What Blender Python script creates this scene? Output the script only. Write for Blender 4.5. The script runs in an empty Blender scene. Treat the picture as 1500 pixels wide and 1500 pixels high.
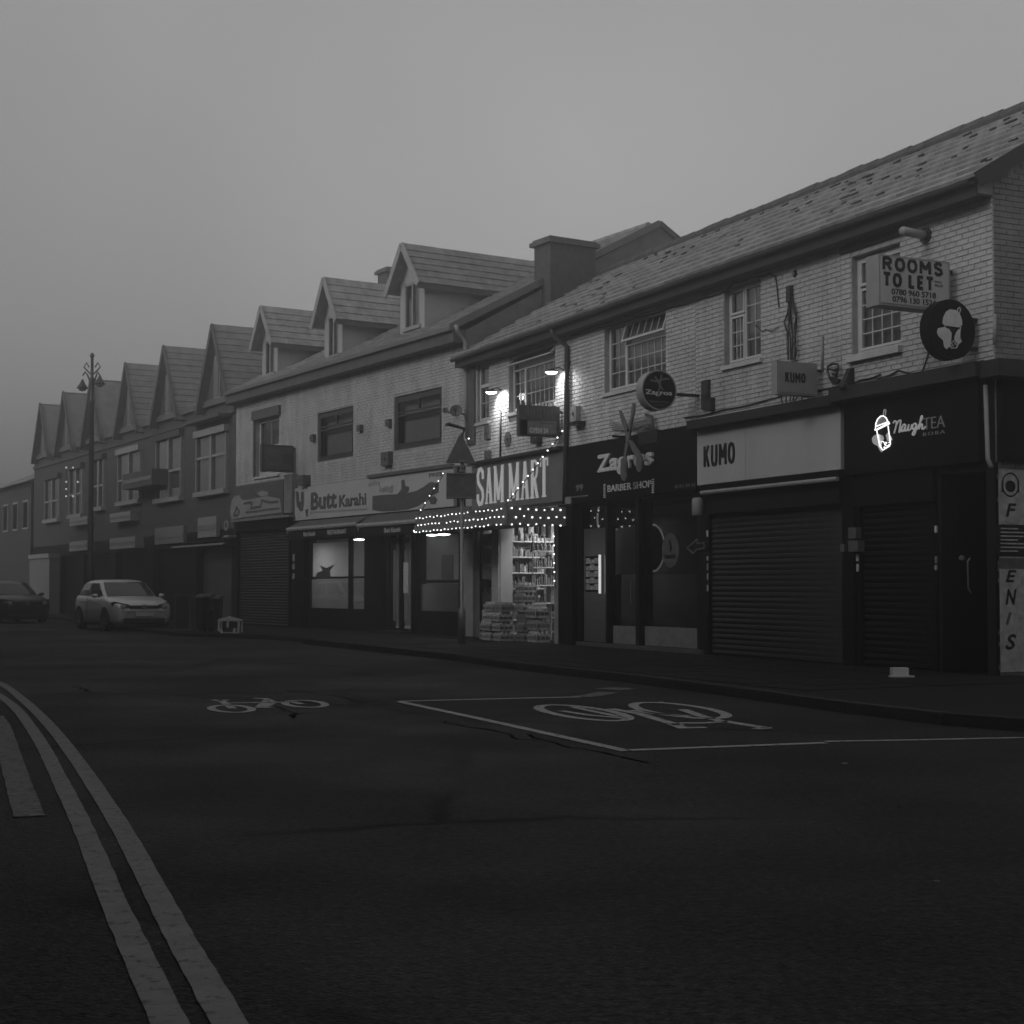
import bpy, math, random
from mathutils import Vector, Matrix
random.seed(7)
R = math.radians
scene = bpy.context.scene
COL = scene.collection

# ---------------------------------------------------------------- camera
FPX = 2200.0; PITCH = R(1.9); SHY = 0.0247; CAMZ = 1.25
cam_d = bpy.data.cameras.new('camera'); cam = bpy.data.objects.new('camera', cam_d); COL.objects.link(cam)
cam_d.sensor_width = 36; cam_d.lens = 36*FPX/1500; cam_d.shift_y = SHY; cam_d.clip_end = 900; cam_d.clip_start = .1
cam.location = (0, 0, CAMZ); cam.rotation_euler = (R(90)+PITCH, 0, 0)
scene.camera = cam

# ---------------------------------------------------------------- sky, light, exposure
SUN_EL, SUN_ROT = R(26), R(-127)          # veiled winter sun behind the viewpoint, over the roofs across the road
world = bpy.data.worlds.new('World'); scene.world = world; world.use_nodes = True
nt = world.node_tree; nt.nodes.clear(); L = nt.links
sky = nt.nodes.new('ShaderNodeTexSky'); sky.sky_type = 'NISHITA'; sky.sun_disc = False
sky.sun_elevation = SUN_EL; sky.sun_rotation = SUN_ROT; sky.dust_density = 6; sky.air_density = 1.0; sky.ozone_density = 1
bw = nt.nodes.new('ShaderNodeRGBToBW'); L.new(sky.outputs[0], bw.inputs[0])
cap_ = nt.nodes.new('ShaderNodeMath'); cap_.operation = 'MINIMUM'; L.new(bw.outputs[0], cap_.inputs[0]); cap_.inputs[1].default_value = 9.0
# stratus veil: an even overcast layer with soft mottling over the clear sky
tc = nt.nodes.new('ShaderNodeTexCoord'); nz = nt.nodes.new('ShaderNodeTexNoise')
nz.inputs['Scale'].default_value = 1.5; nz.inputs['Detail'].default_value = 3; nz.inputs['Roughness'].default_value = .45
mp_ = nt.nodes.new('ShaderNodeMapping'); mp_.inputs['Location'].default_value = (46.58, 24.14, 71.74)
L.new(tc.outputs['Generated'], mp_.inputs[0]); L.new(mp_.outputs[0], nz.inputs['Vector'])
mr = nt.nodes.new('ShaderNodeMapRange'); L.new(nz.outputs[0], mr.inputs[0])
mr.inputs[1].default_value = .3; mr.inputs[2].default_value = .7; mr.inputs[3].default_value = 1.8; mr.inputs[4].default_value = 3.7
mx = nt.nodes.new('ShaderNodeMix'); mx.data_type = 'FLOAT'; mx.inputs[0].default_value = .70
L.new(cap_.outputs[0], mx.inputs[2]); L.new(mr.outputs[0], mx.inputs[3])
bg = nt.nodes.new('ShaderNodeBackground'); bg.inputs[1].default_value = .15
L.new(mx.outputs[0], bg.inputs[0]); wo = nt.nodes.new('ShaderNodeOutputWorld'); L.new(bg.outputs[0], wo.inputs[0])
sun_d = bpy.data.lights.new('sun', 'SUN'); sun_d.energy = .75; sun_d.angle = R(22); sun_d.color = (1, 1, 1)
sun = bpy.data.objects.new('sun', sun_d); COL.objects.link(sun)
sd = Vector((math.sin(SUN_ROT)*math.cos(SUN_EL), math.cos(SUN_ROT)*math.cos(SUN_EL), math.sin(SUN_EL)))
sun.rotation_euler = sd.to_track_quat('Z', 'Y').to_euler()
scene.view_settings.view_transform = 'Standard'; scene.view_settings.look = 'None'
scene.view_settings.exposure = 0.0; scene.view_settings.gamma = 1; scene.view_settings.use_curve_mapping = False
scene.cycles.max_bounces = 6; scene.cycles.volume_bounces = 0; scene.cycles.use_denoising = True
scene.cycles.diffuse_bounces = 3; scene.cycles.glossy_bounces = 3; scene.cycles.transparent_max_bounces = 8
scene.cycles.caustics_reflective = False; scene.cycles.caustics_refractive = False
scene.cycles.sample_clamp_indirect = .8; scene.cycles.sample_clamp_direct = 6

# haze: one even box of fog round the whole street
def haze():
    x0, x1, y0, y1, z0, z1 = -170, 110, -25, 300, -1.4, 16.5
    v = [(x, y, z) for z in (z0, z1) for y in (y0, y1) for x in (x0, x1)]
    f = [(0, 2, 3, 1), (4, 5, 7, 6), (0, 1, 5, 4), (2, 6, 7, 3), (0, 4, 6, 2), (1, 3, 7, 5)]
    me = bpy.data.meshes.new('haze'); me.from_pydata(v, [], f)
    o = bpy.data.objects.new('haze', me); COL.objects.link(o); o['kind'] = 'stuff'
    m = bpy.data.materials.new('haze'); m.use_nodes = True; n = m.node_tree; n.nodes.clear()
    pv = n.nodes.new('ShaderNodeVolumePrincipled'); pv.inputs['Color'].default_value = (.93, .93, .93, 1)
    pv.inputs['Density'].default_value = HAZE; pv.inputs['Anisotropy'].default_value = HAZE_G
    ou = n.nodes.new('ShaderNodeOutputMaterial'); n.links.new(pv.outputs[0], ou.inputs['Volume'])
    me.materials.append(m)
HAZE = .0082; HAZE_G = .8
haze()

# ---------------------------------------------------------------- materials
def mat(name, v, rough=.8, spec=.3, var=.15, scale=8, bump=0, bscale=40, metal=0, streak=False, var2=0, grime=0):
    m = bpy.data.materials.new(name); m.use_nodes = True; n = m.node_tree; b = n.nodes['Principled BSDF']
    b.inputs['Roughness'].default_value = rough; b.inputs['Specular IOR Level'].default_value = spec
    b.inputs['Metallic'].default_value = metal
    t = n.nodes.new('ShaderNodeTexCoord'); mp = n.nodes.new('ShaderNodeMapping'); n.links.new(t.outputs['Object'], mp.inputs[0])
    if streak: mp.inputs['Scale'].default_value = (1, 1, .18)
    nz = n.nodes.new('ShaderNodeTexNoise'); nz.inputs['Scale'].default_value = scale; nz.inputs['Detail'].default_value = 6
    nz.inputs['Roughness'].default_value = .65
    n.links.new(mp.outputs[0], nz.inputs['Vector'])
    r = n.nodes.new('ShaderNodeMapRange'); n.links.new(nz.outputs[0], r.inputs[0])
    r.inputs[1].default_value = .3; r.inputs[2].default_value = .7
    r.inputs[3].default_value = v*(1-var); r.inputs[4].default_value = v*(1+var)
    out = r.outputs[0]
    if var2:   # per-object tone
        oi = n.nodes.new('ShaderNodeObjectInfo'); r2 = n.nodes.new('ShaderNodeMapRange'); n.links.new(oi.outputs['Random'], r2.inputs[0])
        r2.inputs[3].default_value = 1-var2; r2.inputs[4].default_value = 1+var2
        mu = n.nodes.new('ShaderNodeMath'); mu.operation = 'MULTIPLY'; n.links.new(out, mu.inputs[0]); n.links.new(r2.outputs[0], mu.inputs[1]); out = mu.outputs[0]
    if grime:   # rain streaks and blotches
        mg = n.nodes.new('ShaderNodeMapping'); mg.inputs['Scale'].default_value = (1.3, 1.3, .42); n.links.new(t.outputs['Object'], mg.inputs[0])
        ng = n.nodes.new('ShaderNodeTexNoise'); ng.inputs['Scale'].default_value = 1.6; ng.inputs['Detail'].default_value = 7; ng.inputs['Roughness'].default_value = .7; n.links.new(mg.outputs[0], ng.inputs['Vector'])
        rg = n.nodes.new('ShaderNodeMapRange'); n.links.new(ng.outputs[0], rg.inputs[0]); rg.inputs[1].default_value = .35; rg.inputs[2].default_value = .58; rg.inputs[3].default_value = 1-grime; rg.inputs[4].default_value = 1.04
        mu = n.nodes.new('ShaderNodeMath'); mu.operation = 'MULTIPLY'; n.links.new(out, mu.inputs[0]); n.links.new(rg.outputs[0], mu.inputs[1]); out = mu.outputs[0]
    n.links.new(out, b.inputs['Base Color'])
    if bump:
        bn = n.nodes.new('ShaderNodeBump'); bn.inputs['Strength'].default_value = bump; bn.inputs['Distance'].default_value = .01
        n2 = n.nodes.new('ShaderNodeTexNoise'); n2.inputs['Scale'].default_value = bscale; n2.inputs['Detail'].default_value = 4
        n.links.new(t.outputs['Object'], n2.inputs['Vector']); n.links.new(n2.outputs[0], bn.inputs['Height']); n.links.new(bn.outputs[0], b.inputs['Normal'])
    return m
def emat(name, v, s):
    m = bpy.data.materials.new(name); m.use_nodes = True; n = m.node_tree; b = n.nodes['Principled BSDF']
    b.inputs['Base Color'].default_value = (v, v, v, 1); b.inputs['Emission Color'].default_value = (1, 1, 1, 1)
    b.inputs['Emission Strength'].default_value = s; m.cycles.emission_sampling = 'NONE'
    return m
def gmat(name, tint=.9, refl=.12, rough=.03):
    m = bpy.data.materials.new(name); m.use_nodes = True; n = m.node_tree; n.nodes.clear()
    tr = n.nodes.new('ShaderNodeBsdfTransparent'); tr.inputs[0].default_value = (tint, tint, tint, 1)
    gl = n.nodes.new('ShaderNodeBsdfGlossy'); gl.inputs['Roughness'].default_value = rough; gl.inputs[0].default_value = (.9, .9, .9, 1)
    fr = n.nodes.new('ShaderNodeFresnel'); fr.inputs[0].default_value = 1.5
    ad = n.nodes.new('ShaderNodeMath'); ad.operation = 'ADD'; ad.use_clamp = True; n.links.new(fr.outputs[0], ad.inputs[0]); ad.inputs[1].default_value = refl
    mi = n.nodes.new('ShaderNodeMixShader'); n.links.new(ad.outputs[0], mi.inputs[0]); n.links.new(tr.outputs[0], mi.inputs[1]); n.links.new(gl.outputs[0], mi.inputs[2])
    ou = n.nodes.new('ShaderNodeOutputMaterial'); n.links.new(mi.outputs[0], ou.inputs[0])
    return m
def frost_mat(name, v, tr=.75):      # frosted film: lets light through, blurred
    m = bpy.data.materials.new(name); m.use_nodes = True; n = m.node_tree; n.nodes.clear()
    d = n.nodes.new('ShaderNodeBsdfDiffuse'); d.inputs[0].default_value = (v, v, v, 1); t = n.nodes.new('ShaderNodeBsdfTranslucent'); t.inputs[0].default_value = (tr, tr, tr, 1)
    x = n.nodes.new('ShaderNodeMixShader'); x.inputs[0].default_value = .55; n.links.new(d.outputs[0], x.inputs[1]); n.links.new(t.outputs[0], x.inputs[2])
    o = n.nodes.new('ShaderNodeOutputMaterial'); n.links.new(x.outputs[0], o.inputs[0]); return m
def road_mat(name, v, rough=.62):
    m = bpy.data.materials.new(name); m.use_nodes = True; n = m.node_tree; b = n.nodes['Principled BSDF']; K = n.links
    b.inputs['Roughness'].default_value = rough; b.inputs['Specular IOR Level'].default_value = .09
    t = n.nodes.new('ShaderNodeTexCoord')
    def noise(s, d=5, r=.6):
        q = n.nodes.new('ShaderNodeTexNoise'); q.inputs['Scale'].default_value = s; q.inputs['Detail'].default_value = d; q.inputs['Roughness'].default_value = r
        K.new(t.outputs['Object'], q.inputs['Vector']); return q
    a = noise(.35); c = noise(22, 5, .8)
    def rng(src, lo, hi, a0=.3, a1=.7):
        q = n.nodes.new('ShaderNodeMapRange'); K.new(src, q.inputs[0]); q.inputs[1].default_value = a0; q.inputs[2].default_value = a1
        q.inputs[3].default_value = lo; q.inputs[4].default_value = hi; return q.outputs[0]
    def mul(p, q_):
        q = n.nodes.new('ShaderNodeMath'); q.operation = 'MULTIPLY'; K.new(p, q.inputs[0]); K.new(q_, q.inputs[1]); return q.outputs[0]
    x = mul(rng(a.outputs[0], v*.7, v*1.3), rng(c.outputs[0], .05, 2.6, .36, .66))
    # aggregate: pale chips of stone in the dark binder
    vo = n.nodes.new('ShaderNodeTexVoronoi'); vo.inputs['Scale'].default_value = 55; K.new(t.outputs['Object'], vo.inputs['Vector'])
    x = mul(x, rng(vo.outputs['Distance'], 1.9, .8, .1, .45))
    # cracks: distorted voronoi edges, kept to patches
    dn = noise(1.3, 6, .7); mixv = n.nodes.new('ShaderNodeMix'); mixv.data_type = 'RGBA'; mixv.inputs[0].default_value = .35
    K.new(t.outputs['Object'], mixv.inputs[6]); K.new(dn.outputs['Color'], mixv.inputs[7])
    ve = n.nodes.new('ShaderNodeTexVoronoi'); ve.feature = 'DISTANCE_TO_EDGE'; ve.inputs['Scale'].default_value = .32; K.new(mixv.outputs[2], ve.inputs['Vector'])
    gate = noise(.22, 2, .5)
    ck = rng(ve.outputs['Distance'], .1, 1, .004, .02)
    g = rng(gate.outputs[0], 0, 1, .44, .52)
    mm = n.nodes.new('ShaderNodeMix'); mm.data_type = 'FLOAT'; K.new(g, mm.inputs[0]); mm.inputs[2].default_value = 1; K.new(ck, mm.inputs[3])
    x = mul(x, mm.outputs[0])
    K.new(x, b.inputs['Base Color'])
    bn = n.nodes.new('ShaderNodeBump'); bn.inputs['Strength'].default_value = .6; bn.inputs['Distance'].default_value = .012
    K.new(vo.outputs['Distance'], bn.inputs['Height']); K.new(bn.outputs[0], b.inputs['Normal'])
    K.new(rng(a.outputs[0], rough+.12, rough-.15), b.inputs['Roughness'])
    return m
def paint_mat(name, v, under, wear=.42):
    m = mat(name, v, .7, .3, .25, 6); n = m.node_tree; b = n.nodes['Principled BSDF']; K = n.links
    src = b.inputs['Base Color'].links[0].from_socket
    t = n.nodes.new('ShaderNodeTexCoord'); q = n.nodes.new('ShaderNodeTexNoise'); q.inputs['Scale'].default_value = 14; q.inputs['Detail'].default_value = 9; q.inputs['Roughness'].default_value = .75
    K.new(t.outputs['Object'], q.inputs['Vector'])
    r = n.nodes.new('ShaderNodeMapRange'); K.new(q.outputs[0], r.inputs[0]); r.inputs[1].default_value = wear-.03; r.inputs[2].default_value = wear+.06
    mi = n.nodes.new('ShaderNodeMix'); mi.data_type = 'FLOAT'; K.new(r.outputs[0], mi.inputs[0]); mi.inputs[2].default_value = under; K.new(src, mi.inputs[3])
    K.new(mi.outputs[0], b.inputs['Base Color'])
    return m
M = dict(
    asphalt=road_mat('asphalt', .017, .72), paving=mat('paving', .012, .85, .12, .35, 3, .3, 30), kerb=mat('kerb_stone', .028, .85, .12, .3, 5, .3, 30, var2=.2),
    mark=paint_mat('road_paint', .27, .01, .40), mark_old=paint_mat('road_paint_worn', .10, .01, .44), yellow=paint_mat('line_paint', .13, .01, .40),
    brick_white=mat('painted_brick', .50, .75, .25, .13, 1.6, .35, 60, var2=.07, grime=.24), joint=mat('painted_joint', .38, .9, .1, .2, 4, grime=.3),
    brick_side=mat('side_brick', .22, .85, .2, .25, 2, .35, 60, var2=.12), brick_dark=mat('soot_brick', .10, .9, .1, .3, 5, .3, 60),
    joint_dark=mat('dark_joint', .05, .9, .1),
    render=mat('painted_render', .40, .85, .2, .12, 1.2, .1, 20, streak=True), render_dark=mat('dark_render', .105, .85, .2, .3, 3),
    dado=mat('dark_painted_wall', .010, .8, .2, .35, 4, .3, 30),
    tile=mat('concrete_tile', .29, .85, .2, .3, 4, .2, 40, var2=.2, grime=.3), moss=mat('moss', .035, .95, .05, .3, 12), gable_render=mat('gable_render', .17, .9, .1, .25, 3), tile_far=mat('slate_tile', .23, .85, .2, .3, 3), felt=mat('roof_felt', .05, .95, .1),
    fascia_dark=mat('dark_timber', .03, .6, .3, .2, 3), soffit=mat('soffit_board', .05, .7, .2), gutter=mat('gutter_plastic', .14, .5, .4, .2, 4),
    upvc=mat('white_frame', .55, .5, .4, .08, 3), frame_dark=mat('dark_frame', .05, .5, .4, .15, 3), black=mat('black_frame', .005, .7, .1, .2, 3),
    curtain=mat('net_curtain', .20, .95, .05, .1, 3), blind=mat('window_blind', .30, .9, .1, .1, 2), room_dark=mat('unlit_room', .02, .95, .05), barber_wall=mat('barber_wall', .14, .8, .2, .3, 2),
    glass=gmat('window_glass', .85, .06), glass_dark=gmat('tinted_glass', .6, .03), glass_shop=gmat('shop_glass', .9, .03),
    lead=mat('white_glazing_bar', .5, .6, .3), stone=mat('pale_stone', .33, .8, .2, .2, 6), sill=mat('window_sill', .48, .7, .3, .15, 4),
    sign_black=mat('black_sign_board', .006, .7, .1, .3, 2), sign_white=mat('pale_sign_board', .46, .6, .3, .08, 1.5, streak=True),
    sign_grey=mat('grey_sign_board', .16, .6, .3, .2, 2), letter_black=mat('black_letter', .012, .6, .2), letter_white=mat('pale_letter', .66, .6, .3, .15, 9),
    letter_grey=mat('grey_letter', .16, .6, .3, .2, 9), sign_case=mat('sign_casing', .30, .5, .4, .15, 4), print_grey=mat('printed_grey', .10, .6, .3, .4, 9),
    print_mid=mat('printed_mid', .22, .6, .3, .3, 7), metal=mat('grey_metal', .2, .4, .5, .2, 6, metal=.5), metal_black=mat('black_metal', .02, .45, .5, .2, 5),
    shutter=mat('shutter_slat', .045, .6, .15, .3, 3), shutter_black=mat('black_shutter_slat', .010, .6, .12, .3, 3), shutter_grey=mat('grey_shutter_slat', .11, .6, .4, .2, 3),
    cable=mat('black_cable', .02, .6, .3), pipe_white=mat('pale_pipe', .26, .5, .4, .2, 4), pipe_dark=mat('dark_pipe', .035, .5, .4, .3, 4),
    sticker=mat('paper_sticker', .45, .8, .2, .3, 20, var2=.5), silver_wood=mat('scissor_paint', .13, .6, .3, .2, 8),
    bulb=emat('lit_bulb', .8, 3.2), bulb_far=emat('lit_far_bulb', .8, .5), lamp=emat('lamp_lens', .9, 7.0), tube=emat('lit_tube', .9, 6.0), neon=emat('neon_tube', .9, 1.5),
    neon_dim=emat('dim_neon', .5, .16), neon_faint=emat('faint_neon', .25, .012), sign_glow=emat('glowing_letter', .5, .22), soft_glow=emat('soft_led', .6, .12),
    shop_wall=mat('shop_wall', .36, .8, .2, .15, 2), shop_floor=mat('shop_floor', .2, .6, .3), shelf=mat('white_shelf', .6, .6, .3, .1, 3),
    goods_a=mat('goods_pale', .45, .6, .3, .6, 18), goods_b=mat('goods_mid', .2, .5, .4, .7, 22), goods_c=mat('goods_dark', .07, .5, .4, .6, 20),
    pack=mat('shrink_wrap', .42, .35, .5, .5, 16, var2=.35), pack_label=mat('pack_label', .10, .4, .5, .8, 24, var2=.5), cap=mat('bottle_cap', .5, .4, .4, .2, 30),
    car=mat('silver_paint', .62, .3, .5, .04, 1, metal=.3), car_dark=mat('dark_paint', .03, .3, .5, .04, 1), tyre=mat('tyre_rubber', .015, .9, .2), rim=mat('alloy', .22, .4, .5, metal=.6),
    car_glass=mat('car_glass', .03, .08, .6, .02, 1), trim=mat('black_trim', .012, .5, .4), headlamp=mat('headlamp_lens', .28, .15, .6, .3, 30), plate=mat('number_plate', .5, .5, .3, .02),
    rubbish=mat('black_plastic', .012, .5, .5, .3, 6), poly=mat('polystyrene', .5, .8, .2, .1, 8), chimney=mat('chimney_brick', .09, .9, .1, .35, 8, .4, 50), side_poster=mat('side_poster', .38, .7, .3, .35, 7),
    frost=frost_mat('frosted_film', .3), frost_dim=frost_mat('dense_frosted_film', .12, .3), sealed=mat('crack_sealant', .002, .95, .0),
    soft_glow2=emat('edge_glow', .8, .7), ring_glow=emat('ring_glow', .6, .22),
    ground=mat('ground', .04, .9, .1, .3, 1),
)

# ---------------------------------------------------------------- pixel to place
cp, sp = math.cos(PITCH), math.sin(PITCH)
def ray(px, py):
    u = (px-750)/FPX; v = (750-py)/FPX + SHY*1500/FPX
    return Vector((u, cp - v*sp, sp + v*cp))
def ground_at(px, py, z=0.0):
    d = ray(px, py); t = (z-CAMZ)/d.z
    return Vector((d.x*t, d.y*t, z))
def at_depth(px, py, Y):
    d = ray(px, py); t = Y/d.y
    return Vector((d.x*t, Y, CAMZ+d.z*t))
class Block:
    """a straight run of frontage: x to the right as seen from the street, y into the building, z up"""
    def __init__(s, a, b):
        s.o = Vector((a[0], a[1], 0)); e = Vector((b[0]-a[0], b[1]-a[1], 0)); s.len = e.length; s.ex = e.normalized()
        s.ey = Vector((-s.ex.y, s.ex.x, 0)); s.ang = math.atan2(s.ex.y, s.ex.x)
    def loc(s, w): d = w - s.o; return Vector((d.dot(s.ex), d.dot(s.ey), w.z))
    def world(s, p): return s.o + s.ex*p[0] + s.ey*p[1] + Vector((0, 0, p[2]))
    def hit(s, px, py, out=0.0):
        c = s.loc(Vector((0, 0, CAMZ))); d = ray(px, py); dl = Vector((d.dot(s.ex), d.dot(s.ey), d.z))
        t = (-out - c.y)/dl.y; return c + dl*t
    def X(s, px, out=0.0): return s.hit(px, 860, out).x
    def Z(s, px, py, out=0.0): return s.hit(px, py, out).z
    def hitx(s, px, py, xs):          # meets the plane local x = xs, gives (y, z)
        c = s.loc(Vector((0, 0, CAMZ))); d = ray(px, py); dl = Vector((d.dot(s.ex), d.dot(s.ey), d.z))
        t = (xs - c.x)/dl.x; p = c + dl*t; return (p.y, p.z)
J0 = (6.29, 19.5); J1 = (-1.08, 34.96); J2 = (-8.63, 46.9); J3 = (-22.1, 69.7)
A = Block(J1, J0); B = Block(J2, J1); C = Block(J3, J2); W = Block((0, 0), (1, 0))
PZ = .10   # pavement level

# ---------------------------------------------------------------- objects
OFF = {}; BLK = {}
def thing(name, label, cat, blk=W, at=(0, 0, 0), group=None, kind=None):
    o = bpy.data.objects.new(name, None); COL.objects.link(o); o.empty_display_size = .2
    o.location = blk.world(at); o.rotation_euler = (0, 0, blk.ang)
    if label: o['label'] = label
    if cat: o['category'] = cat
    if group: o['group'] = group
    if kind: o['kind'] = kind
    OFF[o.name] = Vector(at); BLK[o.name] = blk
    return o
def tag(o, label=None, cat=None, group=None, kind=None):
    if label: o['label'] = label
    if cat: o['category'] = cat
    if group: o['group'] = group
    if kind: o['kind'] = kind
    return o
class MB:
    def __init__(s): s.v = []; s.f = []; s.fn = None
    def add(s, vs, fs):
        k = len(s.v)
        s.v += [s.fn(Vector(p)) if s.fn else Vector(p) for p in vs]; s.f += [tuple(i+k for i in f) for f in fs]; return s
    def box(s, x0, x1, y0, y1, z0, z1):
        v = [(x, y, z) for z in (z0, z1) for y in (y0, y1) for x in (x0, x1)]
        return s.add(v, [(0, 2, 3, 1), (4, 5, 7, 6), (0, 1, 5, 4), (2, 6, 7, 3), (0, 4, 6, 2), (1, 3, 7, 5)])
    def obox(s, c, ax, ay, az):       # oriented box by centre and three half vectors
        c, ax, ay, az = map(Vector, (c, ax, ay, az)); v = [c+ax*i+ay*j+az*k for k in (-1, 1) for j in (-1, 1) for i in (-1, 1)]
        return s.add(v, [(0, 2, 3, 1), (4, 5, 7, 6), (0, 1, 5, 4), (2, 6, 7, 3), (0, 4, 6, 2), (1, 3, 7, 5)])
    def bar(s, a, b, w, h=None, up=(0, 0, 1)):
        a, b = Vector(a), Vector(b); h = h or w; d = b-a; l = d.length; d.normalize(); up = Vector(up)
        if abs(d.dot(up)) > .98: up = Vector((0, 1, 0))
        sx = d.cross(up).normalized(); uz = sx.cross(d)
        return s.obox((a+b)/2, d*l/2, sx*w/2, uz*h/2)
    def quad(s, *p): return s.add(p, [tuple(range(len(p)))])
    def tube(s, pts, r, n=6, cap=True):
        pts = [Vector(p) for p in pts]; rs = r if isinstance(r, (list, tuple)) else [r]*len(pts); vs = []; fs = []; pn = None
        for i, p in enumerate(pts):
            d = (pts[min(i+1, len(pts)-1)]-pts[max(i-1, 0)])
            if d.length < 1e-9: d = Vector((0, 0, 1))
            d.normalize(); ref = Vector((0, 0, 1)) if abs(d.z) < .9 else Vector((1, 0, 0))
            if pn is not None and (pn - d*pn.dot(d)).length > 1e-4: a = (pn-d*pn.dot(d)).normalized()
            else: a = d.cross(ref).normalized()
            pn = a; b = d.cross(a)
            vs += [p+(a*math.cos(2*math.pi*k/n)+b*math.sin(2*math.pi*k/n))*rs[i] for k in range(n)]
        for i in range(len(pts)-1):
            for k in range(n): fs.append((i*n+k, i*n+(k+1) % n, (i+1)*n+(k+1) % n, (i+1)*n+k))
        if cap: fs += [tuple(range(n-1, -1, -1)), tuple((len(pts)-1)*n+k for k in range(n))]
        return s.add(vs, fs)
    def lathe(s, prof, n=12, c=(0, 0, 0)):
        vs = [(c[0]+r*math.cos(2*math.pi*k/n), c[1]+r*math.sin(2*math.pi*k/n), c[2]+z) for r, z in prof for k in range(n)]; m = len(prof)
        fs = [(i*n+k, i*n+(k+1) % n, (i+1)*n+(k+1) % n, (i+1)*n+k) for i in range(m-1) for k in range(n)]
        fs += [tuple(range(n-1, -1, -1)), tuple((m-1)*n+k for k in range(n))]
        return s.add(vs, fs)
    def poly(s, pts, mp, d=.01, back=0.0):     # flat shape given in a face's own 2-D, mapped to 3-D, d thick
        n = len(pts); vs = [mp(u, v, d) for u, v in pts]+[mp(u, v, back) for u, v in pts]
        fs = [tuple(range(n)), tuple(range(2*n-1, n-1, -1))]+[(i, (i+1) % n, n+(i+1) % n, n+i) for i in range(n)]
        return s.add(vs, fs)
    def stroke(s, pts, w, mp, d=.01, closed=False, back=0.0):
        P = [Vector((p[0], p[1])) for p in pts]; n = len(P); Lf = []; Rt = []
        for i in range(n):
            a = P[(i-1) % n] if (closed or i) else P[0]; b = P[(i+1) % n] if (closed or i < n-1) else P[-1]
            d0 = (P[i]-a); d1 = (b-P[i])
            if d0.length < 1e-9: d0 = d1
            if d1.length < 1e-9: d1 = d0
            d0 = d0.normalized(); d1 = d1.normalized(); t = (d0+d1)
            t = t.normalized() if t.length > 1e-6 else d0
            nn = Vector((-t.y, t.x)); k = max(.5, abs(t.dot(d0))); ww = (w[i] if isinstance(w, (list, tuple)) else w)/2/k
            Lf.append(P[i]+nn*ww); Rt.append(P[i]-nn*ww)
        m = n if closed else n-1
        for i in range(m):
            j = (i+1) % n; q = [Rt[i], Rt[j], Lf[j], Lf[i]]
            s.add([mp(x, y, d) for x, y in q]+[mp(x, y, back) for x, y in q], [(0, 1, 2, 3), (0, 4, 5, 1), (1, 5, 6, 2), (2, 6, 7, 3), (3, 7, 4, 0)])
        return s
    def mesh(s, name, mt, off=Vector()):
        me = bpy.data.meshes.new(name); me.from_pydata([v-off for v in s.v], [], s.f)
        for m in (mt if isinstance(mt, (list, tuple)) else [mt]): me.materials.append(M[m] if isinstance(m, str) else m)
        me.update(); return me
    def build(s, name, mt, parent, label=None, kind=None, smooth=False):
        off = OFF[parent.name]; me = s.mesh(name, mt, off); o = bpy.data.objects.new(name, me); COL.objects.link(o); o.parent = parent
        OFF[o.name] = off; BLK[o.name] = BLK[parent.name]
        if label: o['label'] = label
        if kind: o['kind'] = kind
        if smooth:
            for p in me.polygons: p.use_smooth = True
        return o
    def solo(s, name, mt, blk, at, label=None, cat=None, group=None, kind=None):
        me = s.mesh(name, mt, Vector(at)); o = bpy.data.objects.new(name, me); COL.objects.link(o)
        o.location = blk.world(at); o.rotation_euler = (0, 0, blk.ang); OFF[o.name] = Vector(at); BLK[o.name] = blk
        return tag(o, label, cat, group, kind)
def copy_part(src, parent, loc=None, mtx=None):
    c = src.copy(); COL.objects.link(c); c.parent = parent
    if mtx is not None: c.matrix_basis = mtx
    elif loc is not None: c.location = loc
    return c
def onface(out=0.0): return lambda u, v, w: (u, -out-w, v)                  # front of the building, w proud of it
def onproj(xs): return lambda u, v, w: (xs+w, u, v)                     # face of a sign that sticks out; u is y (negative = out over the pavement)
def flat(z): return lambda u, v, w: (u, v, z+w)
_tc = {}
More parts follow.
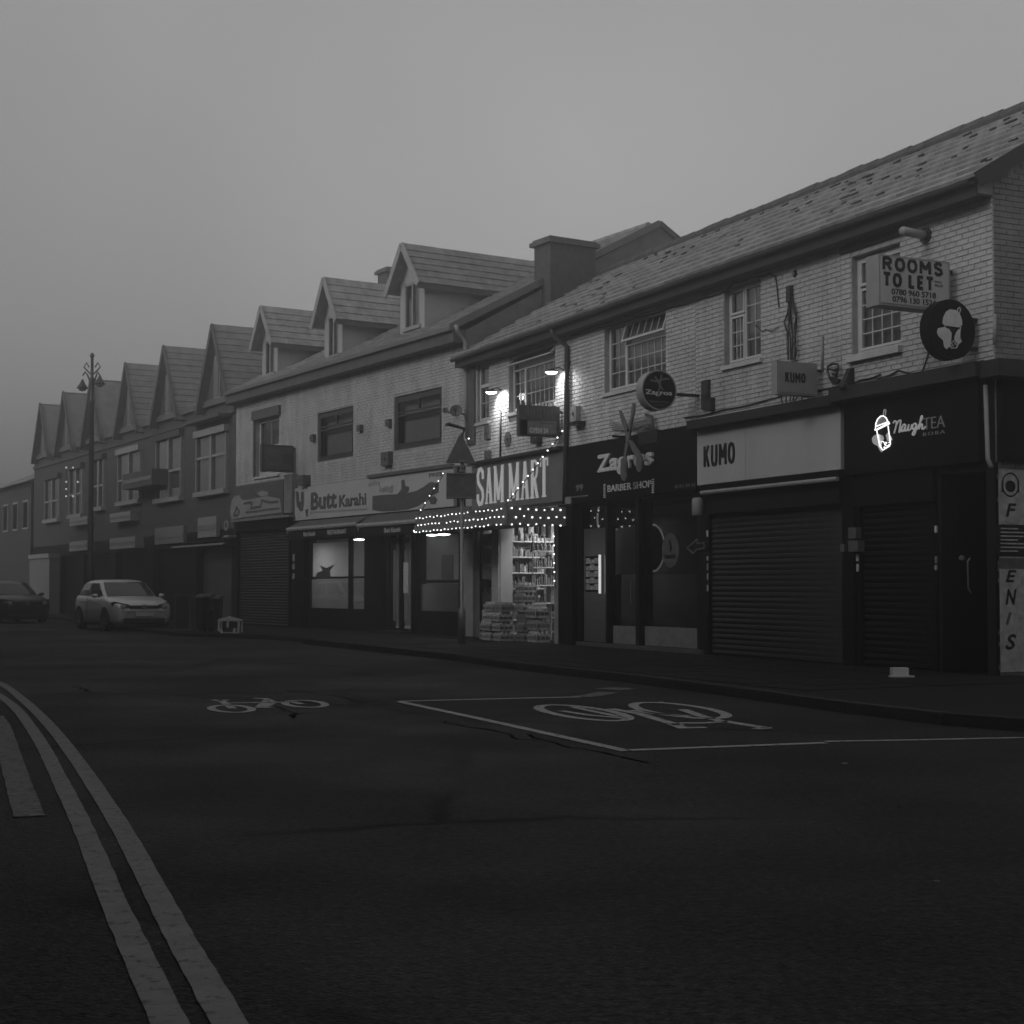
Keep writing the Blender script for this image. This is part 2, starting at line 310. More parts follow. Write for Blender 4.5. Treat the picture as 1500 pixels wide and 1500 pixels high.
def text(name, s, parent, mp, u0, u1, v0, v1, mt, d=.012, bold=.02, shear=0, kind=None, label=None, spacing=1.0, slope=0):
    cu = bpy.data.curves.new('t', 'FONT'); cu.body = s; cu.size = 1; cu.offset = min(bold, .012); cu.shear = shear; cu.resolution_u = 3; cu.space_character = spacing
    o = bpy.data.objects.new('t', cu); me = o.to_mesh(); vs = [v.co.copy() for v in me.vertices]; fs = [tuple(p.vertices) for p in me.polygons]
    o.to_mesh_clear(); bpy.data.objects.remove(o); bpy.data.curves.remove(cu)
    ax, bx = min(v.x for v in vs), max(v.x for v in vs); ay, by = min(v.y for v in vs), max(v.y for v in vs)
    mb = MB(); k = len(vs)
    def m2(v, w): fu = (v.x-ax)/(bx-ax); u = u0+fu*(u1-u0); q = v0+(v.y-ay)/(by-ay)*(v1-v0)+slope*fu; return mp(u, q, w)
    from collections import Counter
    ec = Counter(); 
    for f in fs:
        for i in range(len(f)): ec[(f[i], f[(i+1) % len(f)])] += 1
    side = [(a, b) for (a, b) in ec if (b, a) not in ec]
    F = list(fs)+[(a, a+k, b+k, b) for a, b in side]
    off_ = [(0, 0)] if bold < .02 else [(0, 0), (-1, 0), (1, 0), (0, .8), (0, -.8)]
    hs = (v1-v0)*bold*.8
    for i_, (dx, dz) in enumerate(off_):
        dd = d-.0006*i_
        def m3(v, w): fu = (v.x-ax)/(bx-ax); return mp(u0+hs+fu*(u1-u0-2*hs)+dx*hs, v0+hs*.8+(v.y-ay)/(by-ay)*(v1-v0-1.6*hs)+slope*fu+dz*hs, w)
        mb.add([m3(v, dd) for v in vs]+[m3(v, 0) for v in vs], F)
    return mb.build(name, mt, parent, kind=kind, label=label)

def holes_grid(x0, x1, z0, z1, holes):
    xs = sorted({x0, x1, *[min(max(h[i], x0), x1) for h in holes for i in (0, 1)]}); zs = sorted({z0, z1, *[min(max(h[i], z0), z1) for h in holes for i in (2, 3)]})
    for i in range(len(xs)-1):
        for j in range(len(zs)-1):
            cx, cz = (xs[i]+xs[i+1])/2, (zs[j]+zs[j+1])/2
            if not any(h[0] < cx < h[1] and h[2] < cz < h[3] for h in holes): yield xs[i], xs[i+1], zs[j], zs[j+1]
def wall(parent, x0, x1, z0, z1, holes, mt, y=0.0, th=.3, name='wall'):
    mb = MB()
    for a, b, c, d in holes_grid(x0, x1, z0, z1, holes): mb.quad((a, y, c), (b, y, c), (b, y, d), (a, y, d)); mb.quad((a, y+th, d), (b, y+th, d), (b, y+th, c), (a, y+th, c))
    for h in holes:
        a, b, c, d = max(h[0], x0), min(h[1], x1), max(h[2], z0), min(h[3], z1)
        mb.quad((a, y, c), (a, y, d), (a, y+th, d), (a, y+th, c)); mb.quad((b, y+th, c), (b, y+th, d), (b, y, d), (b, y, c))
        mb.quad((a, y, d), (b, y, d), (b, y+th, d), (a, y+th, d)); mb.quad((a, y+th, c), (b, y+th, c), (b, y, c), (a, y, c))
    return mb.build(name, mt, parent)
BW_, BH_, BJ = .215, .065, .010
def _brick_mesh(mt):
    mb = MB(); e = .004; v = [(-BW_/2, 0, -BH_/2), (BW_/2, 0, -BH_/2), (BW_/2, 0, BH_/2), (-BW_/2, 0, BH_/2)]
    w = [(-BW_/2+e, -.012, -BH_/2+e), (BW_/2-e, -.012, -BH_/2+e), (BW_/2-e, -.012, BH_/2-e), (-BW_/2+e, -.012, BH_/2-e)]
    mb.add(v+w, [(4, 5, 6, 7), (0, 1, 5, 4), (1, 2, 6, 5), (2, 3, 7, 6), (3, 0, 4, 7)]); return mb.mesh('brick', mt)
def bricks(wallo, x0, x1, z0, z1, holes, mt, y=0.0, single=0, side=None):
    """every brick of a face, proud of its mortar; the `single` ones nearest the corner are objects of their own"""
    off = OFF[wallo.name]; mb = MB(); me = _brick_mesh(mt) if single else None; P = BW_+BJ; H = BH_+BJ; r = random.Random(int(x0*77+z1*13))
    todo = []
    for j in range(int((z1-z0)/H)):
        zc = z0+(j+.5)*H; s0 = x1-P*.5*(j % 2)
        n = int((x1-x0)/P)+2
        for i in range(n):
            b = s0-i*P; a = b-BW_
            if j % 2 and i == 0: pass
            a2, b2 = max(a, x0), min(b, x1-.004)
            if j % 2 and i == 0 and x1-s0 > .02: todo.append((x1-(P*.5-BJ), x1-.004, zc, False))
            if b2-a2 < .03: continue
            segs = [(a2, b2)]
            for h in holes:
                if h[2]-H*.45 < zc < h[3]+H*.45:
                    segs = [q for sa, sb_ in segs for q in ((sa, min(sb_, h[0]-.003)), (max(sa, h[1]+.003), sb_))]
            segs = [q for q in segs if q[1]-q[0] > .02]
            if segs != [(a2, b2)]:
                todo += [(q[0], q[1], zc, False) for q in segs]; continue
            todo.append((a2, b2, zc, b2-a2 > BW_-.001))
    todo.sort(key=lambda t: -t[1]); k = 0
    for a, b, zc, full in todo:
        j = r.uniform(-.003, .003)
        if full and k < single:
            k += 1; o = bpy.data.objects.new('brick', me); COL.objects.link(o); o.parent = wallo
            if side is None: o.location = Vector(((a+b)/2, y+j, zc))-off
            else: o.matrix_basis = side((a+b)/2, zc, j)
        else:
            e = .004; h = BH_/2; F = (lambda p: p) if side is None else None
            yy = y+j
            mb.add([(a, yy, zc-h), (b, yy, zc-h), (b, yy, zc+h), (a, yy, zc+h), (a+e, yy-.012, zc-h+e), (b-e, yy-.012, zc-h+e), (b-e, yy-.012, zc+h-e), (a+e, yy-.012, zc+h-e)],
                   [(4, 5, 6, 7), (0, 1, 5, 4), (1, 2, 6, 5), (2, 3, 7, 6), (3, 0, 4, 7)])
    if mb.v: mb.build('brick', mt, wallo, kind='stuff')
def tiles(roofo, P, u, v, U, V, tw, gauge, mt, single=False, clip=None, th=.034, gap=.001):
    """courses of overlapping tiles on the plane P + u*U + v*V (u along the eaves, v up the slope)"""
    off = OFF[roofo.name]; P = Vector(P); u = Vector(u).normalized(); v = Vector(v).normalized(); n = u.cross(v).normalized(); r = random.Random(int(P.x*31+P.z*7)); mb = MB(); cnt = 0
    vt = (v - n*(-.09)).normalized()      # each tile tips up slightly at its lower edge
    vt = (v*1.0 + n*(-th*1.05/gauge)).normalized(); nt_ = u.cross(vt).normalized()
    sm = None
    if single:
        s = MB(); L_ = gauge*1.12; w = tw/2-.003
        prof = [(-w, .003), (-w*.8, .0), (-w*.3, .002), (w*.3, .002), (w*.8, .0), (w, .003)]
        vs = [(x, -0.02, z) for x, z in prof]+[(x, L_, z) for x, z in prof]+[(x, -0.02, -th) for x, z in prof]
        k = len(prof); fs = [(i, i+1, k+i+1, k+i) for i in range(k-1)]+[(2*k+i, 2*k+i+1, i+1, i) for i in range(k-1)]+[(0, k, 2*k), (k-1, 3*k-1, 2*k-1)]
        s.add(vs, fs); sm = s.mesh('tile', mt)
    nr = int(round(V/gauge)); nc0 = max(1, int(round(U/tw))); nc = nc0; tw = U/nc0
    for j in range(nr):
        for i in range(nc):
            uc = (i+.5)*U/nc0
            if clip and not clip(uc, (j+.5)*gauge): continue
            c = P+u*uc+v*(j*gauge)+n*(th+.012+r.uniform(-.002, .004))
            if single and cnt < 300:
                cnt += 1; o = bpy.data.objects.new('tile', sm); COL.objects.link(o); o.parent = roofo
                a = r.gauss(0, .006); uu = (u*math.cos(a)+vt*math.sin(a)).normalized(); vv = nt_.cross(uu)
                c2 = c-off; o.matrix_basis = Matrix(((uu.x, vv.x, nt_.x, c2.x), (uu.y, vv.y, nt_.y, c2.y), (uu.z, vv.z, nt_.z, c2.z), (0, 0, 0, 1)))
            else: mb.obox(c+vt*gauge*.55, u*(tw/2-gap), vt*gauge*.56, nt_*th/2)
    if mb.v: mb.build('tile', mt, roofo, kind='stuff')
def slab(parent, name, pts, th, mt):      # a sloping sheet with thickness: pts counter-clockwise seen from above
    p = [Vector(q) for q in pts]; n = (p[1]-p[0]).cross(p[2]-p[0]).normalized(); mb = MB(); k = len(p)
    mb.add(p+[q-n*th for q in p], [tuple(range(k)), tuple(range(2*k-1, k-1, -1))]+[(i, i+k, (i+1) % k+k, (i+1) % k) for i in range(k)])
    return mb.build(name, mt, parent)
def window(parent, x0, x1, z0, z1, cells, y=.10, fm='upvc', bm='lead', gm='glass', back='curtain', fw=.055, sill='sill', sill_h=.07, sill_o=.06):
    """cells: (a0,a1,c0,c1,nx,nz,open) as fractions of the opening"""
    fr = MB()
    fr.box(x0, x0+fw, y, y+.07, z0, z1).box(x1-fw, x1, y, y+.07, z0, z1).box(x0+fw, x1-fw, y, y+.07, z0, z0+fw).box(x0+fw, x1-fw, y, y+.07, z1-fw, z1)
    W_ = x1-x0-2*fw; H_ = z1-z0-2*fw; panes = []; bars = MB()
    for (a0, a1, c0, c1, nx, nz, op) in cells:
        X0, X1, Z0, Z1 = x0+fw+a0*W_, x0+fw+a1*W_, z0+fw+c0*H_, z0+fw+c1*H_; s = .038
        f = None
        if op:
            def f(p, Z1=Z1, y=y, op=op): d = Z1-p.z; return Vector((p.x, p.y-d*math.sin(op)-.01, Z1-d*math.cos(op)))
        fr.fn = f; yy = y-.012
        fr.box(X0, X0+s, yy, y+.05, Z0, Z1).box(X1-s, X1, yy, y+.05, Z0, Z1).box(X0+s, X1-s, yy, y+.05, Z0, Z0+s).box(X0+s, X1-s, yy, y+.05, Z1-s, Z1)
        fr.fn = None
        pm = MB(); pm.fn = f; pm.quad((X0+s, y+.02, Z0+s), (X1-s, y+.02, Z0+s), (X1-s, y+.02, Z1-s), (X0+s, y+.02, Z1-s)); panes.append(pm)
        bars.fn = f
        for i in range(1, nx): xx = X0+s+(X1-X0-2*s)*i/nx; bars.box(xx-.009, xx+.009, y+.008, y+.018, Z0+s, Z1-s)
        for i in range(1, nz): zz = Z0+s+(Z1-Z0-2*s)*i/nz; bars.box(X0+s, X1-s, y+.006, y+.017, zz-.009, zz+.009)
        bars.fn = None
    w = fr.build('window', fm, parent)
    for p in panes: p.build('pane', gm, w)
    if bars.v: bars.build('glazing_bar', bm, w)
    if back == 'curtain':
        c = MB(); n = max(6, int((x1-x0)/.05)); pts = [(x0+(x1-x0)*i/n, y+.09+.006*math.sin(i*1.9)+random.uniform(-.002, .002)) for i in range(n+1)]
        for i in range(n): c.quad((pts[i][0], pts[i][1], z0), (pts[i+1][0], pts[i+1][1], z0), (pts[i+1][0], pts[i+1][1], z1), (pts[i][0], pts[i][1], z1))
        c.build('curtain', 'curtain', w)
    elif back: MB().quad((x0, y+.2, z0), (x1, y+.2, z0), (x1, y+.2, z1), (x0, y+.2, z1)).build('blind', back, w)
    if sill: MB().box(x0-.05, x1+.05, -sill_o, y+.02, z0-sill_h, z0-.002).build('sill', sill, w)
    return w
def rect(px0, py0, px1, py1, blk, out=0.0):
    """an upright rectangle on the frontage from its top left and its bottom right as seen at its left edge"""
    a = blk.hit(px0, py0, out); b = blk.hit(px0, py1, out); return a.x, blk.X(px1, out), b.z, a.z
def cable(parent, name, pts, r, mt='cable', sag=0, n=10, label=None):
    mb = MB()
    P = [Vector(p) for p in pts]; out = []
    for a, b in zip(P[:-1], P[1:]):
        for i in range(n): t = i/n; out.append(a.lerp(b, t)-Vector((0, 0, sag*4*t*(1-t))))
    out.append(P[-1]); mb.tube(out, r, 5)
    return mb.build(name, mt, parent)

# heavy sans capitals drawn as strokes
SANS = {'R': [[(.12, 0), (.12, 1)], [(.12, .93), (.6, .93), (.82, .82), (.82, .62), (.6, .5), (.12, .5)], [(.5, .5), (.86, 0)]],
 'O': [[(.5, .94), (.22, .86), (.1, .62), (.1, .38), (.22, .14), (.5, .06), (.78, .14), (.9, .38), (.9, .62), (.78, .86), (.5, .94)]],
 'M': [[(.09, 0), (.09, 1)], [(.91, 0), (.91, 1)], [(.11, .96), (.5, .34)], [(.89, .96), (.5, .34)]],
 'S': [[(.84, .78), (.68, .93), (.36, .94), (.16, .8), (.2, .62), (.5, .52), (.82, .4), (.86, .2), (.66, .06), (.34, .06), (.13, .22)]],
 'T': [[(.5, 0), (.5, 1)], [(.03, .93), (.97, .93)]], 'L': [[(.15, 0), (.15, 1)], [(.1, .07), (.88, .07)]], 'E': [[(.15, 0), (.15, 1)], [(.12, .07), (.88, .07)], [(.12, .5), (.8, .5)], [(.12, .93), (.88, .93)]],
 'K': [[(.14, 0), (.14, 1)], [(.86, 1), (.2, .42)], [(.42, .6), (.9, 0)]], 'U': [[(.12, 1), (.12, .26), (.26, .08), (.5, .05), (.74, .08), (.88, .26), (.88, 1)]]}
def sans_word(name, s_, parent, mp, u0, u1, v0, v1, mt, wt=.2, d=.01, gap=.14):
    adv = {'M': 1.15, ' ': .38, 'L': .78, 'E': .82, 'T': .9, 'K': .95}; ws = [adv.get(c, 1.0) for c in s_]; k = (u1-u0)/(sum(ws)+gap*(len(s_)-1)); u = u0; h = v1-v0; mb = MB(); T = wt*h; n = 0
    for c, a in zip(s_, ws):
        w_ = a*k
        for st_ in SANS.get(c, []):
            n += 1; mb.stroke([(u+T*.3+x*(w_-T*.6), v0+(y*h if y not in (0, 1) else (0 if y == 0 else h))) for x, y in st_], min(T, w_*.42), mp, d+.0007*(n % 5))
        u += w_+gap*k
    return mb.build(name, mt, parent)

def area(name, loc, sx, sy, power, rot=(0, 0, 0), blk=None):
    l = bpy.data.lights.new(name, 'AREA'); l.shape = 'RECTANGLE'; l.size = sx; l.size_y = sy; l.energy = power; l.color = (1, 1, 1)
    o = bpy.data.objects.new(name, l); COL.objects.link(o); blk = blk or A; o.location = blk.world(loc); o.rotation_euler = (rot[0], rot[1], rot[2]+blk.ang); return o
# ================================================================ GROUND
g = MB(); g.box(-165, 105, -20, 295, -1.0, -.03); g.solo('ground', 'ground', W, (0, 0, -.03), kind='structure')
KP = [(2300, 1092), (1900, 1086), (1700, 1081), (1500, 1072), (1380, 1062), (1240, 1045), (1060, 1019), (920, 1000), (760, 982), (660, 967), (560, 953), (470, 943), (400, 937), (300, 933), (255, 932)]
kerb = [ground_at(*p) for p in KP]
k_end = kerb[-1]
# the footway steps back behind the parked car, then follows the frontage
back = [B.world((-3.2, -3.3, 0)), C.world((C.len-6, -2.3, 0)), C.world((12, -2.2, 0)), C.world((-18, -2.4, 0)), C.world((-60, -2.4, 0))]
kerb_line = [Vector((k.x, k.y, 0)) for k in kerb]+[Vector(b) for b in back]
face = [A.world((A.len+10, .5, 0)), A.world((A.len+.3, .35, 0)), A.world((0, .35, 0)), B.world((0, .35, 0)), C.world((0, .35, 0)), C.world((-60, .35, 0))]
# road: a fine sheet
rd = MB(); rd.add([(-60, -12, 0), (40, -12, 0), (40, 120, 0), (-120, 240, 0), (-160, 240, 0), (-160, 40, 0)], [(0, 1, 2, 3, 4, 5)])
rd.solo('road', 'asphalt', W, (0, 0, 0), kind='structure')
pv = MB(); top = [Vector((p.x, p.y, PZ)) for p in kerb_line]+[Vector((p.x, p.y, PZ)) for p in reversed(face)]
import mathutils
tri = mathutils.geometry.tessellate_polygon([top]); pv.add(top, [t for t in tri])
pvo = pv.solo('pavement', 'paving', W, (0, 0, PZ), kind='structure')
# make it face up
for p in pvo.data.polygons:
    if p.normal.z < 0: p.flip()
kb = bpy.data.objects.new('kerb', None); COL.objects.link(kb); kb['kind'] = 'structure'; OFF['kerb'] = Vector(); BLK['kerb'] = W
def kerbstones(line, w=.15, h=PZ+.012, parent=kb):
    for a, b in zip(line[:-1], line[1:]):
        d = b-a; l = d.length; d.normalize(); nrm = Vector((-d.y, d.x, 0)); n = max(1, int(l/.92))
        if nrm.dot(Vector((.8, .5, 0))) > 0: s_ = 1
        else: s_ = -1
        for i in range(n):
            c = a+d*(l*(i+.5)/n)+nrm*s_*(w/2); j = random.uniform(-.004, .004)
            if c.y > 62: continue
            m = MB(); e = .02; L2 = l/n/2-.006; W2 = w/2; 
            m.add([c+d*x+nrm*y+Vector((0, 0, z+j)) for x, y, z in [(-L2, -W2, -.05), (L2, -W2, -.05), (L2, W2, -.05), (-L2, W2, -.05), (-L2, -W2*1.0, h-.03*(1 if s_ > 0 else 0)), (L2, -W2, h-.03*(1 if s_ > 0 else 0)), (L2, W2, h-.03*(1 if s_ < 0 else 0)), (-L2, W2, h-.03*(1 if s_ < 0 else 0)), (-L2, -W2+e*(s_ > 0), h), (L2, -W2+e*(s_ > 0), h), (L2, W2-e*(s_ < 0), h), (-L2, W2-e*(s_ < 0), h)]],
                  [(8, 9, 10, 11), (0, 1, 5, 4), (1, 2, 6, 5), (2, 3, 7, 6), (3, 0, 4, 7), (4, 5, 9, 8), (6, 7, 11, 10), (5, 6, 10, 9), (7, 4, 8, 11)])
            m.build('kerbstone', 'kerb', parent)
kerbstones(kerb_line)
# paving slabs near enough to tell apart: laid in rows along frontage A, a few millimetres uneven
sl = MB(); r = random.Random(3)
for i in range(30):
    for j in range(6):
        x0, y1 = .05+i*.61, -.30-j*.61
        sl.box(x0+.006, x0+.60, y1-.60, y1-.004, -.02, PZ+.006+r.uniform(-.002, .005))
slo = sl.solo('pavement_slabs', 'paving', A, (0, 0, 0), kind='structure')

# ---------------------------------------------------------------- road markings
def gpts(pp): return [tuple(ground_at(*p)[:2]) for p in pp]
def smooth(pts, k=6):
    out = []; n = len(pts)
    for i in range(n-1):
        p0, p1, p2, p3 = [Vector(pts[max(0, min(n-1, i+q))]) for q in (-1, 0, 1, 2)]
        for j in range(k):
            t = j/k; out.append(tuple(.5*((2*p1)+(-p0+p2)*t+(2*p0-5*p1+4*p2-p3)*t*t+(-p0+3*p1-3*p2+p3)*t**3)))
    out.append(tuple(pts[-1])); return out
def marking(name, strokes, label, mt='mark', group=None, z=.004):
    mb = MB()
    for pts, w, closed in strokes:
        mb.stroke(pts, w, flat(z), .003, closed)
    c = ground_at(0, 1000); p = strokes[0][0][0]
    return mb.solo(name, mt, W, (p[0], p[1], z), label, 'road marking', group)
def rough_line(pp, w, k=6, seed=1):
    r = random.Random(seed); P = smooth(gpts(pp), k); out = []; ws = []
    acc = []
    for a, b in zip(P[:-1], P[1:]):
        a, b = Vector(a), Vector(b); n = max(1, int((b-a).length/.12))
        for i in range(n): acc.append(tuple(a.lerp(b, i/n)))
    acc.append(P[-1]); ws = [w*(1+r.uniform(-.045, .045)) for _ in acc]
    return acc, ws, False
OUT = [(-30, 990), (5, 1004), (34, 1026), (60, 1050), (85, 1078), (115, 1118), (150, 1170), (185, 1227), (225, 1302), (265, 1378), (297, 1433), (352, 1530)]
INN = [(-30, 1002), (4, 1023), (25, 1040), (42, 1062), (64, 1096), (87, 1142), (115, 1199), (141, 1260), (165, 1320), (190, 1375), (216, 1432), (262, 1530)]
marking('double_line', [rough_line(OUT, .105, seed=2)], 'long curving painted no parking line nearer the carriageway, left of the road', 'yellow', 'double no parking lines')
marking('double_line', [rough_line(INN, .105, seed=5)], 'long curving painted no parking line nearer the left edge, inside its twin', 'yellow', 'double no parking lines')
marking('line_stub', [rough_line([(-8, 1050), (3, 1068), (16, 1112), (30, 1158), (43, 1197)], .16, seed=8)], 'short wide worn paint stripe ending beside the double lines at the left edge', 'mark_old')
marking('bay_line', [rough_line([(585, 1028), (700, 1025), (850, 1021.5)], .10, 2, 3), (gpts([(585, 1028.5), (700, 1053), (800, 1075), (918, 1101)]), .10, False), (gpts([(918, 1100), (1050, 1095), (1209, 1089)]), .10, False), (gpts([(1209, 1087), (1330, 1085), (1560, 1080)]), .07, False)],
        'white line of the cycle parking bay, angled across the road')
marking('bay_line', [(gpts([(850, 1021.2), (868, 1019.5), (882, 1016.5), (891, 1014.5)]), .26, False), (gpts([(888, 1011), (915, 1008.5)]), .42, False)], 'two short broken paint patches at the kerb end of the bay line', 'mark_old')
def ell(cx, cy, ax, ay, bx, by, n=30, a0=0, a1=360):
    return [(cx+ax*math.cos(R(t))+bx*math.sin(R(t)), cy+ay*math.cos(R(t))+by*math.sin(R(t))) for t in [a0+(a1-a0)*i/n for i in range(n)]]
def G(pp): return gpts(pp)
w = .085
marking('cycle_symbol', [(G(ell(339, 1039, 30, 1, 0, 5.2)), w, True), (G(ell(447, 1031.8, 29.5, 1.2, 0, 5.0)), w, True),
    (G([(313, 1026), (326, 1028.5), (341, 1038.5)]), w, False), (G([(319, 1028), (332, 1026)]), w, False), (G([(334, 1030.5), (366, 1030), (398, 1030)]), w, False),
    (G([(372, 1023.5), (388, 1024), (400, 1029), (392, 1035), (380, 1037), (400, 1037)]), w, False), (G([(380, 1036), (390, 1027)]), w, False), (G([(398, 1029.5), (430, 1029), (441, 1032)]), w, False)],
    'white bicycle painted on the road by itself, left of the bay')
w = .11
marking('cycle_symbol', [(G(ell(855, 1045, 66, 8, -2, 8.5)), w, True), (G(ell(996, 1041.5, 68, 8.6, -8, 8)), w, True),
    (G([(822, 1042), (860, 1048), (918, 1053)]), w*.8, False), (G([(838, 1036), (870, 1043), (905, 1050)]), w*.8, False),
    (G([(895, 1039), (935, 1046), (975, 1058), (995, 1063)]), w, False), (G([(925, 1041), (960, 1046), (1010, 1050)]), w, False), (G([(1000, 1040), (1028, 1050), (1060, 1058)]), w, False),
    (G([(995, 1060), (1030, 1060), (1062, 1058)]), w, False), (G([(985, 1061), (1000, 1067), (1034, 1066.5)]), w, False), (G([(1060, 1057), (1090, 1062), (1112, 1065.5), (1124, 1067.5)]), w, False), (G([(1106, 1068.5), (1126, 1067)]), w, False)],
    'white bicycle painted inside the angled parking bay')
# cracks opened in the surfacing, sealed dark
ck = MB(); rr = random.Random(33)
def crack(pp, w0=.03):
    P = [Vector(q) for q in gpts(pp)]; out = []
    for a, b in zip(P[:-1], P[1:]):
        n = max(2, int((b-a).length/.14)); d = (b-a).normalized(); nn = Vector((-d.y, d.x))
        for i in range(n): out.append(tuple(a.lerp(b, i/n)+nn*rr.uniform(-.05, .05)))
    out.append(tuple(P[-1])); ck.stroke(out, [w0*rr.uniform(.25, 1.3) for _ in out], flat(.0035), .0005)
for pp in ([(405, 1036), (428, 1046), (428, 1053), (440, 1046), (458, 1044)], [(415, 1010), (450, 1014), (470, 1017), (500, 1020), (532, 1030), (560, 1026)], [(648, 1057), (700, 1068), (735, 1072), (765, 1083), (790, 1086)], [(770, 1076), (815, 1092), (850, 1098), (900, 1108), (950, 1118)], [(105, 1005), (128, 1012), (152, 1016)], [(60, 966), (100, 966), (150, 968)]): crack(pp)
ck.solo('road_cracks', 'sealed', W, (0, 0, 0), kind='stuff')
# scraps of litter
for i, (px, py, s, zz) in enumerate([(968, 1029, .06, 0), (1237, 1119, .045, 0), (1372, 1291, .025, 0)]):
    p = ground_at(px, py); m = MB(); m.add([p+Vector(q)*s for q in [(-.5, -.3, .02), (.5, -.4, .05), (.6, .3, .12), (-.4, .4, .06), (0, 0, .3)]], [(0, 1, 4), (1, 2, 4), (2, 3, 4), (3, 0, 4), (3, 2, 1, 0)])
    m.solo('litter', 'print_grey', W, p, ['crumpled pale scrap lying on the bay near the kerb', 'small pale scrap lying just past the long bay line', 'tiny pale scrap alone on the dark road at lower right'][i], 'litter')

# ================================================================ BLOCK A : the long painted brick range
EZ = 6.66; SOFF = .30
xA = dict(sam=0.0, zag=A.X(828), kumo=A.X(1021), tea=A.X(1236), end=A.len)
def fz(px, py, o=0): return A.Z(px, py, o)
# fascia heights
Zs_t, Zs_b = fz(699, 682), fz(822, 735); Zz_t, Zz_b = fz(832, 656), fz(832, 738); Zk_t, Zk_b = fz(1022, 632), fz(1022, 712); Zt_t, Zt_b = fz(1237, 592), fz(1237, 698)
# window openings
wS1 = rect(699.5, 535, 716.5, 620, A); wS1 = (wS1[0], wS1[1], wS1[2], wS1[3])
wS2 = rect(746, 519, 814, 606, A); wZ = rect(886, 477, 977, 577, A); wK = rect(1061, 423, 1117, 537, A); wT = rect(1248, 377, 1323, 522, A)
DEPTH = 3.68; RIDGE = 8.94; BACKY = 2*DEPTH
def house_A(name, key, key2, label, holes, ground_holes, zsplit, wallm='brick_white', single=0, low='render_dark'):
    x0, x1 = xA[key], (xA[key2] if key2 != 'end' else A.len)
    t = thing(name, label, 'shop', A, (x0, 0, 0), 'shops of the long painted brick range')
    w_ = wall(t, x0, x1, zsplit, EZ, holes, 'joint')
    bricks(w_, x0+.002, x1-.002, zsplit+.01, EZ-.03, holes, wallm, 0, single)
    wall(t, x0, x1, 0, zsplit, ground_holes, low)
    rf = slab(t, 'roof', [(x0, -SOFF, EZ+.02-.10), (x1+(.12 if key2 == 'end' else 0), -SOFF, EZ-.08), (x1+(.12 if key2 == 'end' else 0), DEPTH, RIDGE-.05), (x0, DEPTH, RIDGE-.05)], .06, 'felt')
    slab(t, 'rear_roof', [(x0, DEPTH, RIDGE-.05), (x1, DEPTH, RIDGE-.05), (x1, BACKY+.3, EZ-.1), (x0, BACKY+.3, EZ-.1)], .06, 'tile_far')
    sl_ = Vector((0, DEPTH+SOFF, RIDGE-.05-EZ+.08)); 
    tiles(rf, (x0, -SOFF-.05, EZ-.08-.02), (1, 0, 0), sl_, x1-x0+(.12 if key2 == 'end' else 0), sl_.length, .42, .48, 'tile', single=True, th=.045)
    rg = MB()
    n = int((x1-x0)/.45)
    for i in range(n+1):
        a = x0+(x1-x0)*i/(n+1); b = x0+(x1-x0)*(i+1)/(n+1)-.012; zz = RIDGE+.0+random.uniform(-.012, .012)
        rg.tube([(a, DEPTH, zz), (b, DEPTH, zz+.012)], .12, 10)
    rg.build('ridge_tile', 'chimney', rf, kind='stuff')
    mo = MB(); rr_ = random.Random(int(x0*10)); slp = (RIDGE-EZ)/(DEPTH+SOFF); wgt = .4+.6*(x0/A.len)
    for i in range(int(42*wgt)):
        f = 1-abs(rr_.gauss(0, .22)) if rr_.random() < .6 else rr_.random(); f = max(.02, min(.99, f)); f = round(f*9)/9 if rr_.random() < .7 else f
        xx = rr_.uniform(x0, x1); yy = -SOFF+f*(DEPTH+SOFF); zz_ = EZ-.04+f*(RIDGE-EZ+.03); a_ = rr_.uniform(.02, .11); b_ = rr_.uniform(.012, .03)
        mo.obox((xx, yy, zz_+.03), (a_, 0, .003), (0, b_, b_*slp), (0, -.006, .014))
    mo.build('moss_clump', 'moss', rf, kind='stuff')
    MB().box(x0, x1, -SOFF+.02, -SOFF+.05, EZ-.32, EZ-.10).build('fascia_board', 'fascia_dark', t)
    MB().box(x0, x1, -SOFF+.05, -.014, EZ-.31, EZ-.28).build('soffit', 'soffit', t)
    gm_ = MB(); seg = [(math.cos(R(a)), math.sin(R(a))) for a in range(180, 361, 20)]
    vs = [(x, -SOFF-.055+.06*c, EZ-.12+.06*s_) for x in (x0, x1) for c, s_ in seg]; k = len(seg)
    gm_.add(vs, [(i, i+1, k+i+1, k+i) for i in range(k-1)]+[(k+i, k+i+1, i+1, i) for i in range(k-1)])
    gm_.build('gutter', 'gutter', t)
    MB().box(x0, x1, BACKY-.2, BACKY, 0, EZ-.15).build('rear_wall', 'brick_dark', t)
    return t
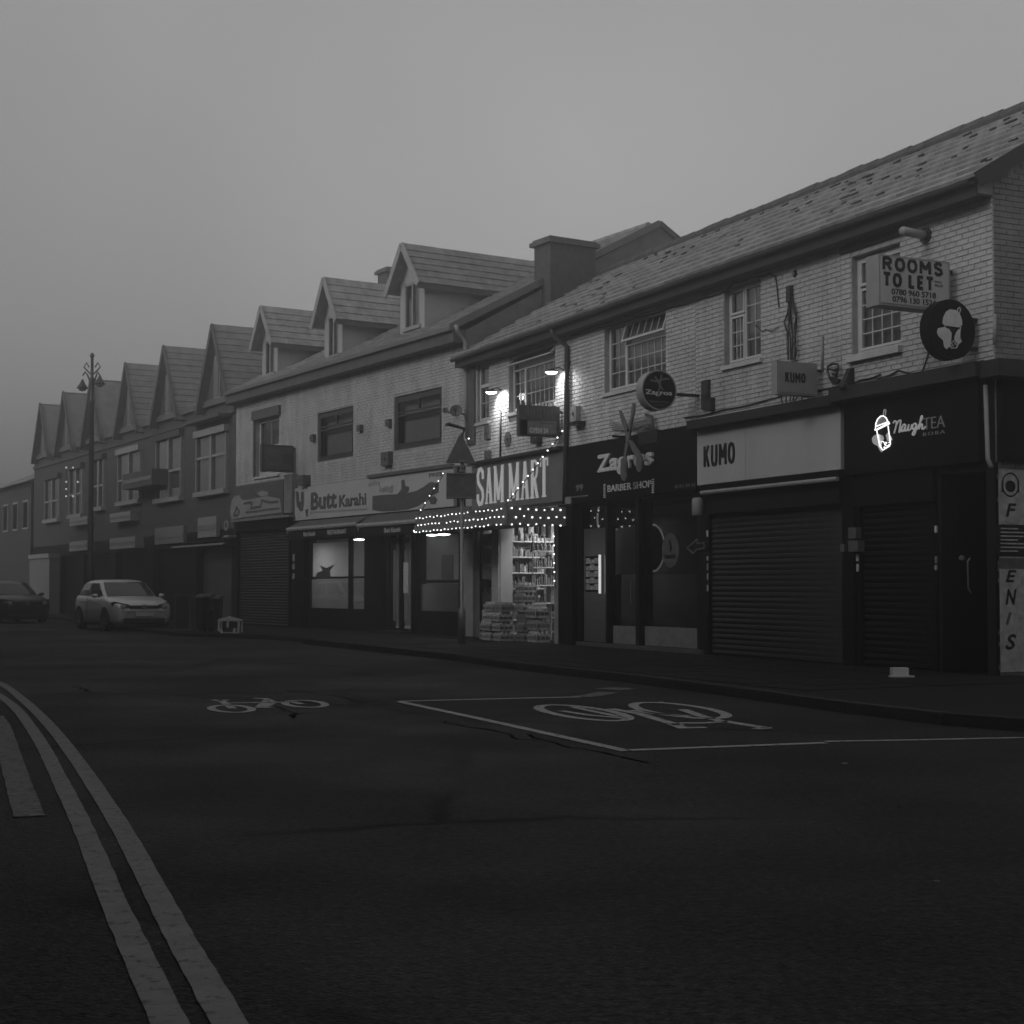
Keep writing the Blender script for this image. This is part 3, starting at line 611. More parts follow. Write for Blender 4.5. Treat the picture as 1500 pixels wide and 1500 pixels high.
# openings at street level
def gh(px0, px1, ztop, zbot=PZ): return (A.X(px0), A.X(px1), zbot, ztop)
Zshop_s = fz(735, 764); Zshop_z = Zz_b-.02
sam = house_A('corner_shop', 'sam', 'zag', 'lit grocery shop with fairy light canopy, packs stacked outside, leftmost of the long brick range', [wS1, wS2], [gh(699, 721, Zshop_s), gh(733, 817, Zshop_s)], Zs_t, low='render')
zag = house_A('barber_shop', 'zag', 'kumo', 'barber shop with dark glass front under black fascia with large scissors', [wZ], [gh(847, 887, Zz_b-.05), gh(890, 931, Zz_b-.05), gh(936, 1031, Zz_b-.05)], Zz_t, low='dado')
kum = house_A('shuttered_shop', 'kumo', 'tea', 'shop with pale blank fascia and wide closed roller shutter', [wK], [gh(1040, 1236, Zk_b-.36)], Zk_t+.15, low='dado')
tea = house_A('tea_shop', 'tea', 'end', 'corner tea shop with black fascia, narrow black shutter and dark doorway', [wT], [gh(1262, 1371, Zt_b-.3), gh(1380, 1446, Zt_b-.12)], Zt_t+.2, single=300, low='dado')
# street-level floors of the range show through the openings: closed rooms behind
def room(parent, x0, x1, z0, z1, dep, mt, y=.3, floor='shop_floor'):
    m = MB(); m.quad((x0, y+dep, z0), (x1, y+dep, z0), (x1, y+dep, z1), (x0, y+dep, z1)); m.quad((x0, y, z0), (x0, y+dep, z0), (x0, y+dep, z1), (x0, y, z1)); m.quad((x1, y+dep, z0), (x1, y, z0), (x1, y, z1), (x1, y+dep, z1))
    m.quad((x0, y+dep, z1), (x1, y+dep, z1), (x1, y, z1), (x0, y, z1)); o = m.build('interior_wall', mt, parent)
    MB().quad((x0, y, z0), (x1, y, z0), (x1, y+dep, z0), (x0, y+dep, z0)).build('interior_floor', floor, parent); return o
room(sam, .25, xA['zag']-.1, PZ+.02, 2.9, 3.2, 'shop_wall')
room(zag, xA['zag']+.15, xA['kumo']-.05, PZ+.02, 2.75, 3.5, 'barber_wall', floor='room_dark')
for t, a, b in ((sam, 'sam', 'zag'), (zag, 'zag', 'kumo'), (kum, 'kumo', 'tea'), (tea, 'tea', 'end')):
    x0, x1 = xA[a], (xA[b] if b != 'end' else A.len)
    MB().box(x0+.01, x1-.01, .35, BACKY-.2, 2.95, 3.05).box(x0+.01, x1-.01, .35, BACKY-.2, EZ-.35, EZ-.3).build('floor_slab', 'room_dark', t)
    MB().box(x0+.0, x0+.08, .31, BACKY-.2, 3.05, EZ-.35).build('party_wall', 'room_dark', t)

# ---- side wall at the corner
xe = A.len
side = MB(); side.quad((xe, 0, 0), (xe, BACKY, 0), (xe, BACKY, EZ), (xe, 0, EZ)); side.quad((xe, -SOFF+.05, EZ-.28), (xe, BACKY, EZ-.28), (xe, BACKY, EZ), (xe, DEPTH, RIDGE-.12), (xe, -SOFF+.05, EZ-.15))
so = side.build('side_wall', 'joint', tea)
sb = MB(); H = BH_+BJ; P = BW_+BJ; r = random.Random(5)
for j in range(int(EZ/H)+20):
    zc = .1+(j+.5)*H
    ymax = BACKY if zc < EZ-.1 else DEPTH+(RIDGE-.15-zc)/(RIDGE-EZ)*DEPTH
    ymin = .0 if zc < EZ-.25 else max(0, (zc-EZ+.15)/(RIDGE-EZ)*DEPTH)
    for i in range(int(BACKY/P)+1):
        a = (0 if j % 2 else -P/2)+i*P; b = a+BW_; a, b = max(a, ymin+.003), min(b, ymax)
        if b-a < .03: continue
        x = xe+r.uniform(-.002, .003); e = .004; h = BH_/2
        sb.add([(x, a, zc-h), (x, b, zc-h), (x, b, zc+h), (x, a, zc+h), (x+.012, a+e, zc-h+e), (x+.012, b-e, zc-h+e), (x+.012, b-e, zc+h-e), (x+.012, a+e, zc+h-e)], [(4, 5, 6, 7), (0, 1, 5, 4), (1, 2, 6, 5), (2, 3, 7, 6), (3, 0, 4, 7)])
sb.build('brick', 'brick_side', so, kind='stuff')
vb = MB()      # bargeboard up the verge
vb.bar((xe+.13, -SOFF-.08, EZ-.15), (xe+.13, DEPTH, RIDGE-.09), .03, .2); vb.build('bargeboard', 'fascia_dark', tea)
MB().box(xe-.02, xe+.35, -.25, BACKY, Zt_t-.02, Zt_t+.2).build('side_cornice', 'fascia_dark', tea)
MB().box(xe+.013, xe+.10, .02, BACKY, Zt_b, Zt_t-.03).build('side_fascia', 'sign_black', tea)
MB().box(xe-.005, xe+.014, -.013, .03, PZ, Zt_b-.02).build('corner_post', 'black', tea)

# ---- upper windows of the range
x0, x1, z0, z1 = wS1; window(sam, x0, x1, z0, z1, [(0, 1, .63, 1, 1, 1, 0), (0, 1, 0, .63, 2, 2, 0)], y=.06)
x0, x1, z0, z1 = wS2; window(sam, x0, x1, z0, z1, [(0, .27, 0, .74, 2, 3, 0), (.0, 1, .76, 1, 1, 1, R(38)), (.27, 1, 0, .74, 7, 3, 0)])
x0, x1, z0, z1 = wZ; window(zag, x0, x1, z0, z1, [(0, .29, 0, 1, 2, 4, 0), (.29, 1, .68, 1, 6, 1, R(17)), (.29, 1, 0, .66, 6, 3, 0)])
x0, x1, z0, z1 = wK; window(kum, x0, x1, z0, z1, [(0, .43, .66, 1, 1, 1, 0), (0, .43, 0, .64, 3, 3, 0), (.45, 1, 0, 1, 2, 4, 0)])
x0, x1, z0, z1 = wT; window(tea, x0, x1, z0, z1, [(0, 1, .72, 1, 4, 1, 0), (0, 1, 0, .69, 4, 4, 0)], sill_h=.10, sill_o=.10, fw=.07)
hx0, hz1 = A.X(1236), A.hit(1236, 349).z; MB().box(hx0, A.X(1331), -.05, -.013, A.hit(1236, 372).z, min(hz1, EZ-.33)).build('blind_box', 'fascia_dark', tea)

# ---- shop fascias (signs)
def signboard(name, label, x0, x1, z0, z1, out, mt, thick=.08, group='shop name boards'):
    t = thing(name, label, 'shop sign', A, (x0, 0, z0), group)
    MB().box(x0, x1, -out, -.014, z0, z1).build('board', mt, t); return t
fs = signboard('shop_sign', 'glowing grocery name board with tall serif letters above the fairy light canopy', A.X(691, .1), A.X(825, .1), Zs_b, Zs_t, .10, 'sign_grey')
MB().box(A.X(691, .1), A.X(825, .1), -.22, -.014, Zs_t+.005, Zs_t+.06).build('cornice', 'fascia_dark', fs)
# slab serif letters, drawn as strokes
def serif_word(name, s, parent, mp, u0, u1, v0, v1, mt, d=.02):
    adv = [1.0 if c != 'M' else 1.35 for c in s]; adv = [.35 if c == ' ' else a for c, a in zip(s, adv)]; k = (u1-u0)/sum(adv); u = u0; h = v1-v0
    for c, a in zip(s, adv):
        w_ = a*k*.86; mb = MB(); T = w_*.27; t2 = w_*.13; S = lambda pts, w: mb.stroke([(u+px*w_, v0+py*h) for px, py in pts], w, mp, d)
        ser = lambda cx, cy, l=.34: mb.stroke([(u+(cx-l/2)*w_, v0+cy*h), (u+(cx+l/2)*w_, v0+cy*h)], h*.045, mp, d+.001)
        if c == 'S': S([(.86, .70), (.84, .88), (.6, .975), (.3, .96), (.14, .8), (.2, .62), (.5, .5), (.8, .38), (.88, .2), (.7, .04), (.35, .02), (.16, .12), (.14, .3)], T*.85)
        if c == 'A': S([(.5, .98), (.82, .02)], T); S([(.5, .98), (.18, .02)], t2); S([(.27, .32), (.72, .32)], t2*.8); ser(.18, .025); ser(.82, .025)
        if c == 'M': S([(.14, .02), (.14, .98)], t2); S([(.14, .98), (.5, .08)], T*.7); S([(.86, .98), (.5, .08)], t2*.8); S([(.86, .02), (.86, .98)], T*.75); ser(.14, .025, .26); ser(.86, .025, .28); ser(.12, .975, .2); ser(.88, .975, .2)
        if c == 'R': S([(.26, .02), (.26, .98)], T); S([(.26, .95), (.62, .95), (.82, .86), (.84, .72), (.76, .56), (.55, .5), (.26, .5)], t2*1.1); S([(.5, .5), (.85, .02)], T*.9); ser(.26, .025, .44); ser(.85, .025, .28)
        if c == 'T': S([(.5, .02), (.5, .98)], T); S([(.08, .96), (.92, .96)], t2); S([(.1, .98), (.1, .78)], t2*.7); S([(.9, .98), (.9, .78)], t2*.7); ser(.5, .025, .44)
        if mb.v: mb.build(name, mt, parent)
        u += a*k
x0, x1 = A.X(699, .1), A.X(806, .1); zb, zt = A.Z(699, 731, .1), A.Z(699, 690, .1)
serif_word('letter', 'SAM MART', fs, onface(.10), x0, x1, Zs_b+.12, Zs_t-.10, 'sign_glow')
zs = signboard('shop_sign', 'black barber name board with bold pale lettering behind the scissors', A.X(830, .06), A.X(1020.5, .06), Zz_b, Zz_t, .06, 'sign_black')
text('lettering', 'Zagros', zs, onface(.06), A.X(878, .06), A.X(959, .06), A.hit(878, 700, .06).z, A.hit(878, 667, .06).z, 'letter_white', .05, .045)
text('lettering', 'BARBER SHOP', zs, onface(.06), A.X(891, .06), A.X(955, .06), A.hit(891, 721, .06).z, A.hit(891, 711, .06).z, 'letter_white', .015, .0)
text('lettering', '99', zs, onface(.06), A.X(844, .06), A.X(855, .06), A.hit(844, 720, .06).z, A.hit(844, 710.5, .06).z, 'letter_grey', .01, .04)
text('lettering', '0121-24 51', zs, onface(.06), A.X(989, .06), A.X(1019, .06), A.hit(989, 715.5, .06).z, A.hit(989, 710.5, .06).z, 'letter_grey', .006, .0)
MB().box(A.X(835, .06), A.X(862, .06), -.066, -.06, A.hit(835, 729.5, .06).z, A.hit(835, 728, .06).z).build('rule_line', 'letter_grey', zs)
for px in (886.5, 957.5):      # striped poles each side of the word
    m = MB(); x = A.X(px, .06); za, zb_ = A.hit(px, 729 if px < 900 else 722, .06).z, A.hit(px, 708 if px < 900 else 700, .06).z
    for i in range(7): z = za+(zb_-za)*i/7; m.box(x-.035, x+.035, -.075, -.06, z, z+(zb_-za)/12)
    m.build('barber_pole_mark', 'letter_white', zs)
MB().box(A.X(830, .06)-.02, A.X(838, .06), -.085, -.014, Zz_b-.02, Zz_b+.13).build('bracket', 'print_mid', zs)
ks = signboard('shop_sign', 'pale blank name board with condensed black name at its left end', A.X(1022, .10), A.X(1233, .10), Zk_b, Zk_t, .10, 'sign_white')
for i in (1,): xx = A.X(1093, .1); MB().box(xx-.003, xx+.003, -.102, -.10, Zk_b, Zk_t).build('joint_line', 'print_mid', ks)
sans_word('lettering', 'KUMO', ks, onface(.10), A.X(1031.5, .1), A.X(1078, .1), A.hit(1031.5, 684, .1).z, A.hit(1031.5, 654, .1).z, 'letter_black', .17)
MB().box(A.X(1022, .1)-.02, A.X(1233, .1)+.05, -.30, -.014, Zk_t+.004, Zk_t+.15).build('cornice', 'fascia_dark', ks)
ts = signboard('shop_sign', 'black tea shop name board with glowing neon cup and faint lettering', A.X(1238, .12), A.X(1436, .12), Zt_b, Zt_t, .12, 'sign_black')
MB().box(A.X(1233, .12), A.len+.02, -.34, -.014, Zt_t+.004, Zt_t+.2).build('cornice', 'fascia_dark', ts)
def P3(px, py, out=.14): return tuple(A.hit(px, py, out))
def crop(pp, ox, oy, s, out=.14): return [P3(ox+x/s, oy+y/s, out) for x, y in pp]
def arc(cx, cy, rx, ry, a0, a1, n=10, rot=0):
    o = []
    for i in range(n+1):
        t = R(a0+(a1-a0)*i/n); x, y = rx*math.cos(t), -ry*math.sin(t); o.append((cx+x*math.cos(R(rot))-y*math.sin(R(rot)), cy+x*math.sin(R(rot))+y*math.cos(R(rot))))
    return o
def CR(pp): return crop(pp, 1250, 580, 6)
m = MB()
m.tube(CR([(196, 290), (197, 245), (212, 205), (240, 178), (265, 175), (290, 195), (303, 228)]), .0085, 6)
m.tube(CR([(200, 268), (310, 226), (318, 243), (208, 298), (190, 302), (198, 270)]), .0085, 6)
m.tube(CR([(206, 306), (232, 440), (258, 476), (318, 440), (326, 420), (305, 262)]), .0085, 6)
m.tube(CR([(212, 288), (306, 240)]), .007, 6)
m.build('cup_tube', 'neon', ts)
m = MB(); m.tube(CR([(262, 168), (272, 118), (286, 122), (282, 170)]), .008, 6); m.build('straw_tube', 'neon_dim', ts)
m = MB(); rr = random.Random(2)
for i in range(26):
    x = 245+rr.random()*70; y = 400+rr.random()*55
    if y < 375+abs(x-262)*.6: y += 30
    if y > 462-(x-258)*.35: continue
    c = Vector(CR([(x, y)])[0]); m.lathe([(0.0, -.010), (.009, 0), (0, .010)], 6, c)
m.build('pearl', 'neon', ts)
def facemap(out): return lambda u, v, w: (u, -out-w, v)
def C2(pp, out=.12, f=None): return [(q[0], q[2]) for q in crop(pp, 1250, 580, 6, out)]
m = MB(); m.poly(C2([(205, 262), (212, 200), (245, 168), (282, 185), (300, 225)]), facemap(.12), .006); m.build('cup_panel', 'neon_faint', ts)
m = MB(); m.poly(C2([(165, 372), (185, 345), (225, 335), (262, 350), (270, 380), (255, 400), (250, 440), (262, 480), (250, 496), (235, 480), (215, 440), (185, 425), (168, 405)]), facemap(.12), .005)
m.poly(C2([(285, 345), (305, 320), (330, 350), (345, 385), (320, 400), (300, 395)]), facemap(.12), .004); m.build('hand_panel', 'soft_glow', ts)
naugh = [[(350, 238), (362, 222), (378, 228), (376, 262), (358, 328)], [(372, 270), (392, 228), (410, 216), (416, 226), (402, 320)], [(402, 320), (420, 300), (428, 270), (446, 250), (458, 262), (440, 305), (428, 310), (424, 290), (440, 255)], [(460, 260), (452, 300), (462, 306), (476, 290), (488, 250)],
         [(488, 250), (480, 295), (492, 302), (508, 280), (514, 250)], [(552, 248), (538, 242), (522, 262), (522, 288), (536, 292), (550, 270), (556, 246), (548, 310), (534, 342), (520, 336), (534, 308), (560, 290)], [(560, 290), (598, 210), (606, 184), (596, 184), (574, 292)], [(574, 292), (592, 256), (606, 250), (604, 285), (616, 290), (634, 268)]]
m = MB()
for i, s_ in enumerate(naugh): m.tube([P3(1250+x/6, 580+y/6, .13) for x, y in smooth(s_, 4)], .013, 5)
m.build('script_lettering', 'neon_dim', ts)
text('lettering', 'TEA', ts, onface(.12), A.X(1250+632/6, .12), A.X(1250+820/6, .12), A.hit(1355, 580+282/6, .12).z-.02, A.hit(1355, 580+195/6, .12).z, 'neon_faint', .012, -.01)
text('lettering', 'BOBA', ts, onface(.12), A.X(1250+628/6, .12), A.X(1250+820/6, .12), A.hit(1355, 580+352/6, .12).z, A.hit(1355, 580+322/6, .12).z, 'neon_faint', .012, -.01, spacing=1.3)
# ---- scissors and comb over the barber sign
sc = thing('scissors_sculpture', 'large pair of painted scissors fixed over the barber name board', 'sign ornament', A, (A.X(921, .3), -.3, A.Z(921, 700, .3)))
def CZ(pp, out): return [(q[0], q[2]) for q in crop(pp, 820, 560, 6.25, out)]
def thin(pp, f, cl):
    out = []
    for x, y in pp:
        c = cl[-1][1] if y > cl[-1][0] else cl[0][1]
        for (y0_, c0), (y1_, c1) in zip(cl[:-1], cl[1:]):
            if y0_ <= y <= y1_: c = c0+(c1-c0)*(y-y0_)/(y1_-y0_)
        out.append((c+(x-c)*f, y))
    return out
m = MB(); m.poly(CZ(thin([(548, 262), (572, 258), (606, 330), (650, 440), (660, 540), (640, 560), (610, 545), (600, 450), (560, 340)], .66, [(258, 560), (335, 583), (445, 625), (560, 637)]), .3), facemap(.3), .03); m.poly(CZ(thin([(610, 545), (650, 545), (625, 640), (618, 690), (636, 730), (638, 800), (632, 870), (612, 900), (580, 900), (560, 870), (556, 790), (566, 700), (590, 690)], .74, [(545, 630), (690, 600), (900, 597)]), .3), facemap(.3), .03); m.build('blade', 'silver_wood', sc)
m = MB(); m.poly(CZ(thin([(668, 195), (704, 195), (706, 260), (672, 380), (650, 545), (615, 545), (612, 450), (640, 380), (660, 280)], .62, [(195, 686), (380, 656), (545, 632)]), .34), facemap(.34), .03); m.poly(CZ(thin([(635, 535), (668, 530), (720, 600), (762, 660), (784, 720), (776, 790), (748, 824), (716, 814), (698, 780), (700, 720), (706, 690), (662, 620)], .74, [(530, 650), (610, 690), (690, 735), (824, 738)]), .34), facemap(.34), .03); m.build('blade', 'silver_wood', sc)
m = MB(); m.poly(CZ(arc(597, 780, 11, 50, 0, 340, 14), .375), facemap(.375), .006); m.poly(CZ(arc(739, 745, 14, 34, 0, 340, 14), .375), facemap(.375), .006); m.build('finger_hole', 'print_grey', sc)
m = MB(); m.stroke([(A.X(921, .4), A.Z(921, 628, .4)), (A.X(921.3, .4), A.Z(921.3, 632, .4))], .04, facemap(.4), .02); m.bar((A.X(921), 0, A.Z(921, 640)), (A.X(921), -.34, A.Z(921, 640)), .04); m.build('pivot', 'black', sc)
cm = thing('comb_sculpture', 'curved striped moustache shape mounted behind the scissors', 'sign ornament', A, (A.X(921, .2), -.2, A.Z(921, 640, .2)))
m = MB(); 
for k in range(4): m.stroke(CZ([(460, 350+k*20), (520, 375+k*18), (600, 390+k*15), (680, 350+k*20), (760, 320+k*25), (840, 330+k*22)], .06), .02, facemap(.06), .02)
m.build('comb_rib', 'sign_case', cm)
m = MB(); m.stroke(CZ([(790, 295), (850, 315), (860, 400), (820, 400)], .1), .05, facemap(.1), .03); m.stroke(CZ([(680, 430), (760, 405), (860, 410)], .1), .04, facemap(.1), .03); m.build('comb_frame', 'print_grey', cm)
m = MB(); m.box(A.X(934, .1), A.X(962, .1), -.08, -.02, A.Z(934, 652, .1), A.Z(934, 634, .1)); m.build('mounting_box', 'metal_black', cm)

# ---- unseen other side of the street, added and sized to shade road and fronts
def plain_house(a, b, h, label, depth=8):
    blk = Block(a, b); t = thing('unseen_terrace', label, 'terrace', blk, (0, 0, 0), 'unseen terraces shading the road'); Ln = blk.len
    n = max(2, int(Ln/3)); holes = []
    for i in range(n):
        x = Ln*(i+.5)/n; holes.append((x-.6, x+.6, 4.0, 5.7)); holes.append((x-1.1, x+1.1, .6, 2.6))
    wall(t, 0, Ln, 0, h, holes, 'brick_dark'); MB().box(0, Ln, .31, depth, 0, h-.02).build('core', 'room_dark', t)
    for hh in holes: MB().box(hh[0], hh[1], .1, .16, hh[2], hh[3]).build('window', 'car_glass', t)
    m = MB(); m.add([(-.1, -.3, h), (Ln+.1, -.3, h), (Ln+.1, depth/2, h+2.2), (-.1, depth/2, h+2.2), (-.1, depth+.3, h), (Ln+.1, depth+.3, h)], [(0, 1, 2, 3), (3, 2, 5, 4), (0, 3, 4), (1, 5, 2)]); m.build('roof', 'tile_far', t)
plain_house((-8.0, -18), (-6.2, 4), 12.2, 'unseen long dark brick terrace behind the left footway, raised for shade')
plain_house((-6.2, 4.2), (-9.2, 17.5), 11.0, 'unseen dark brick terrace continuing along the left footway, raised for shade')
plain_house((-9.6, 18), (-16.5, 38), 8.4, 'unseen dark brick terrace farther up the left side, added for shade')
plain_house((-17, 38.3), (-25.5, 58), 8.2, 'unseen last dark brick terrace up the left side, added for shade')
plain_house((10.4, 11.5), (16, -6), 7.4, 'unseen dark brick corner block across the side street, added for shade')
plain_house((17, -7), (-7, -19), 9.5, 'unseen dark brick row behind the viewpoint, added for shade')
# ================================================================ STREET LEVEL OF BLOCK A
def shutter(parent, x0, x1, z0, z1, n, mt, name='roller_shutter', guide='black'):
    t = MB().box(x0, x1, .06, .07, z0, z1).build(name, mt, parent); h = (z1-z0)/n; off = OFF[t.name]
    s = MB(); pr = [(0, 0), (-.022, h*.25), (-.03, h*.5), (-.022, h*.75), (0, h*.97)]
    s.add([(x, y, z) for x in (x0, x1) for y, z in pr], [(i, i+1, 6+i-1, 5+i) for i in range(4)]); me = s.mesh('slat', mt)
    for p in me.polygons:
        if p.normal.y > 0: p.flip()
    me.update()
    for i in range(n):
        o = bpy.data.objects.new('slat', me); COL.objects.link(o); o.parent = t; o.location = Vector((random.uniform(-.002, .002), .055+random.uniform(-.004, .004), z0+i*h))-off
    for a_ in (x0-.07, x1): MB().box(a_, a_+.07, -.03, .06, z0, z1).build('guide_rail', guide, parent)
    return t
kx0, kx1 = A.X(1041), A.X(1236); kt = fz(1040, 752)
shutter(kum, kx0, kx1, PZ+.01, kt, 27, 'shutter')
MB().box(kx0-.07, kx1+.04, -.10, -.01, kt-.01, Zk_b-.12).build('shutter_box', 'dado', kum)
MB().tube([(A.X(1028, .22), -.22, A.Z(1028, 722, .22)), (A.X(1228, .22), -.22, A.Z(1028, 722, .22))], .035, 8).build('awning_rail', 'stone', kum)
MB().box(A.X(1028, .2), A.X(1228, .2), -.19, -.014, A.Z(1028, 721, .2)+.02, Zk_b-.01).build('awning_case', 'black', kum)
tx0, tx1 = A.X(1263), A.X(1370); tt = fz(1262, 742)
shutter(tea, tx0, tx1, PZ+.01, tt, 25, 'shutter_black')
MB().box(tx0-.07, tx1+.07, -.08, -.01, tt, Zt_b-.05).build('shutter_box', 'black', tea)
# recessed doorway of the tea shop
dx0, dx1 = A.X(1380), A.X(1446)
MB().box(dx0, dx1, .9, .95, PZ, Zt_b-.15).build('door', 'black', tea)
MB().box(dx0-.05, dx0, .3, .9, PZ, Zt_b-.12).box(dx1, dx1+.05, .3, .9, PZ, Zt_b-.12).box(dx0, dx1, .3, .9, Zt_b-.12, Zt_b-.1).build('door_recess', 'black', tea)
p = A.hit(1412, 818, 0); hx = p.x; hz = p.z
MB().lathe([(.0, -.05), (.045, -.02), (.045, .02), (0, .05)], 10, (hx, -.03, hz)).build('handle_globe', 'metal', tea)  # small metal globe of the door handle, not a lamp
MB().tube([(A.X(1423), -.02, fz(1423, 818)), (A.X(1423), -.06, fz(1423, 822)), (A.X(1423.5), -.06, fz(1423, 862)), (A.X(1424), -.02, fz(1423, 868))], .012, 6).build('door_pull', 'metal', tea)
# sticker strips and meter boxes on the pilasters
def stickers(parent, px, pys, w, out=.035, seed=1, mt='sticker'):
    r = random.Random(seed)
    for a, b in pys:
        x = A.X(px, out); m = MB(); m.box(x-w/2+r.uniform(-.01, .01), x+w/2, -out-.004, -out+.02, A.hit(px, b, out).z, A.hit(px, a, out).z); m.build('sticker', mt, parent)
stickers(kum, 1241.5, [(756, 768), (770, 776), (820, 828), (832, 848), (856, 868), (873, 884)], .10, seed=3)
stickers(tea, 1256.5, [(718, 729), (812, 822), (826, 837)], .05, seed=4)
stickers(tea, 1371, [(770, 780), (815, 825), (828, 835)], .04, seed=6)
stickers(kum, 1036.5, [(777, 786), (815, 821), (825, 835), (840, 849), (857, 866)], .05, seed=5)
MB().box(A.X(1239), A.X(1256), -.05, -.01, PZ, Zk_b-.1).build('pilaster', 'black', kum)
mbx = MB(); mbx.box(A.X(1243, .15), A.X(1254, .15), -.15, -.05, fz(1243, 789, .15), fz(1243, 773, .15)).box(A.X(1243, .17), A.X(1257, .17), -.17, -.05, fz(1243, 808, .17), fz(1243, 792, .17)).box(A.X(1231, .1), A.X(1237, .1), -.1, -.03, fz(1231, 808, .1), fz(1231, 797, .1))
mbx.build('meter_box', 'metal', kum, kind='stuff')
lt = thing('wall_lantern', 'pale cylinder lantern between the barber window and the pale fascia', 'lantern', A, (A.X(1022, .2), -.2, fz(1022, 752, .2)))
cx, zt_, zb_ = A.X(1022.5, .2), A.Z(1022.5, 729, .2), A.Z(1022.5, 756, .2)
MB().lathe([(.075, 0), (.095, .02), (.10, zt_-zb_-.03), (.07, zt_-zb_)], 14, (cx, -.2, zb_)).build('shade', 'sign_case', lt, smooth=True)
MB().box(cx-.09, cx+.09, -.2, -.01, zt_, zt_+.05).build('bracket', 'black', lt)
# pale pipe at the corner by the black fascia
pp = thing('downpipe', 'short pale pipe running down beside the black corner fascia', 'pipe', A, (A.X(1443, .1), -.15, 3))
a = A.hit(1443.5, 564, .16); b = A.hit(1447, 672, .16); c = A.hit(1450, 684, .16)
MB().tube([a, b, c+Vector((.03, 0, -.01))], .03, 8).build('pipe', 'pipe_white', pp, smooth=True)
# side wall posters
yS = lambda px, py: A.hitx(px, py, xe+.03)
pt = thing('poster_panel', 'tall grey panel with vertical letters and round emblem on the corner side wall', 'sign panel', A, (xe+.02, .3, PZ))
y0, zt0 = yS(1457.5, 687); y1 = yS(1512, 687)[0]+.6; zb0 = yS(1463, 985)[1]; ya = y0
y0 = max(y0, .035)
MB().box(xe+.014, xe+.03, y0, y1, zb0, zt0).build('board', 'side_poster', pt)
sm = onproj(xe+.03)
def YZ(px, py): return yS(px, py)
ey, ez = YZ(1480, 710); m = MB(); sc_y = abs(YZ(1492, 710)[0]-ey); sc_z = abs(YZ(1480, 693)[1]-ez)
m.stroke([(ey+sc_y*math.cos(R(k*15)), ez+sc_z*math.sin(R(k*15))) for k in range(24)], .02, sm, .003, True); m.poly([(ey+sc_y*.62*math.cos(R(k*20)), ez-.02+sc_z*.5*math.sin(R(k*20))) for k in range(18)], sm, .002)
m.poly([(ey-sc_y*1.06, ez-.10), (ey-sc_y*.86, ez-.1), (ey-sc_y*.86, ez+.05), (ey-sc_y*1.06, ez+.05)], sm, .004); m.poly([(ey+sc_y*.86, ez-.1), (ey+sc_y*1.06, ez-.1), (ey+sc_y*1.06, ez+.05), (ey+sc_y*.86, ez+.05)], sm, .004)
m.build('emblem', 'letter_black', pt)
for ch, pa, pb in (('F', 737, 757), ('E', 835, 853), ('N', 863, 886), ('I', 897, 915), ('S', 929, 952)):
    q0 = YZ(1473, pb); q1 = YZ(1489 if ch != 'I' else 1482, pa)
    text('letter', ch, pt, sm, q0[0], q1[0], q0[1], YZ(1473, pa)[1], 'letter_black' if ch != 'I' else 'print_grey', .003, .03, .25)
a = YZ(1459, 815); b = YZ(1500, 768); MB().box(xe+.03, xe+.034, a[0], b[0]+.5, a[1], YZ(1459, 768)[1]).build('notice', 'letter_black', pt)
a = YZ(1459, 833); MB().box(xe+.03, xe+.033, a[0]+.05, a[0]+.95, a[1], YZ(1459, 817)[1]).build('notice', 'print_grey', pt)
for k in range(7):
    q = YZ(1461, 775+k*5.5); MB().box(xe+.034, xe+.036, q[0]+.05, q[0]+.35+.1*(k % 3), q[1], q[1]+.018).build('print_line', 'side_poster', pt)
for px in (1484,): q = YZ(px, 762); MB().poly([(q[0]+.13*math.cos(R(k*30)), q[1]+.05*math.sin(R(k*30))) for k in range(12)], sm, .006).build('rosette', 'stone', pt)

# ---- barber shop front
gx = A.X; top_z = Zz_b-.05; bot = PZ+.02
def framed_glass(parent, px0, px1, zt, zb, fr='black', gm='glass_dark', kick=None, kmt='print_mid', mid=None):
    x0, x1 = gx(px0), gx(px1); m = MB(); f = .06
    m.box(x0, x0+f, .05, .12, zb, zt).box(x1-f, x1, .05, .12, zb, zt).box(x0+f, x1-f, .05, .12, zt-f, zt).box(x0+f, x1-f, .05, .12, zb, zb+f)
    for z in mid or []: m.box(x0+f, x1-f, .05, .12, z-.03, z+.03)
    fo = m.build('shop_window', fr, parent)
    MB().quad((x0+f, .085, zb+f), (x1-f, .085, zb+f), (x1-f, .085, zt-f), (x0+f, .085, zt-f)).build('pane', gm, fo)
    if kick: MB().box(x0+f, x1-f, .07, .083, zb+f, kick).build('kick_panel', kmt, fo)
    return fo
w1 = framed_glass(zag, 847, 887, top_z, bot, gm='glass_dark'); 
MB().quad((gx(849), .10, bot+.06), (gx(885), .10, bot+.06), (gx(885), .10, fz(848, 775)), (gx(849), .10, fz(848, 775))).build('frosted_film', 'frost', w1)
d1 = framed_glass(zag, 891, 930, top_z, bot, kick=fz(890, 916), mid=[fz(891, 768)], gm='glass_dark')
MB().quad((gx(895), .10, fz(891, 842)), (gx(926), .10, fz(891, 842)), (gx(926), .10, fz(891, 774)), (gx(895), .10, fz(891, 774))).build('frosted_film', 'frost', d1)
MB().tube([(gx(924), .0, fz(924, 850)), (gx(924), .0, fz(924, 885))], .015, 6).build('door_handle', 'metal', d1)
w2 = framed_glass(zag, 937, 1030, top_z, bot, kick=fz(937, 917))
MB().quad((gx(940), .13, fz(937, 842)), (gx(1027), .13, fz(937, 842)), (gx(1027), .13, fz(937, 770)), (gx(940), .13, fz(937, 770))).build('frosted_film', 'glass_dark', w2)

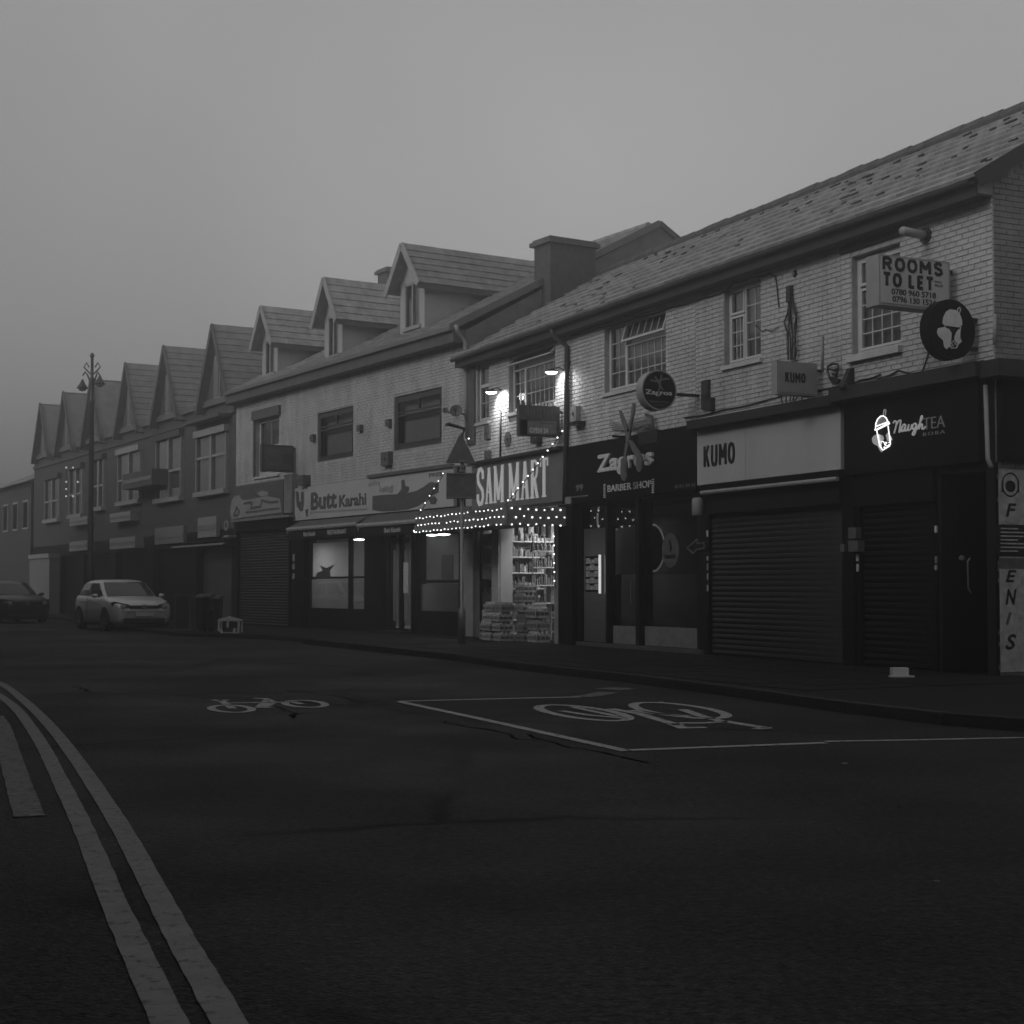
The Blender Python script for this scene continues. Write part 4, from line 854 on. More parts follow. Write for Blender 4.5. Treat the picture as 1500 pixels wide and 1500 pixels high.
MB().box(gx(825.5), gx(846), -.12, -.01, PZ, Zz_b-.02).build('pilaster', 'black', zag)
MB().box(gx(847), gx(1031), -.06, .04, PZ, PZ+.07).build('threshold', 'print_grey', zag)
def lcd(parent, name, px0, py0, px1, py1, y, mt): x0, x1, z0, z1 = rect(px0, py0, px1, py1, A, -y); return MB().box(x0, x1, y-.01, y, z0, z1).build(name, mt, parent)
nb = thing('notice_board', 'lit framed notice board behind the barber window', 'notice board', A, (gx(866), .08, fz(866, 870)))
x0, x1, z0, z1 = rect(856, 815, 877, 867, A, .0)
MB().box(x0, x1, .02, .045, z0, z1).build('frame', 'black', nb)
for i in range(3):
    for j in range(5):
        a = x0+.03+(x1-x0-.06)*i/3; c = z0+.03+(z1-z0-.06)*j/5
        MB().box(a+.006, a+(x1-x0-.06)/3-.006, .012, .02, c+.01, c+(z1-z0-.06)/5-.006-.03*((i+j) % 2)).build('notice', 'goods_a' if (i+j) % 3 else 'shop_wall', nb)
MB().box(x1-.005, x1+.015, .0, .045, z0-.03, z1+.02).build('edge_light', 'soft_glow2', nb)
rm = thing('ring_mirror', 'large round mirror with lit rim inside the barber shop', 'mirror', A, (gx(958, -.9), .9, fz(958, 803, -.9)), 'ring mirrors')
def ring(t, px, py, rx_px, y, arc0=0, arc1=360):
    c = A.hit(px, py, -y); rad = abs(A.hit(px, py-34, -y).z-c.z)*rx_px; m = MB()
    m.tube([(c.x+rad*math.cos(R(arc0+(arc1-arc0)*k/30)), y, c.z+rad*math.sin(R(arc0+(arc1-arc0)*k/30))) for k in range(31)], .02, 5); m.build('lit_rim', 'ring_glow', t)
    MB().lathe([(0, 0), (rad, 0), (rad, .02)], 24, (0, 0, 0)).v; return c, rad
c, rad = ring(rm, 956, 803, 1.0, .9, 20, 340)
m = MB(); m.poly([(c.x+rad*math.cos(R(k*15)), c.z+rad*math.sin(R(k*15))) for k in range(24)], lambda u, v, w: (u, .93-w, v), .01); m.build('glass_disc', 'black', rm)
rm2 = thing('ring_mirror', 'smaller round mirror with lit rim behind the left barber window', 'mirror', A, (gx(884, -.6), .6, fz(884, 760, -.6)), 'ring mirrors'); ring(rm2, 890, 758, .9, .6, 130, 250)
ov = thing('window_decal', 'oval pale sticker with small figure on the barber window', 'sticker', A, (gx(980), .04, fz(980, 805)))
c = A.hit(980.5, 806, -.03); m = MB(); m.poly([(c.x+.29*math.cos(R(k*20)), c.z+.31*math.sin(R(k*20))) for k in range(18)], lambda u, v, w: (u, .055-w, v), .006); m.build('disc', 'print_grey', ov)
m = MB(); m.stroke([(c.x-.02, c.z+.18), (c.x+.03, c.z+.05), (c.x, c.z-.02)], .05, lambda u, v, w: (u, .045-w, v), .004); m.stroke([(c.x-.18, c.z-.12), (c.x+.18, c.z-.10)], .06, lambda u, v, w: (u, .045-w, v), .004); m.build('print', 'letter_black', ov)
ar = thing('arrow_sign', 'small arrow shaped sign at the right edge of the barber window', 'sign', A, (gx(1017, .1), -.1, fz(1017, 801, .1)))
def CZ3(pp, out): return [(q[0], q[2]) for q in crop(pp, 660, 640, 3.75, out)]
m = MB(); m.stroke(CZ3([(1292, 610), (1345, 565), (1348, 585), (1385, 580), (1385, 612), (1345, 618), (1325, 640)], .05), .025, facemap(.0), .03, True); m.build('outline', 'metal', ar)

area('barber_fill_light', (xA['zag']+1.2, 1.6, 2.6), .5, .2, 9.0)  # added fill lamp that lifts the barber interior, no fitting belongs to it
# ---- grocery: pilasters, door, display
MB().box(gx(680.5), gx(698.5), -.10, -.001, PZ+.02, fz(690, 772)).build('pilaster', 'stone', sam)
MB().box(gx(818), gx(825.5), -.10, -.001, PZ, fz(818, 768)).build('pilaster', 'stone', sam)
m = MB(); x0, x1 = gx(700), gx(720.5); m.box(x0, x0+.07, .05, .11, PZ, Zshop_s).box(x1-.07, x1, .05, .11, PZ, Zshop_s).box(x0, x1, .05, .11, Zshop_s-.12, Zshop_s).box(x0, x1, .05, .11, fz(700, 860), fz(700, 850)).box(x0, x1, .05, .11, PZ, PZ+.2)
dr = m.build('door', 'black', sam); MB().quad((x0, .08, PZ), (x1, .08, PZ), (x1, .08, Zshop_s), (x0, .08, Zshop_s)).build('pane', 'glass_shop', dr)
for k, (a, b) in enumerate([(783, 800), (805, 826), (829, 848), (868, 888), (893, 910)]): MB().box(x0+.1, x1-.1-.05*(k % 2), .062, .07, fz(700, b), fz(700, a)).build('poster', ['goods_b', 'goods_c', 'goods_b', 'goods_c', 'goods_a'][k], dr)
MB().box(gx(722.5), gx(732.5), -.04, .1, PZ+.0, Zshop_s+.06).build('door_post', 'upvc', sam)
MB().box(gx(733), gx(817), -.02, .06, Zshop_s, Zshop_s+.07).build('head_rail', 'upvc', sam)
# shelving with goods inside
def shelf_unit(name, label, X0, ya, yb, zs, zt, seed, mts):
    # stands against a side wall: its face looks along the shop front
    t = thing(name, label, 'shelves', A, (X0, ya, PZ), 'grocery shelving'); r = random.Random(seed); xa, xb, y = ya, yb, 0
    fn = lambda p: Vector((X0-p.y, p.x, p.z))
    m = MB(); m.fn = fn; m.box(xa-.02, xa, y-.35, y, PZ, zt).box(xb, xb+.02, y-.35, y, PZ, zt).box(xa, xb, y-.02, y, PZ, zt)
    for z in zs: m.box(xa, xb, y-.36, y-.02, z, z+.03)
    m.build('rack', 'shelf', t)
    gm3 = [MB(), MB(), MB()]
    for q_ in gm3: q_.fn = fn
    for i, z in enumerate(zs):
        lim = (zs[i+1]-z if i+1 < len(zs) else .3)-.05; x = xa+.02
        while x < xb-.06:
            w_ = r.uniform(.05, .13); h = lim*r.uniform(.45, .95)
            if r.random() < .88:
                g_ = gm3[r.choice([0, 0, 1, 1, 2])]
                if r.random() < .5: g_.lathe([(w_*.42, 0), (w_*.42, h*.72), (w_*.2, h*.85), (w_*.2, h)], 7, (x+w_/2, y-.3+r.uniform(0, .04), z+.03))
                else: g_.box(x, x+w_*.93, y-.35+r.uniform(0, .04), y-.2, z+.03, z+.03+h)
            x += w_
    for g_, mm in zip(gm3, mts): g_.build('goods', mm, t, kind='stuff')
zz = [PZ+.1, .5, .85, 1.2, 1.55, 1.9, 2.25]
shelf_unit('grocery_shelves', 'wall shelves full of packets at the back left of the lit grocery', 1.55, .12, 2.6, zz, 2.75, 3, ('goods_a', 'goods_b', 'goods_c'))
shelf_unit('grocery_shelves', 'shorter goods shelves standing nearer the right of the lit grocery opening', 3.0, .55, 1.5, [z+.08 for z in zz[:-2]], 1.95, 5, ('goods_a', 'goods_a', 'goods_b'))
shelf_unit('grocery_shelves', 'narrow shelves seen through the posters of the grocery door', .6, .35, 1.4, zz, 2.5, 8, ('goods_b', 'goods_b', 'goods_c'))
rk = thing('wire_rack', 'white wire display rack standing in the grocery front between packs and shelves', 'display rack', A, (gx(772), .2, PZ))
xa, xb = .05, .62; m = MB(); rfn = lambda p: Vector((3.55-p.y, p.x, p.z)); m.fn = rfn
for x in (xa, (xa+xb)/2, xb): m.tube([(x, .12, PZ), (x, .12, fz(770, 788))], .014, 5)
for py in (808, 832, 858, 884): z = fz(770, py); m.tube([(xa, .12, z), (xb, .12, z)], .018, 5); m.box(xa, xb, .12, .42, z-.008, z)
m.build('frame', 'shelf', rk); m = MB(); m.fn = rfn
rr = random.Random(9)
for py in (832, 858): 
    z = fz(770, py); x = xa+.05
    while x < xb-.05: m.box(x, x+.03, .14, .2, z, z+rr.uniform(.15, .27)); x += .055
m.build('leaflets', 'goods_a', rk, kind='stuff'); m = MB(); m.fn = rfn
x = xa+.05
while x < xb-.05:
    for py in (808, 884): z = fz(770, py); m.lathe([(.04, 0), (.04, .12), (.02, .16), (.02, .2)], 7, (x, .22, z))
    x += .1
m.build('bottles', 'goods_b', rk, kind='stuff')
hang = MB(); rr = random.Random(4)
for i in range(16):
    x = gx(737)+(gx(812)-gx(737))*i/16; z = Zshop_s-.08; hang.box(x, x+.11, .2+rr.uniform(0, .3), .24+rr.uniform(0, .3), z-rr.uniform(.16, .34), z)
tag(hang.solo('hanging_packets', ['goods_a'], A, (gx(737), .2, Zshop_s)), 'row of packets hanging along the top of the lit grocery opening', 'snack packets', None, 'stuff')
# drink packs stacked on the pavement
PM = {}
def pack_mesh(w_, d_, h_):
    body = MB(); body.box(0, w_, -d_, 0, 0, h_*.72); nx = max(2, int(w_/.075)); ny = max(2, int(d_/.085))
    caps = MB(); lab = MB(); lab.box(-.002, w_+.002, -d_-.002, .002, h_*.2, h_*.5)
    for i in range(nx):
        for j in range(ny): cx, cy = w_*(i+.5)/nx, -d_*(j+.5)/ny; body.lathe([(w_/nx*.46, h_*.70), (w_/nx*.42, h_*.8), (.014, h_*.93)], 7, (cx, cy, 0)); caps.lathe([(.017, h_*.92), (.017, h_)], 7, (cx, cy, 0))
    for i in range(nx+1): x = w_*i/nx; body.box(x-.006, x+.006, -d_-.008, -d_, 0, h_*.7)
    for j in range(ny+1): y = -d_*j/ny; body.box(w_, w_+.008, y-.006, y+.006, 0, h_*.7)
    return body.mesh('bottles', 'pack'), lab.mesh('printed_band', 'pack_label'), caps.mesh('caps', 'cap')
Pm = [pack_mesh(.46, .30, .25), pack_mesh(.40, .30, .205)]
cols = [(1.9, .50, 2, 1, 'left'), (2.3, .60, 4, 1, 'second'), (2.84, .60, 4, 1, 'third'), (3.25, .28, 6, 1, 'fourth'), (3.85, .30, 3, 0, 'right hand')]
ordn = ['bottom', 'second', 'third', 'fourth', 'fifth', 'sixth', 'seventh', 'top']
rr = random.Random(11)
for (x, o_, n, ty, nm) in cols:
    hts = (.25, .205)[ty]
    for k in range(n):
        lay = 'bottom' if k == 0 else ('topmost' if k == n-1 else ordn[k]+' from the ground')
        t = thing('drinks_pack', f'{lay} wrapped bottle pack in the {nm} stack outside the grocery', 'drinks pack', A, (x+rr.uniform(-.02, .03), -o_+.3+rr.uniform(-.03, .02), PZ+.01+k*(hts+.002)), 'bottle packs stacked outside the grocery')
        t.rotation_euler[2] += rr.uniform(-.05, .05)
        for me, nme in zip(Pm[ty], ('bottles', 'printed_band', 'caps')):
            o = bpy.data.objects.new(nme, me); COL.objects.link(o); o.parent = t
# canopy with rows of fairy lights
cn = thing('canopy', 'shallow grey canopy over the grocery front edged with rows of fairy lights', 'canopy', A, (0, -1, 2.8))
co = 1.42; cxl, cxr = A.X(610, co), A.X(743, co); czt, czb = A.Z(743, 742, co), A.Z(743, 769, co); ca, cb = .03, gx(824)
MB().box(cxl, cxr, -co, -.02, czb+.05, czt).build('deck', 'sign_grey', cn)
MB().box(cxl-.02, cxr+.02, -co-.02, -co, czb, czt+.02).box(cxr, cxr+.02, -co, -.02, czb, czt+.02).box(cxl-.02, cxl, -co, -.02, czb, czt+.02).build('edge_board', 'sign_grey', cn)
fl = thing('fairy_lights', 'three rows of small lit bulbs along the canopy edge of the grocery', 'fairy lights', A, (0, -1, 2.8))
bm = MB().lathe([(0, -.019), (.016, -.010), (.019, 0), (.016, .010), (0, .019)], 7).mesh('bulb', 'bulb')
def bulb(parent, p, s=1.0):
    o = bpy.data.objects.new('bulb', bm); COL.objects.link(o); o.parent = parent; o.location = Vector(p)-OFF[parent.name]; o.scale = (s*.86, s*.86, s*.86); return o
wire = MB(); rr = random.Random(21)
for row in range(3):
    z = czt-.045-row*(czt-czb-.06)/2; n = int((cxr-cxl)/.205)
    pts = []
    for i in range(n):
        x = cxl+.08+(i+.5*(row % 2))*.205
        if x < cxr-.02 and rr.random() > .03: q = (x+rr.uniform(-.01, .01), -co-.04, z+rr.uniform(-.012, .012)); bulb(fl, q, rr.uniform(.75, 1.0)); pts.append(q)
    wire.tube([(p[0], p[1]+.012, p[2]) for p in pts], .005, 4); pts = []
    for i in range(8):
        y = -co+.08+(i+.5*(row % 2))*.18
        if y < -.08: q = (cxr+.045, y, z+rr.uniform(-.015, .015)); bulb(fl, q, rr.uniform(.85, 1.15)); pts.append(q)
    wire.tube([(p[0]-.012, p[1], p[2]) for p in pts], .005, 4)
for p0 in [(cxl-.05, -co-.03, czb+.02), (cxl-.09, -co-.03, czb+.05)]: bulb(fl, p0)
wire.build('wire', 'cable', fl)
def strand(name, label, p, q, n, sag=0, s=1.0, ends=True, r=.010):
    t = thing(name, label, 'string lights', A, tuple(p), 'hanging light strings of the grocery'); p, q = Vector(p), Vector(q)
    f = lambda u: p.lerp(q, u)-Vector((0, 0, sag*4*u*(1-u)))
    MB().tube([f(i/16) for i in range(17)], r, 5).build('cable', 'cable', t)
    for i in range(n): u = (i+.15)/n; bulb(t, f(u)+Vector((.0, -.025, 0)), s*.9)
    return t
strand('light_string', 'diagonal bulb string from the dark downpipe to the canopy corner', tuple(A.hit(826.5, 630, .35)), (cxr, -co-.05, czt+.02), 12, .02, 1.15)
strand('light_string', 'diagonal bulb string crossing the karahi sign down to the left end of the canopy', (A.X(651, .9), -.9, A.Z(651, 692, .9)), (A.X(612, 1.4), -1.4, A.Z(612, 756, 1.4)), 6, .01, 1.0)
strand('light_string', 'short vertical bulb string down the right pilaster of the grocery', (gx(822.5), -.15, fz(822, 784)), (gx(823.5), -.15, fz(822, 862)), 6, 0, 1.1)
for px, py, lb in ((686.5, 642.5, 'single lit bulb high on the dark pipe left of the grocery'), (674, 776.5, 'single lit bulb below the canopy beside the sign post')):
    t = thing('lit_bulb', lb, 'light bulb', A, (A.X(px, .3), -.3, A.Z(px, py, .3))); bulb(t, (A.X(px, .3), -.3, A.Z(px, py, .3)), 1.1); cable(t, 'cable', [(A.X(px, .3), -.29, A.Z(px, py, .3)), (A.X(px, .3)+.05, -.02, A.Z(px, py, .3)+.2)], .006)
# tube lights under the canopy
for (pa, pb, out, nm) in ((706, 719, .5, 'left'), (762, 781, .5, 'right')):
    x0, x1 = A.X(pa, out), A.X(pb, out); z = A.Z(pa, 763 if nm == 'left' else 761, out)
    t = thing('tube_light', f'{nm} hand lit tube lamp under the canopy of the grocery', 'tube light', A, (x0, -out, z))
    MB().tube([(x0, -out, z), (x1, -out, z)], .028, 8).build('tube', 'tube', t); MB().box(x0-.03, x1+.03, -out-.04, -out+.04, z+.03, z+.07).build('fitting', 'upvc', t)
    area('tube_lamp', ((x0+x1)/2, -out, z-.06), x1-x0, .08, 34)
area('shop_ceiling_lamp', ((gx(733)+gx(820))/2, 1.0, 2.82), 2.6, .3, 55)
area('shop_ceiling_lamp', (gx(705), .9, 2.82), 1.0, .3, 10)

# ================================================================ PROJECTING SIGNS AND WALL FITTINGS OF BLOCK A
def proj_box(name, label, px_r, py_t, py_b, px_l, wallgap, depth, case, facemt, frame=.03):
    xs = A.X(px_r, wallgap); yr = A.hitx(px_r, py_t, xs)[0]; (yl, zt) = A.hitx(px_l, py_t, xs); (_, zb) = A.hitx(px_l, py_b, xs)
    t = thing(name, label, 'projecting sign', A, (xs, yr, zb), 'signs sticking out over the pavement')
    MB().box(xs-depth, xs, yl, yr, zb, zt).build('case', case, t)
    MB().box(xs, xs+.008, yl+frame, yr-frame, zb+frame, zt-frame).build('face', facemt, t)
    m = MB(); m.box(xs-depth/2-.02, xs-depth/2+.02, yr, -.01, zt-.12, zt-.08).box(xs-depth/2-.02, xs-depth/2+.02, yr, -.01, zb+.08, zb+.12); m.build('bracket', 'metal_black', t)
    return t, xs, yl, yr, zb, zt
t, xs, yl, yr, zb, zt = proj_box('lightbox_sign', 'white light box reading rooms to let with two phone numbers', 1391, 371.5, 446, 1287, .22, .26, 'sign_case', 'sign_white')
def on_sign(xs, px, py): return A.hitx(px, py, xs+.01)
mp = onproj(xs+.008)
def stext(s, px0, py0, px1, py1, t, xs, bold=.02, mt='letter_black', sp_=1.0, name='lettering'):
    a = A.hitx(px0, py1, xs+.01); b = A.hitx(px1, py0, xs+.01); a2 = A.hitx(px0, py0, xs+.01)
    text(name, s, t, onproj(xs+.008), a[0], b[0], a[1], a2[1], mt, .004, bold, spacing=sp_)
def ssans(s, px0, py0, px1, py1, t, xs, wt):
    a = A.hitx(px0, py1, xs+.01); b = A.hitx(px1, py0, xs+.01); a2 = A.hitx(px0, py0, xs+.01); sans_word('lettering', s, t, onproj(xs+.008), a[0], b[0], a[1], a2[1], 'letter_black', wt, .004)
ssans('ROOMS', 1292, 375.5, 1382, 394, t, xs, .27)
ssans('TO LET', 1293, 398.5, 1368, 417.5, t, xs, .27)
stext('INCL', 1369.5, 411, 1380, 414, t, xs, .0); stext('BILLS', 1369.5, 416, 1381, 419.5, t, xs, .0)
stext('0780 960 5718', 1306, 422, 1371, 431, t, xs, .025); stext('0796 130 1524', 1307.5, 433, 1371, 442, t, xs, .025)
t, xs, yl, yr, zb, zt = proj_box('lightbox_sign', 'small grey light box reading kumo beneath tangled cables', 1197, 528, 577, 1138, .16, .14, 'sign_case', 'sign_case')
ssans('KUMO', 1150, 545, 1180, 559, t, xs, .17)
t, xs, yl, yr, zb, zt = proj_box('lightbox_sign', 'dark framed grocery sign jutting out beside the right sign lamp', 820, 592.5, 638, 760.5, .1, .12, 'print_grey', 'print_grey')
m = MB(); mp = onproj(xs+.009)
pts = lambda L_: [A.hitx(x, y, xs+.01) for x, y in L_]
MB().poly(pts([(762.5, 636), (772, 636), (772, 615), (762.5, 615)]), mp, .003).build('panel', 'sign_black', t); MB().poly(pts([(773, 636), (815, 636), (815, 617), (773, 617)]), mp, .002).build('panel', 'print_mid', t)
a, b = A.hitx(764, 613, xs), A.hitx(812, 598, xs); serif_word('letter', 'SAM MART', t, mp, a[0], b[0], a[1], a[1]+.36, 'letter_grey', .006)
stext('OPEN 24', 776, 626, 803, 634, t, xs+.003, .03, 'letter_white')
MB().box(xs+.012, xs+.016, A.hitx(790, 620, xs)[0], A.hitx(812, 620, xs)[0], A.hitx(790, 621, xs)[1], A.hitx(790, 618.5, xs)[1]).build('print_line', 'letter_grey', t)
# round signs
def round_sign(name, label, pc, ry, px_wall, depth, case, facemt, py_br, rimmt=None):
    xs = A.X(px_wall, 0); c = A.hitx(pc[0], pc[1], xs); e = A.hitx(pc[0], pc[1]-ry, xs); rad = abs(e[1]-c[1])
    t = thing(name, label, 'round sign', A, (xs, c[0], c[1]-rad), 'signs sticking out over the pavement')
    n = 40; m = MB(); m.poly([(c[0]+rad*math.cos(2*math.pi*k/n), c[1]+rad*math.sin(2*math.pi*k/n)) for k in range(n)], onproj(xs), 0, -depth); m.build('case', case, t)
    r2 = rad*.93; m = MB(); m.poly([(c[0]+r2*math.cos(2*math.pi*k/n), c[1]+r2*math.sin(2*math.pi*k/n)) for k in range(n)], onproj(xs), .006); m.build('face', facemt, t)
    if rimmt: m = MB(); m.stroke([(c[0]+rad*.965*math.cos(2*math.pi*k/n), c[1]+rad*.965*math.sin(2*math.pi*k/n)) for k in range(n)], rad*.07, onproj(xs), .012, True); m.build('rim', rimmt, t)
    m = MB()
    for py in py_br: z = A.hitx(pc[0], py, xs)[1]; m.box(xs-depth/2-.03, xs-depth/2+.03, c[0]+math.sqrt(max(0, rad**2-(z-c[1])**2))-.02, -.01, z-.025, z+.025)
    m.build('bracket', 'metal_black', t); return t, xs, c, rad
t, xs, c, rad = round_sign('round_tea_sign', 'black round sign with pale tea cup motif near the corner', (1394, 482.5), 44, 1441, .16, 'black', 'sign_black', (464, 507))
fp = lambda L_: [A.hitx(1250+x/6, 340+y/6, xs+.01) for x, y in L_]; mp = onproj(xs+.006)
m = MB(); m.poly(fp([(785, 800), (790, 750), (815, 700), (850, 678), (900, 685), (935, 715), (955, 770), (958, 815), (930, 838), (800, 820)]), mp, .004); m.build('cup_lid', 'letter_white', t)
m = MB(); m.poly(fp([(735, 880), (745, 845), (790, 835), (840, 850), (865, 890), (860, 960), (850, 1005), (820, 1030), (798, 1005), (790, 950), (750, 915)]), mp, .004); m.poly(fp([(890, 920), (905, 880), (930, 850), (942, 870), (940, 930), (955, 960), (930, 985), (905, 970), (890, 950)]), mp, .004); m.build('hand_motif', 'letter_white', t)
m = MB(); m.stroke(fp([(915, 700), (920, 672), (935, 662), (945, 680), (932, 712)]), .012, mp, .005); m.stroke(fp([(805, 825), (850, 1000), (860, 1018), (905, 1018), (918, 1000), (945, 830)]), .012, mp, .006)
for x, y in ((865, 975), (880, 960), (895, 978), (875, 995), (905, 990), (858, 998)): q = fp([(x, y)])[0]; m.poly([(q[0]+.012*math.cos(R(k*60)), q[1]+.012*math.sin(R(k*60))) for k in range(6)], mp, .007)
m.build('cup_outline', 'letter_white', t)
t, xs, c, rad = round_sign('round_barber_sign', 'round black and grey barber sign held out on a long arm', (965.5, 571.5), 29.5, 1030, .2, 'sign_case', 'sign_black', (575,), 'sign_case')
fp = lambda L_: [A.hitx(870+x/7.895, 430+y/7.895, xs+.01) for x, y in L_]; mp = onproj(xs+.006)
a = fp([(595, 1178), (905, 1105), (595, 1105)]); text('lettering', 'Zagros', t, mp, a[0][0], a[1][0], a[0][1], a[2][1], 'letter_white', .005, .04)
a = fp([(650, 1250), (865, 1235), (650, 1235)]); text('lettering', 'BARBER SHOP', t, mp, a[0][0], a[1][0], a[0][1]-.01, a[2][1], 'letter_grey', .004, 0)
a = fp([(705, 1290), (815, 1280), (705, 1280)]); text('lettering', 'OPEN', t, mp, a[0][0], a[1][0], a[0][1], a[2][1], 'print_mid', .004, 0)
m = MB(); m.stroke(fp([(710, 960), (760, 1050), (800, 1120)]), .03, mp, .007); m.stroke(fp([(780, 940), (765, 1050), (740, 1190)]), .03, mp, .008); m.stroke(fp([(650, 1000), (720, 1015), (800, 990), (870, 985)]), .03, mp, .005); m.build('scissors_motif', 'letter_grey', t)
m = MB(); a = A.hit(1028, 557, .05); b = A.hit(1041, 602, .05); m.box(A.X(1029.5, .05), A.X(1039.5, .05), -.07, -.01, A.Z(1030, 600, .05), A.Z(1030, 558, .05)).box(A.X(1037, .1), A.X(1042.5, .1), -.11, -.01, A.Z(1037, 602, .1), A.Z(1037, 583, .1)); m.build('wall_plate', 'metal_black', t)
# swan neck sign lamps
def sign_lamp(px_h, py_h, px_w, out, label, watts, rz):
    z = A.Z(px_h, py_h, out); xh = A.X(px_h, out); t = thing('sign_lamp', label, 'wall lamp', A, (xh, 0, z), 'lit sign lamps above the grocery')
    xw = xh
    m = MB(); m.lathe([(0, .06), (.06, .055), (.12, .02), (.135, 0)], 16, (xh, -out, z)); m.build('hood', 'metal_black', t, smooth=True)
    m = MB(); m.lathe([(.128, 0), (.10, -.03), (.05, -.045), (0, -.05)], 16, (xh, -out, z)); m.build('lens', 'lamp', t, smooth=True)
    MB().tube([(xw, -.01, z+.05), (xw, -.12, z+.10), (xw, -out, z+.06)], .018, 6).build('arm', 'metal_black', t)
    l = bpy.data.lights.new('sign_lamp_light', 'SPOT'); l.energy = watts; l.spot_size = R(150); l.spot_blend = .6; l.shadow_soft_size = .06
    o = bpy.data.objects.new('sign_lamp_light', l); COL.objects.link(o); o.location = A.world((xh, -out+.02, z-.08)); dv = A.ex*0+A.ey*1.1+A.ex*.25+Vector((0, 0, -1)); o.rotation_euler = (-dv).to_track_quat('Z', 'Y').to_euler()
sign_lamp(719.5, 574.5, 735, .26, 'left lit swan neck lamp beside the narrow window', 60, 0)
sign_lamp(808, 545, 822, .30, 'right lit swan neck lamp in front of the open window', 45, 0)
# downpipes
def downpipe(label, pts, r, mt, blk=A, extra=None):
    t = thing('downpipe', label, 'pipe', blk, pts[-1]); MB().tube(pts, r, 8).build('pipe', mt, t, smooth=True)
    m = MB()
    for p_, q_ in zip(pts[:-1], pts[1:]):
        p_, q_ = Vector(p_), Vector(q_)
        if abs(p_.z-q_.z) > 1.2:
            for i in range(2): c = p_.lerp(q_, .15+.6*i); m.box(c.x-r-.02, c.x+r+.02, c.y-.02, -.01 if c.y > -.3 else c.y+.1, c.z-.02, c.z+.02)
    if m.v: m.build('pipe_clip', mt, t)
    return t
downpipe('dark downpipe between the grocery and the barber from the gutter to the fascia', [(gx(829), -.33, EZ-.15), (gx(830), -.3, EZ-.32), (gx(831, .07), -.07, EZ-.55), (gx(829, .07), -.07, Zz_t-.1), (gx(827, .07), -.07, Zz_b)], .05, 'pipe_dark')
MB().box(gx(686.5), gx(697.5), -.05, -.013, fz(690, 652), EZ-.31).build('rendered_strip', 'render_dark', sam)
downpipe('thin dark conduit below the left sign lamp', [(gx(735), -.03, fz(735, 602)), (gx(734.5), -.03, fz(735, 672))], .022, 'pipe_dark')
# small fittings on the wall, each its own thing
def fitting(name, label, cat, px0, py0, px1, py1, out, mt, blk=A, round_=False):
    x0, x1, z0, z1 = blk.X(px0, out), blk.X(px1, out), blk.Z(px0, py1, out), blk.Z(px0, py0, out)
    t = thing(name, label, cat, blk, (x0, 0, z0))
    if round_:
        c = ((x0+x1)/2, (z0+z1)/2); rx, rz = (x1-x0)/2, (z1-z0)/2; rad = max(rx, rz)
        m = MB(); n = 16; m.poly([(c[0]+rad*math.cos(2*math.pi*k/n), c[1]+rad*math.sin(2*math.pi*k/n)) for k in range(n)], lambda u, v, w: (u, -w, v), out); m.build('housing', mt, t)
    else: MB().box(x0, x1, -out, -.012, z0, z1).build('housing', mt, t)
    m = MB(); m.box((x0+x1)/2-.02, (x0+x1)/2+.02, -out-.02, -out, (z0+z1)/2-.03, (z0+z1)/2+.03); m.build('cover_plate', 'print_grey', t); return t
fitting('wall_vent', 'round dark vent hole high between the two right windows', 'vent', 1163.5, 397, 1170, 405, .02, 'black', round_=True)
fitting('wall_vent', 'oval dark vent low beside the thin conduit under the left lamp', 'vent', 739, 633, 747, 655, .03, 'print_grey', round_=True)
fitting('security_light', 'small dark floodlight just below the grocery projecting sign', 'light', 777, 640, 786, 650, .15, 'metal_black')
fitting('junction_box', 'little dark box under the narrow left window', 'junction box', 709, 624, 716, 644, .06, 'print_grey')
fitting('junction_box', 'lower dark box just above the grocery name board', 'junction box', 709, 661, 717, 677, .06, 'print_grey')
fitting('wall_box', 'pale flat box beside the dark downpipe above the barber sign', 'utility box', 836, 596, 844, 618, .12, 'sign_case')
fitting('security_camera', 'dark camera bracket at the foot of the pale flat box', 'camera', 832, 619, 846, 624, .2, 'metal_black')
cam_ = thing('security_camera', 'black angled bracket lamp above the tea shop fascia', 'bracket lamp', A, (gx(1242), 0, fz(1242, 568)))
m = MB(); m.box(gx(1247.5), gx(1255), -.06, -.013, fz(1247, 562), fz(1247, 540)); a = Vector((gx(1250), -.06, fz(1250, 543))); b = A.hit(1233, 570, .42); m.bar(a, b, .055); m.build('arm', 'metal_black', cam_)
hk = thing('empty_sign_frame', 'black loop shaped bracket on the wall right of the small light box', 'bracket', A, (gx(1220), 0, fz(1220, 560)))
def C6(pp, out): return [A.hit(1120+x/6.82, 400+y/6.82, out) for x, y in pp]
m = MB(); m.tube(C6([(650, 1045), (628, 985), (635, 930), (680, 905), (730, 912), (735, 950), (712, 1040), (650, 1045)], .12), .02, 6); m.tube(C6([(640, 960), (700, 970), (730, 950)], .12), .02, 6); m.poly([(q.x, q.z) for q in C6([(655, 1060), (700, 1045), (755, 1060), (740, 1100), (700, 1118)], .12)], facemap(.10), .05); m.bar((gx(1226), 0, fz(1226, 548)), (A.X(1222, .12), -.12, A.Z(1222, 548, .12)), .03); m.build('loop', 'metal_black', hk)
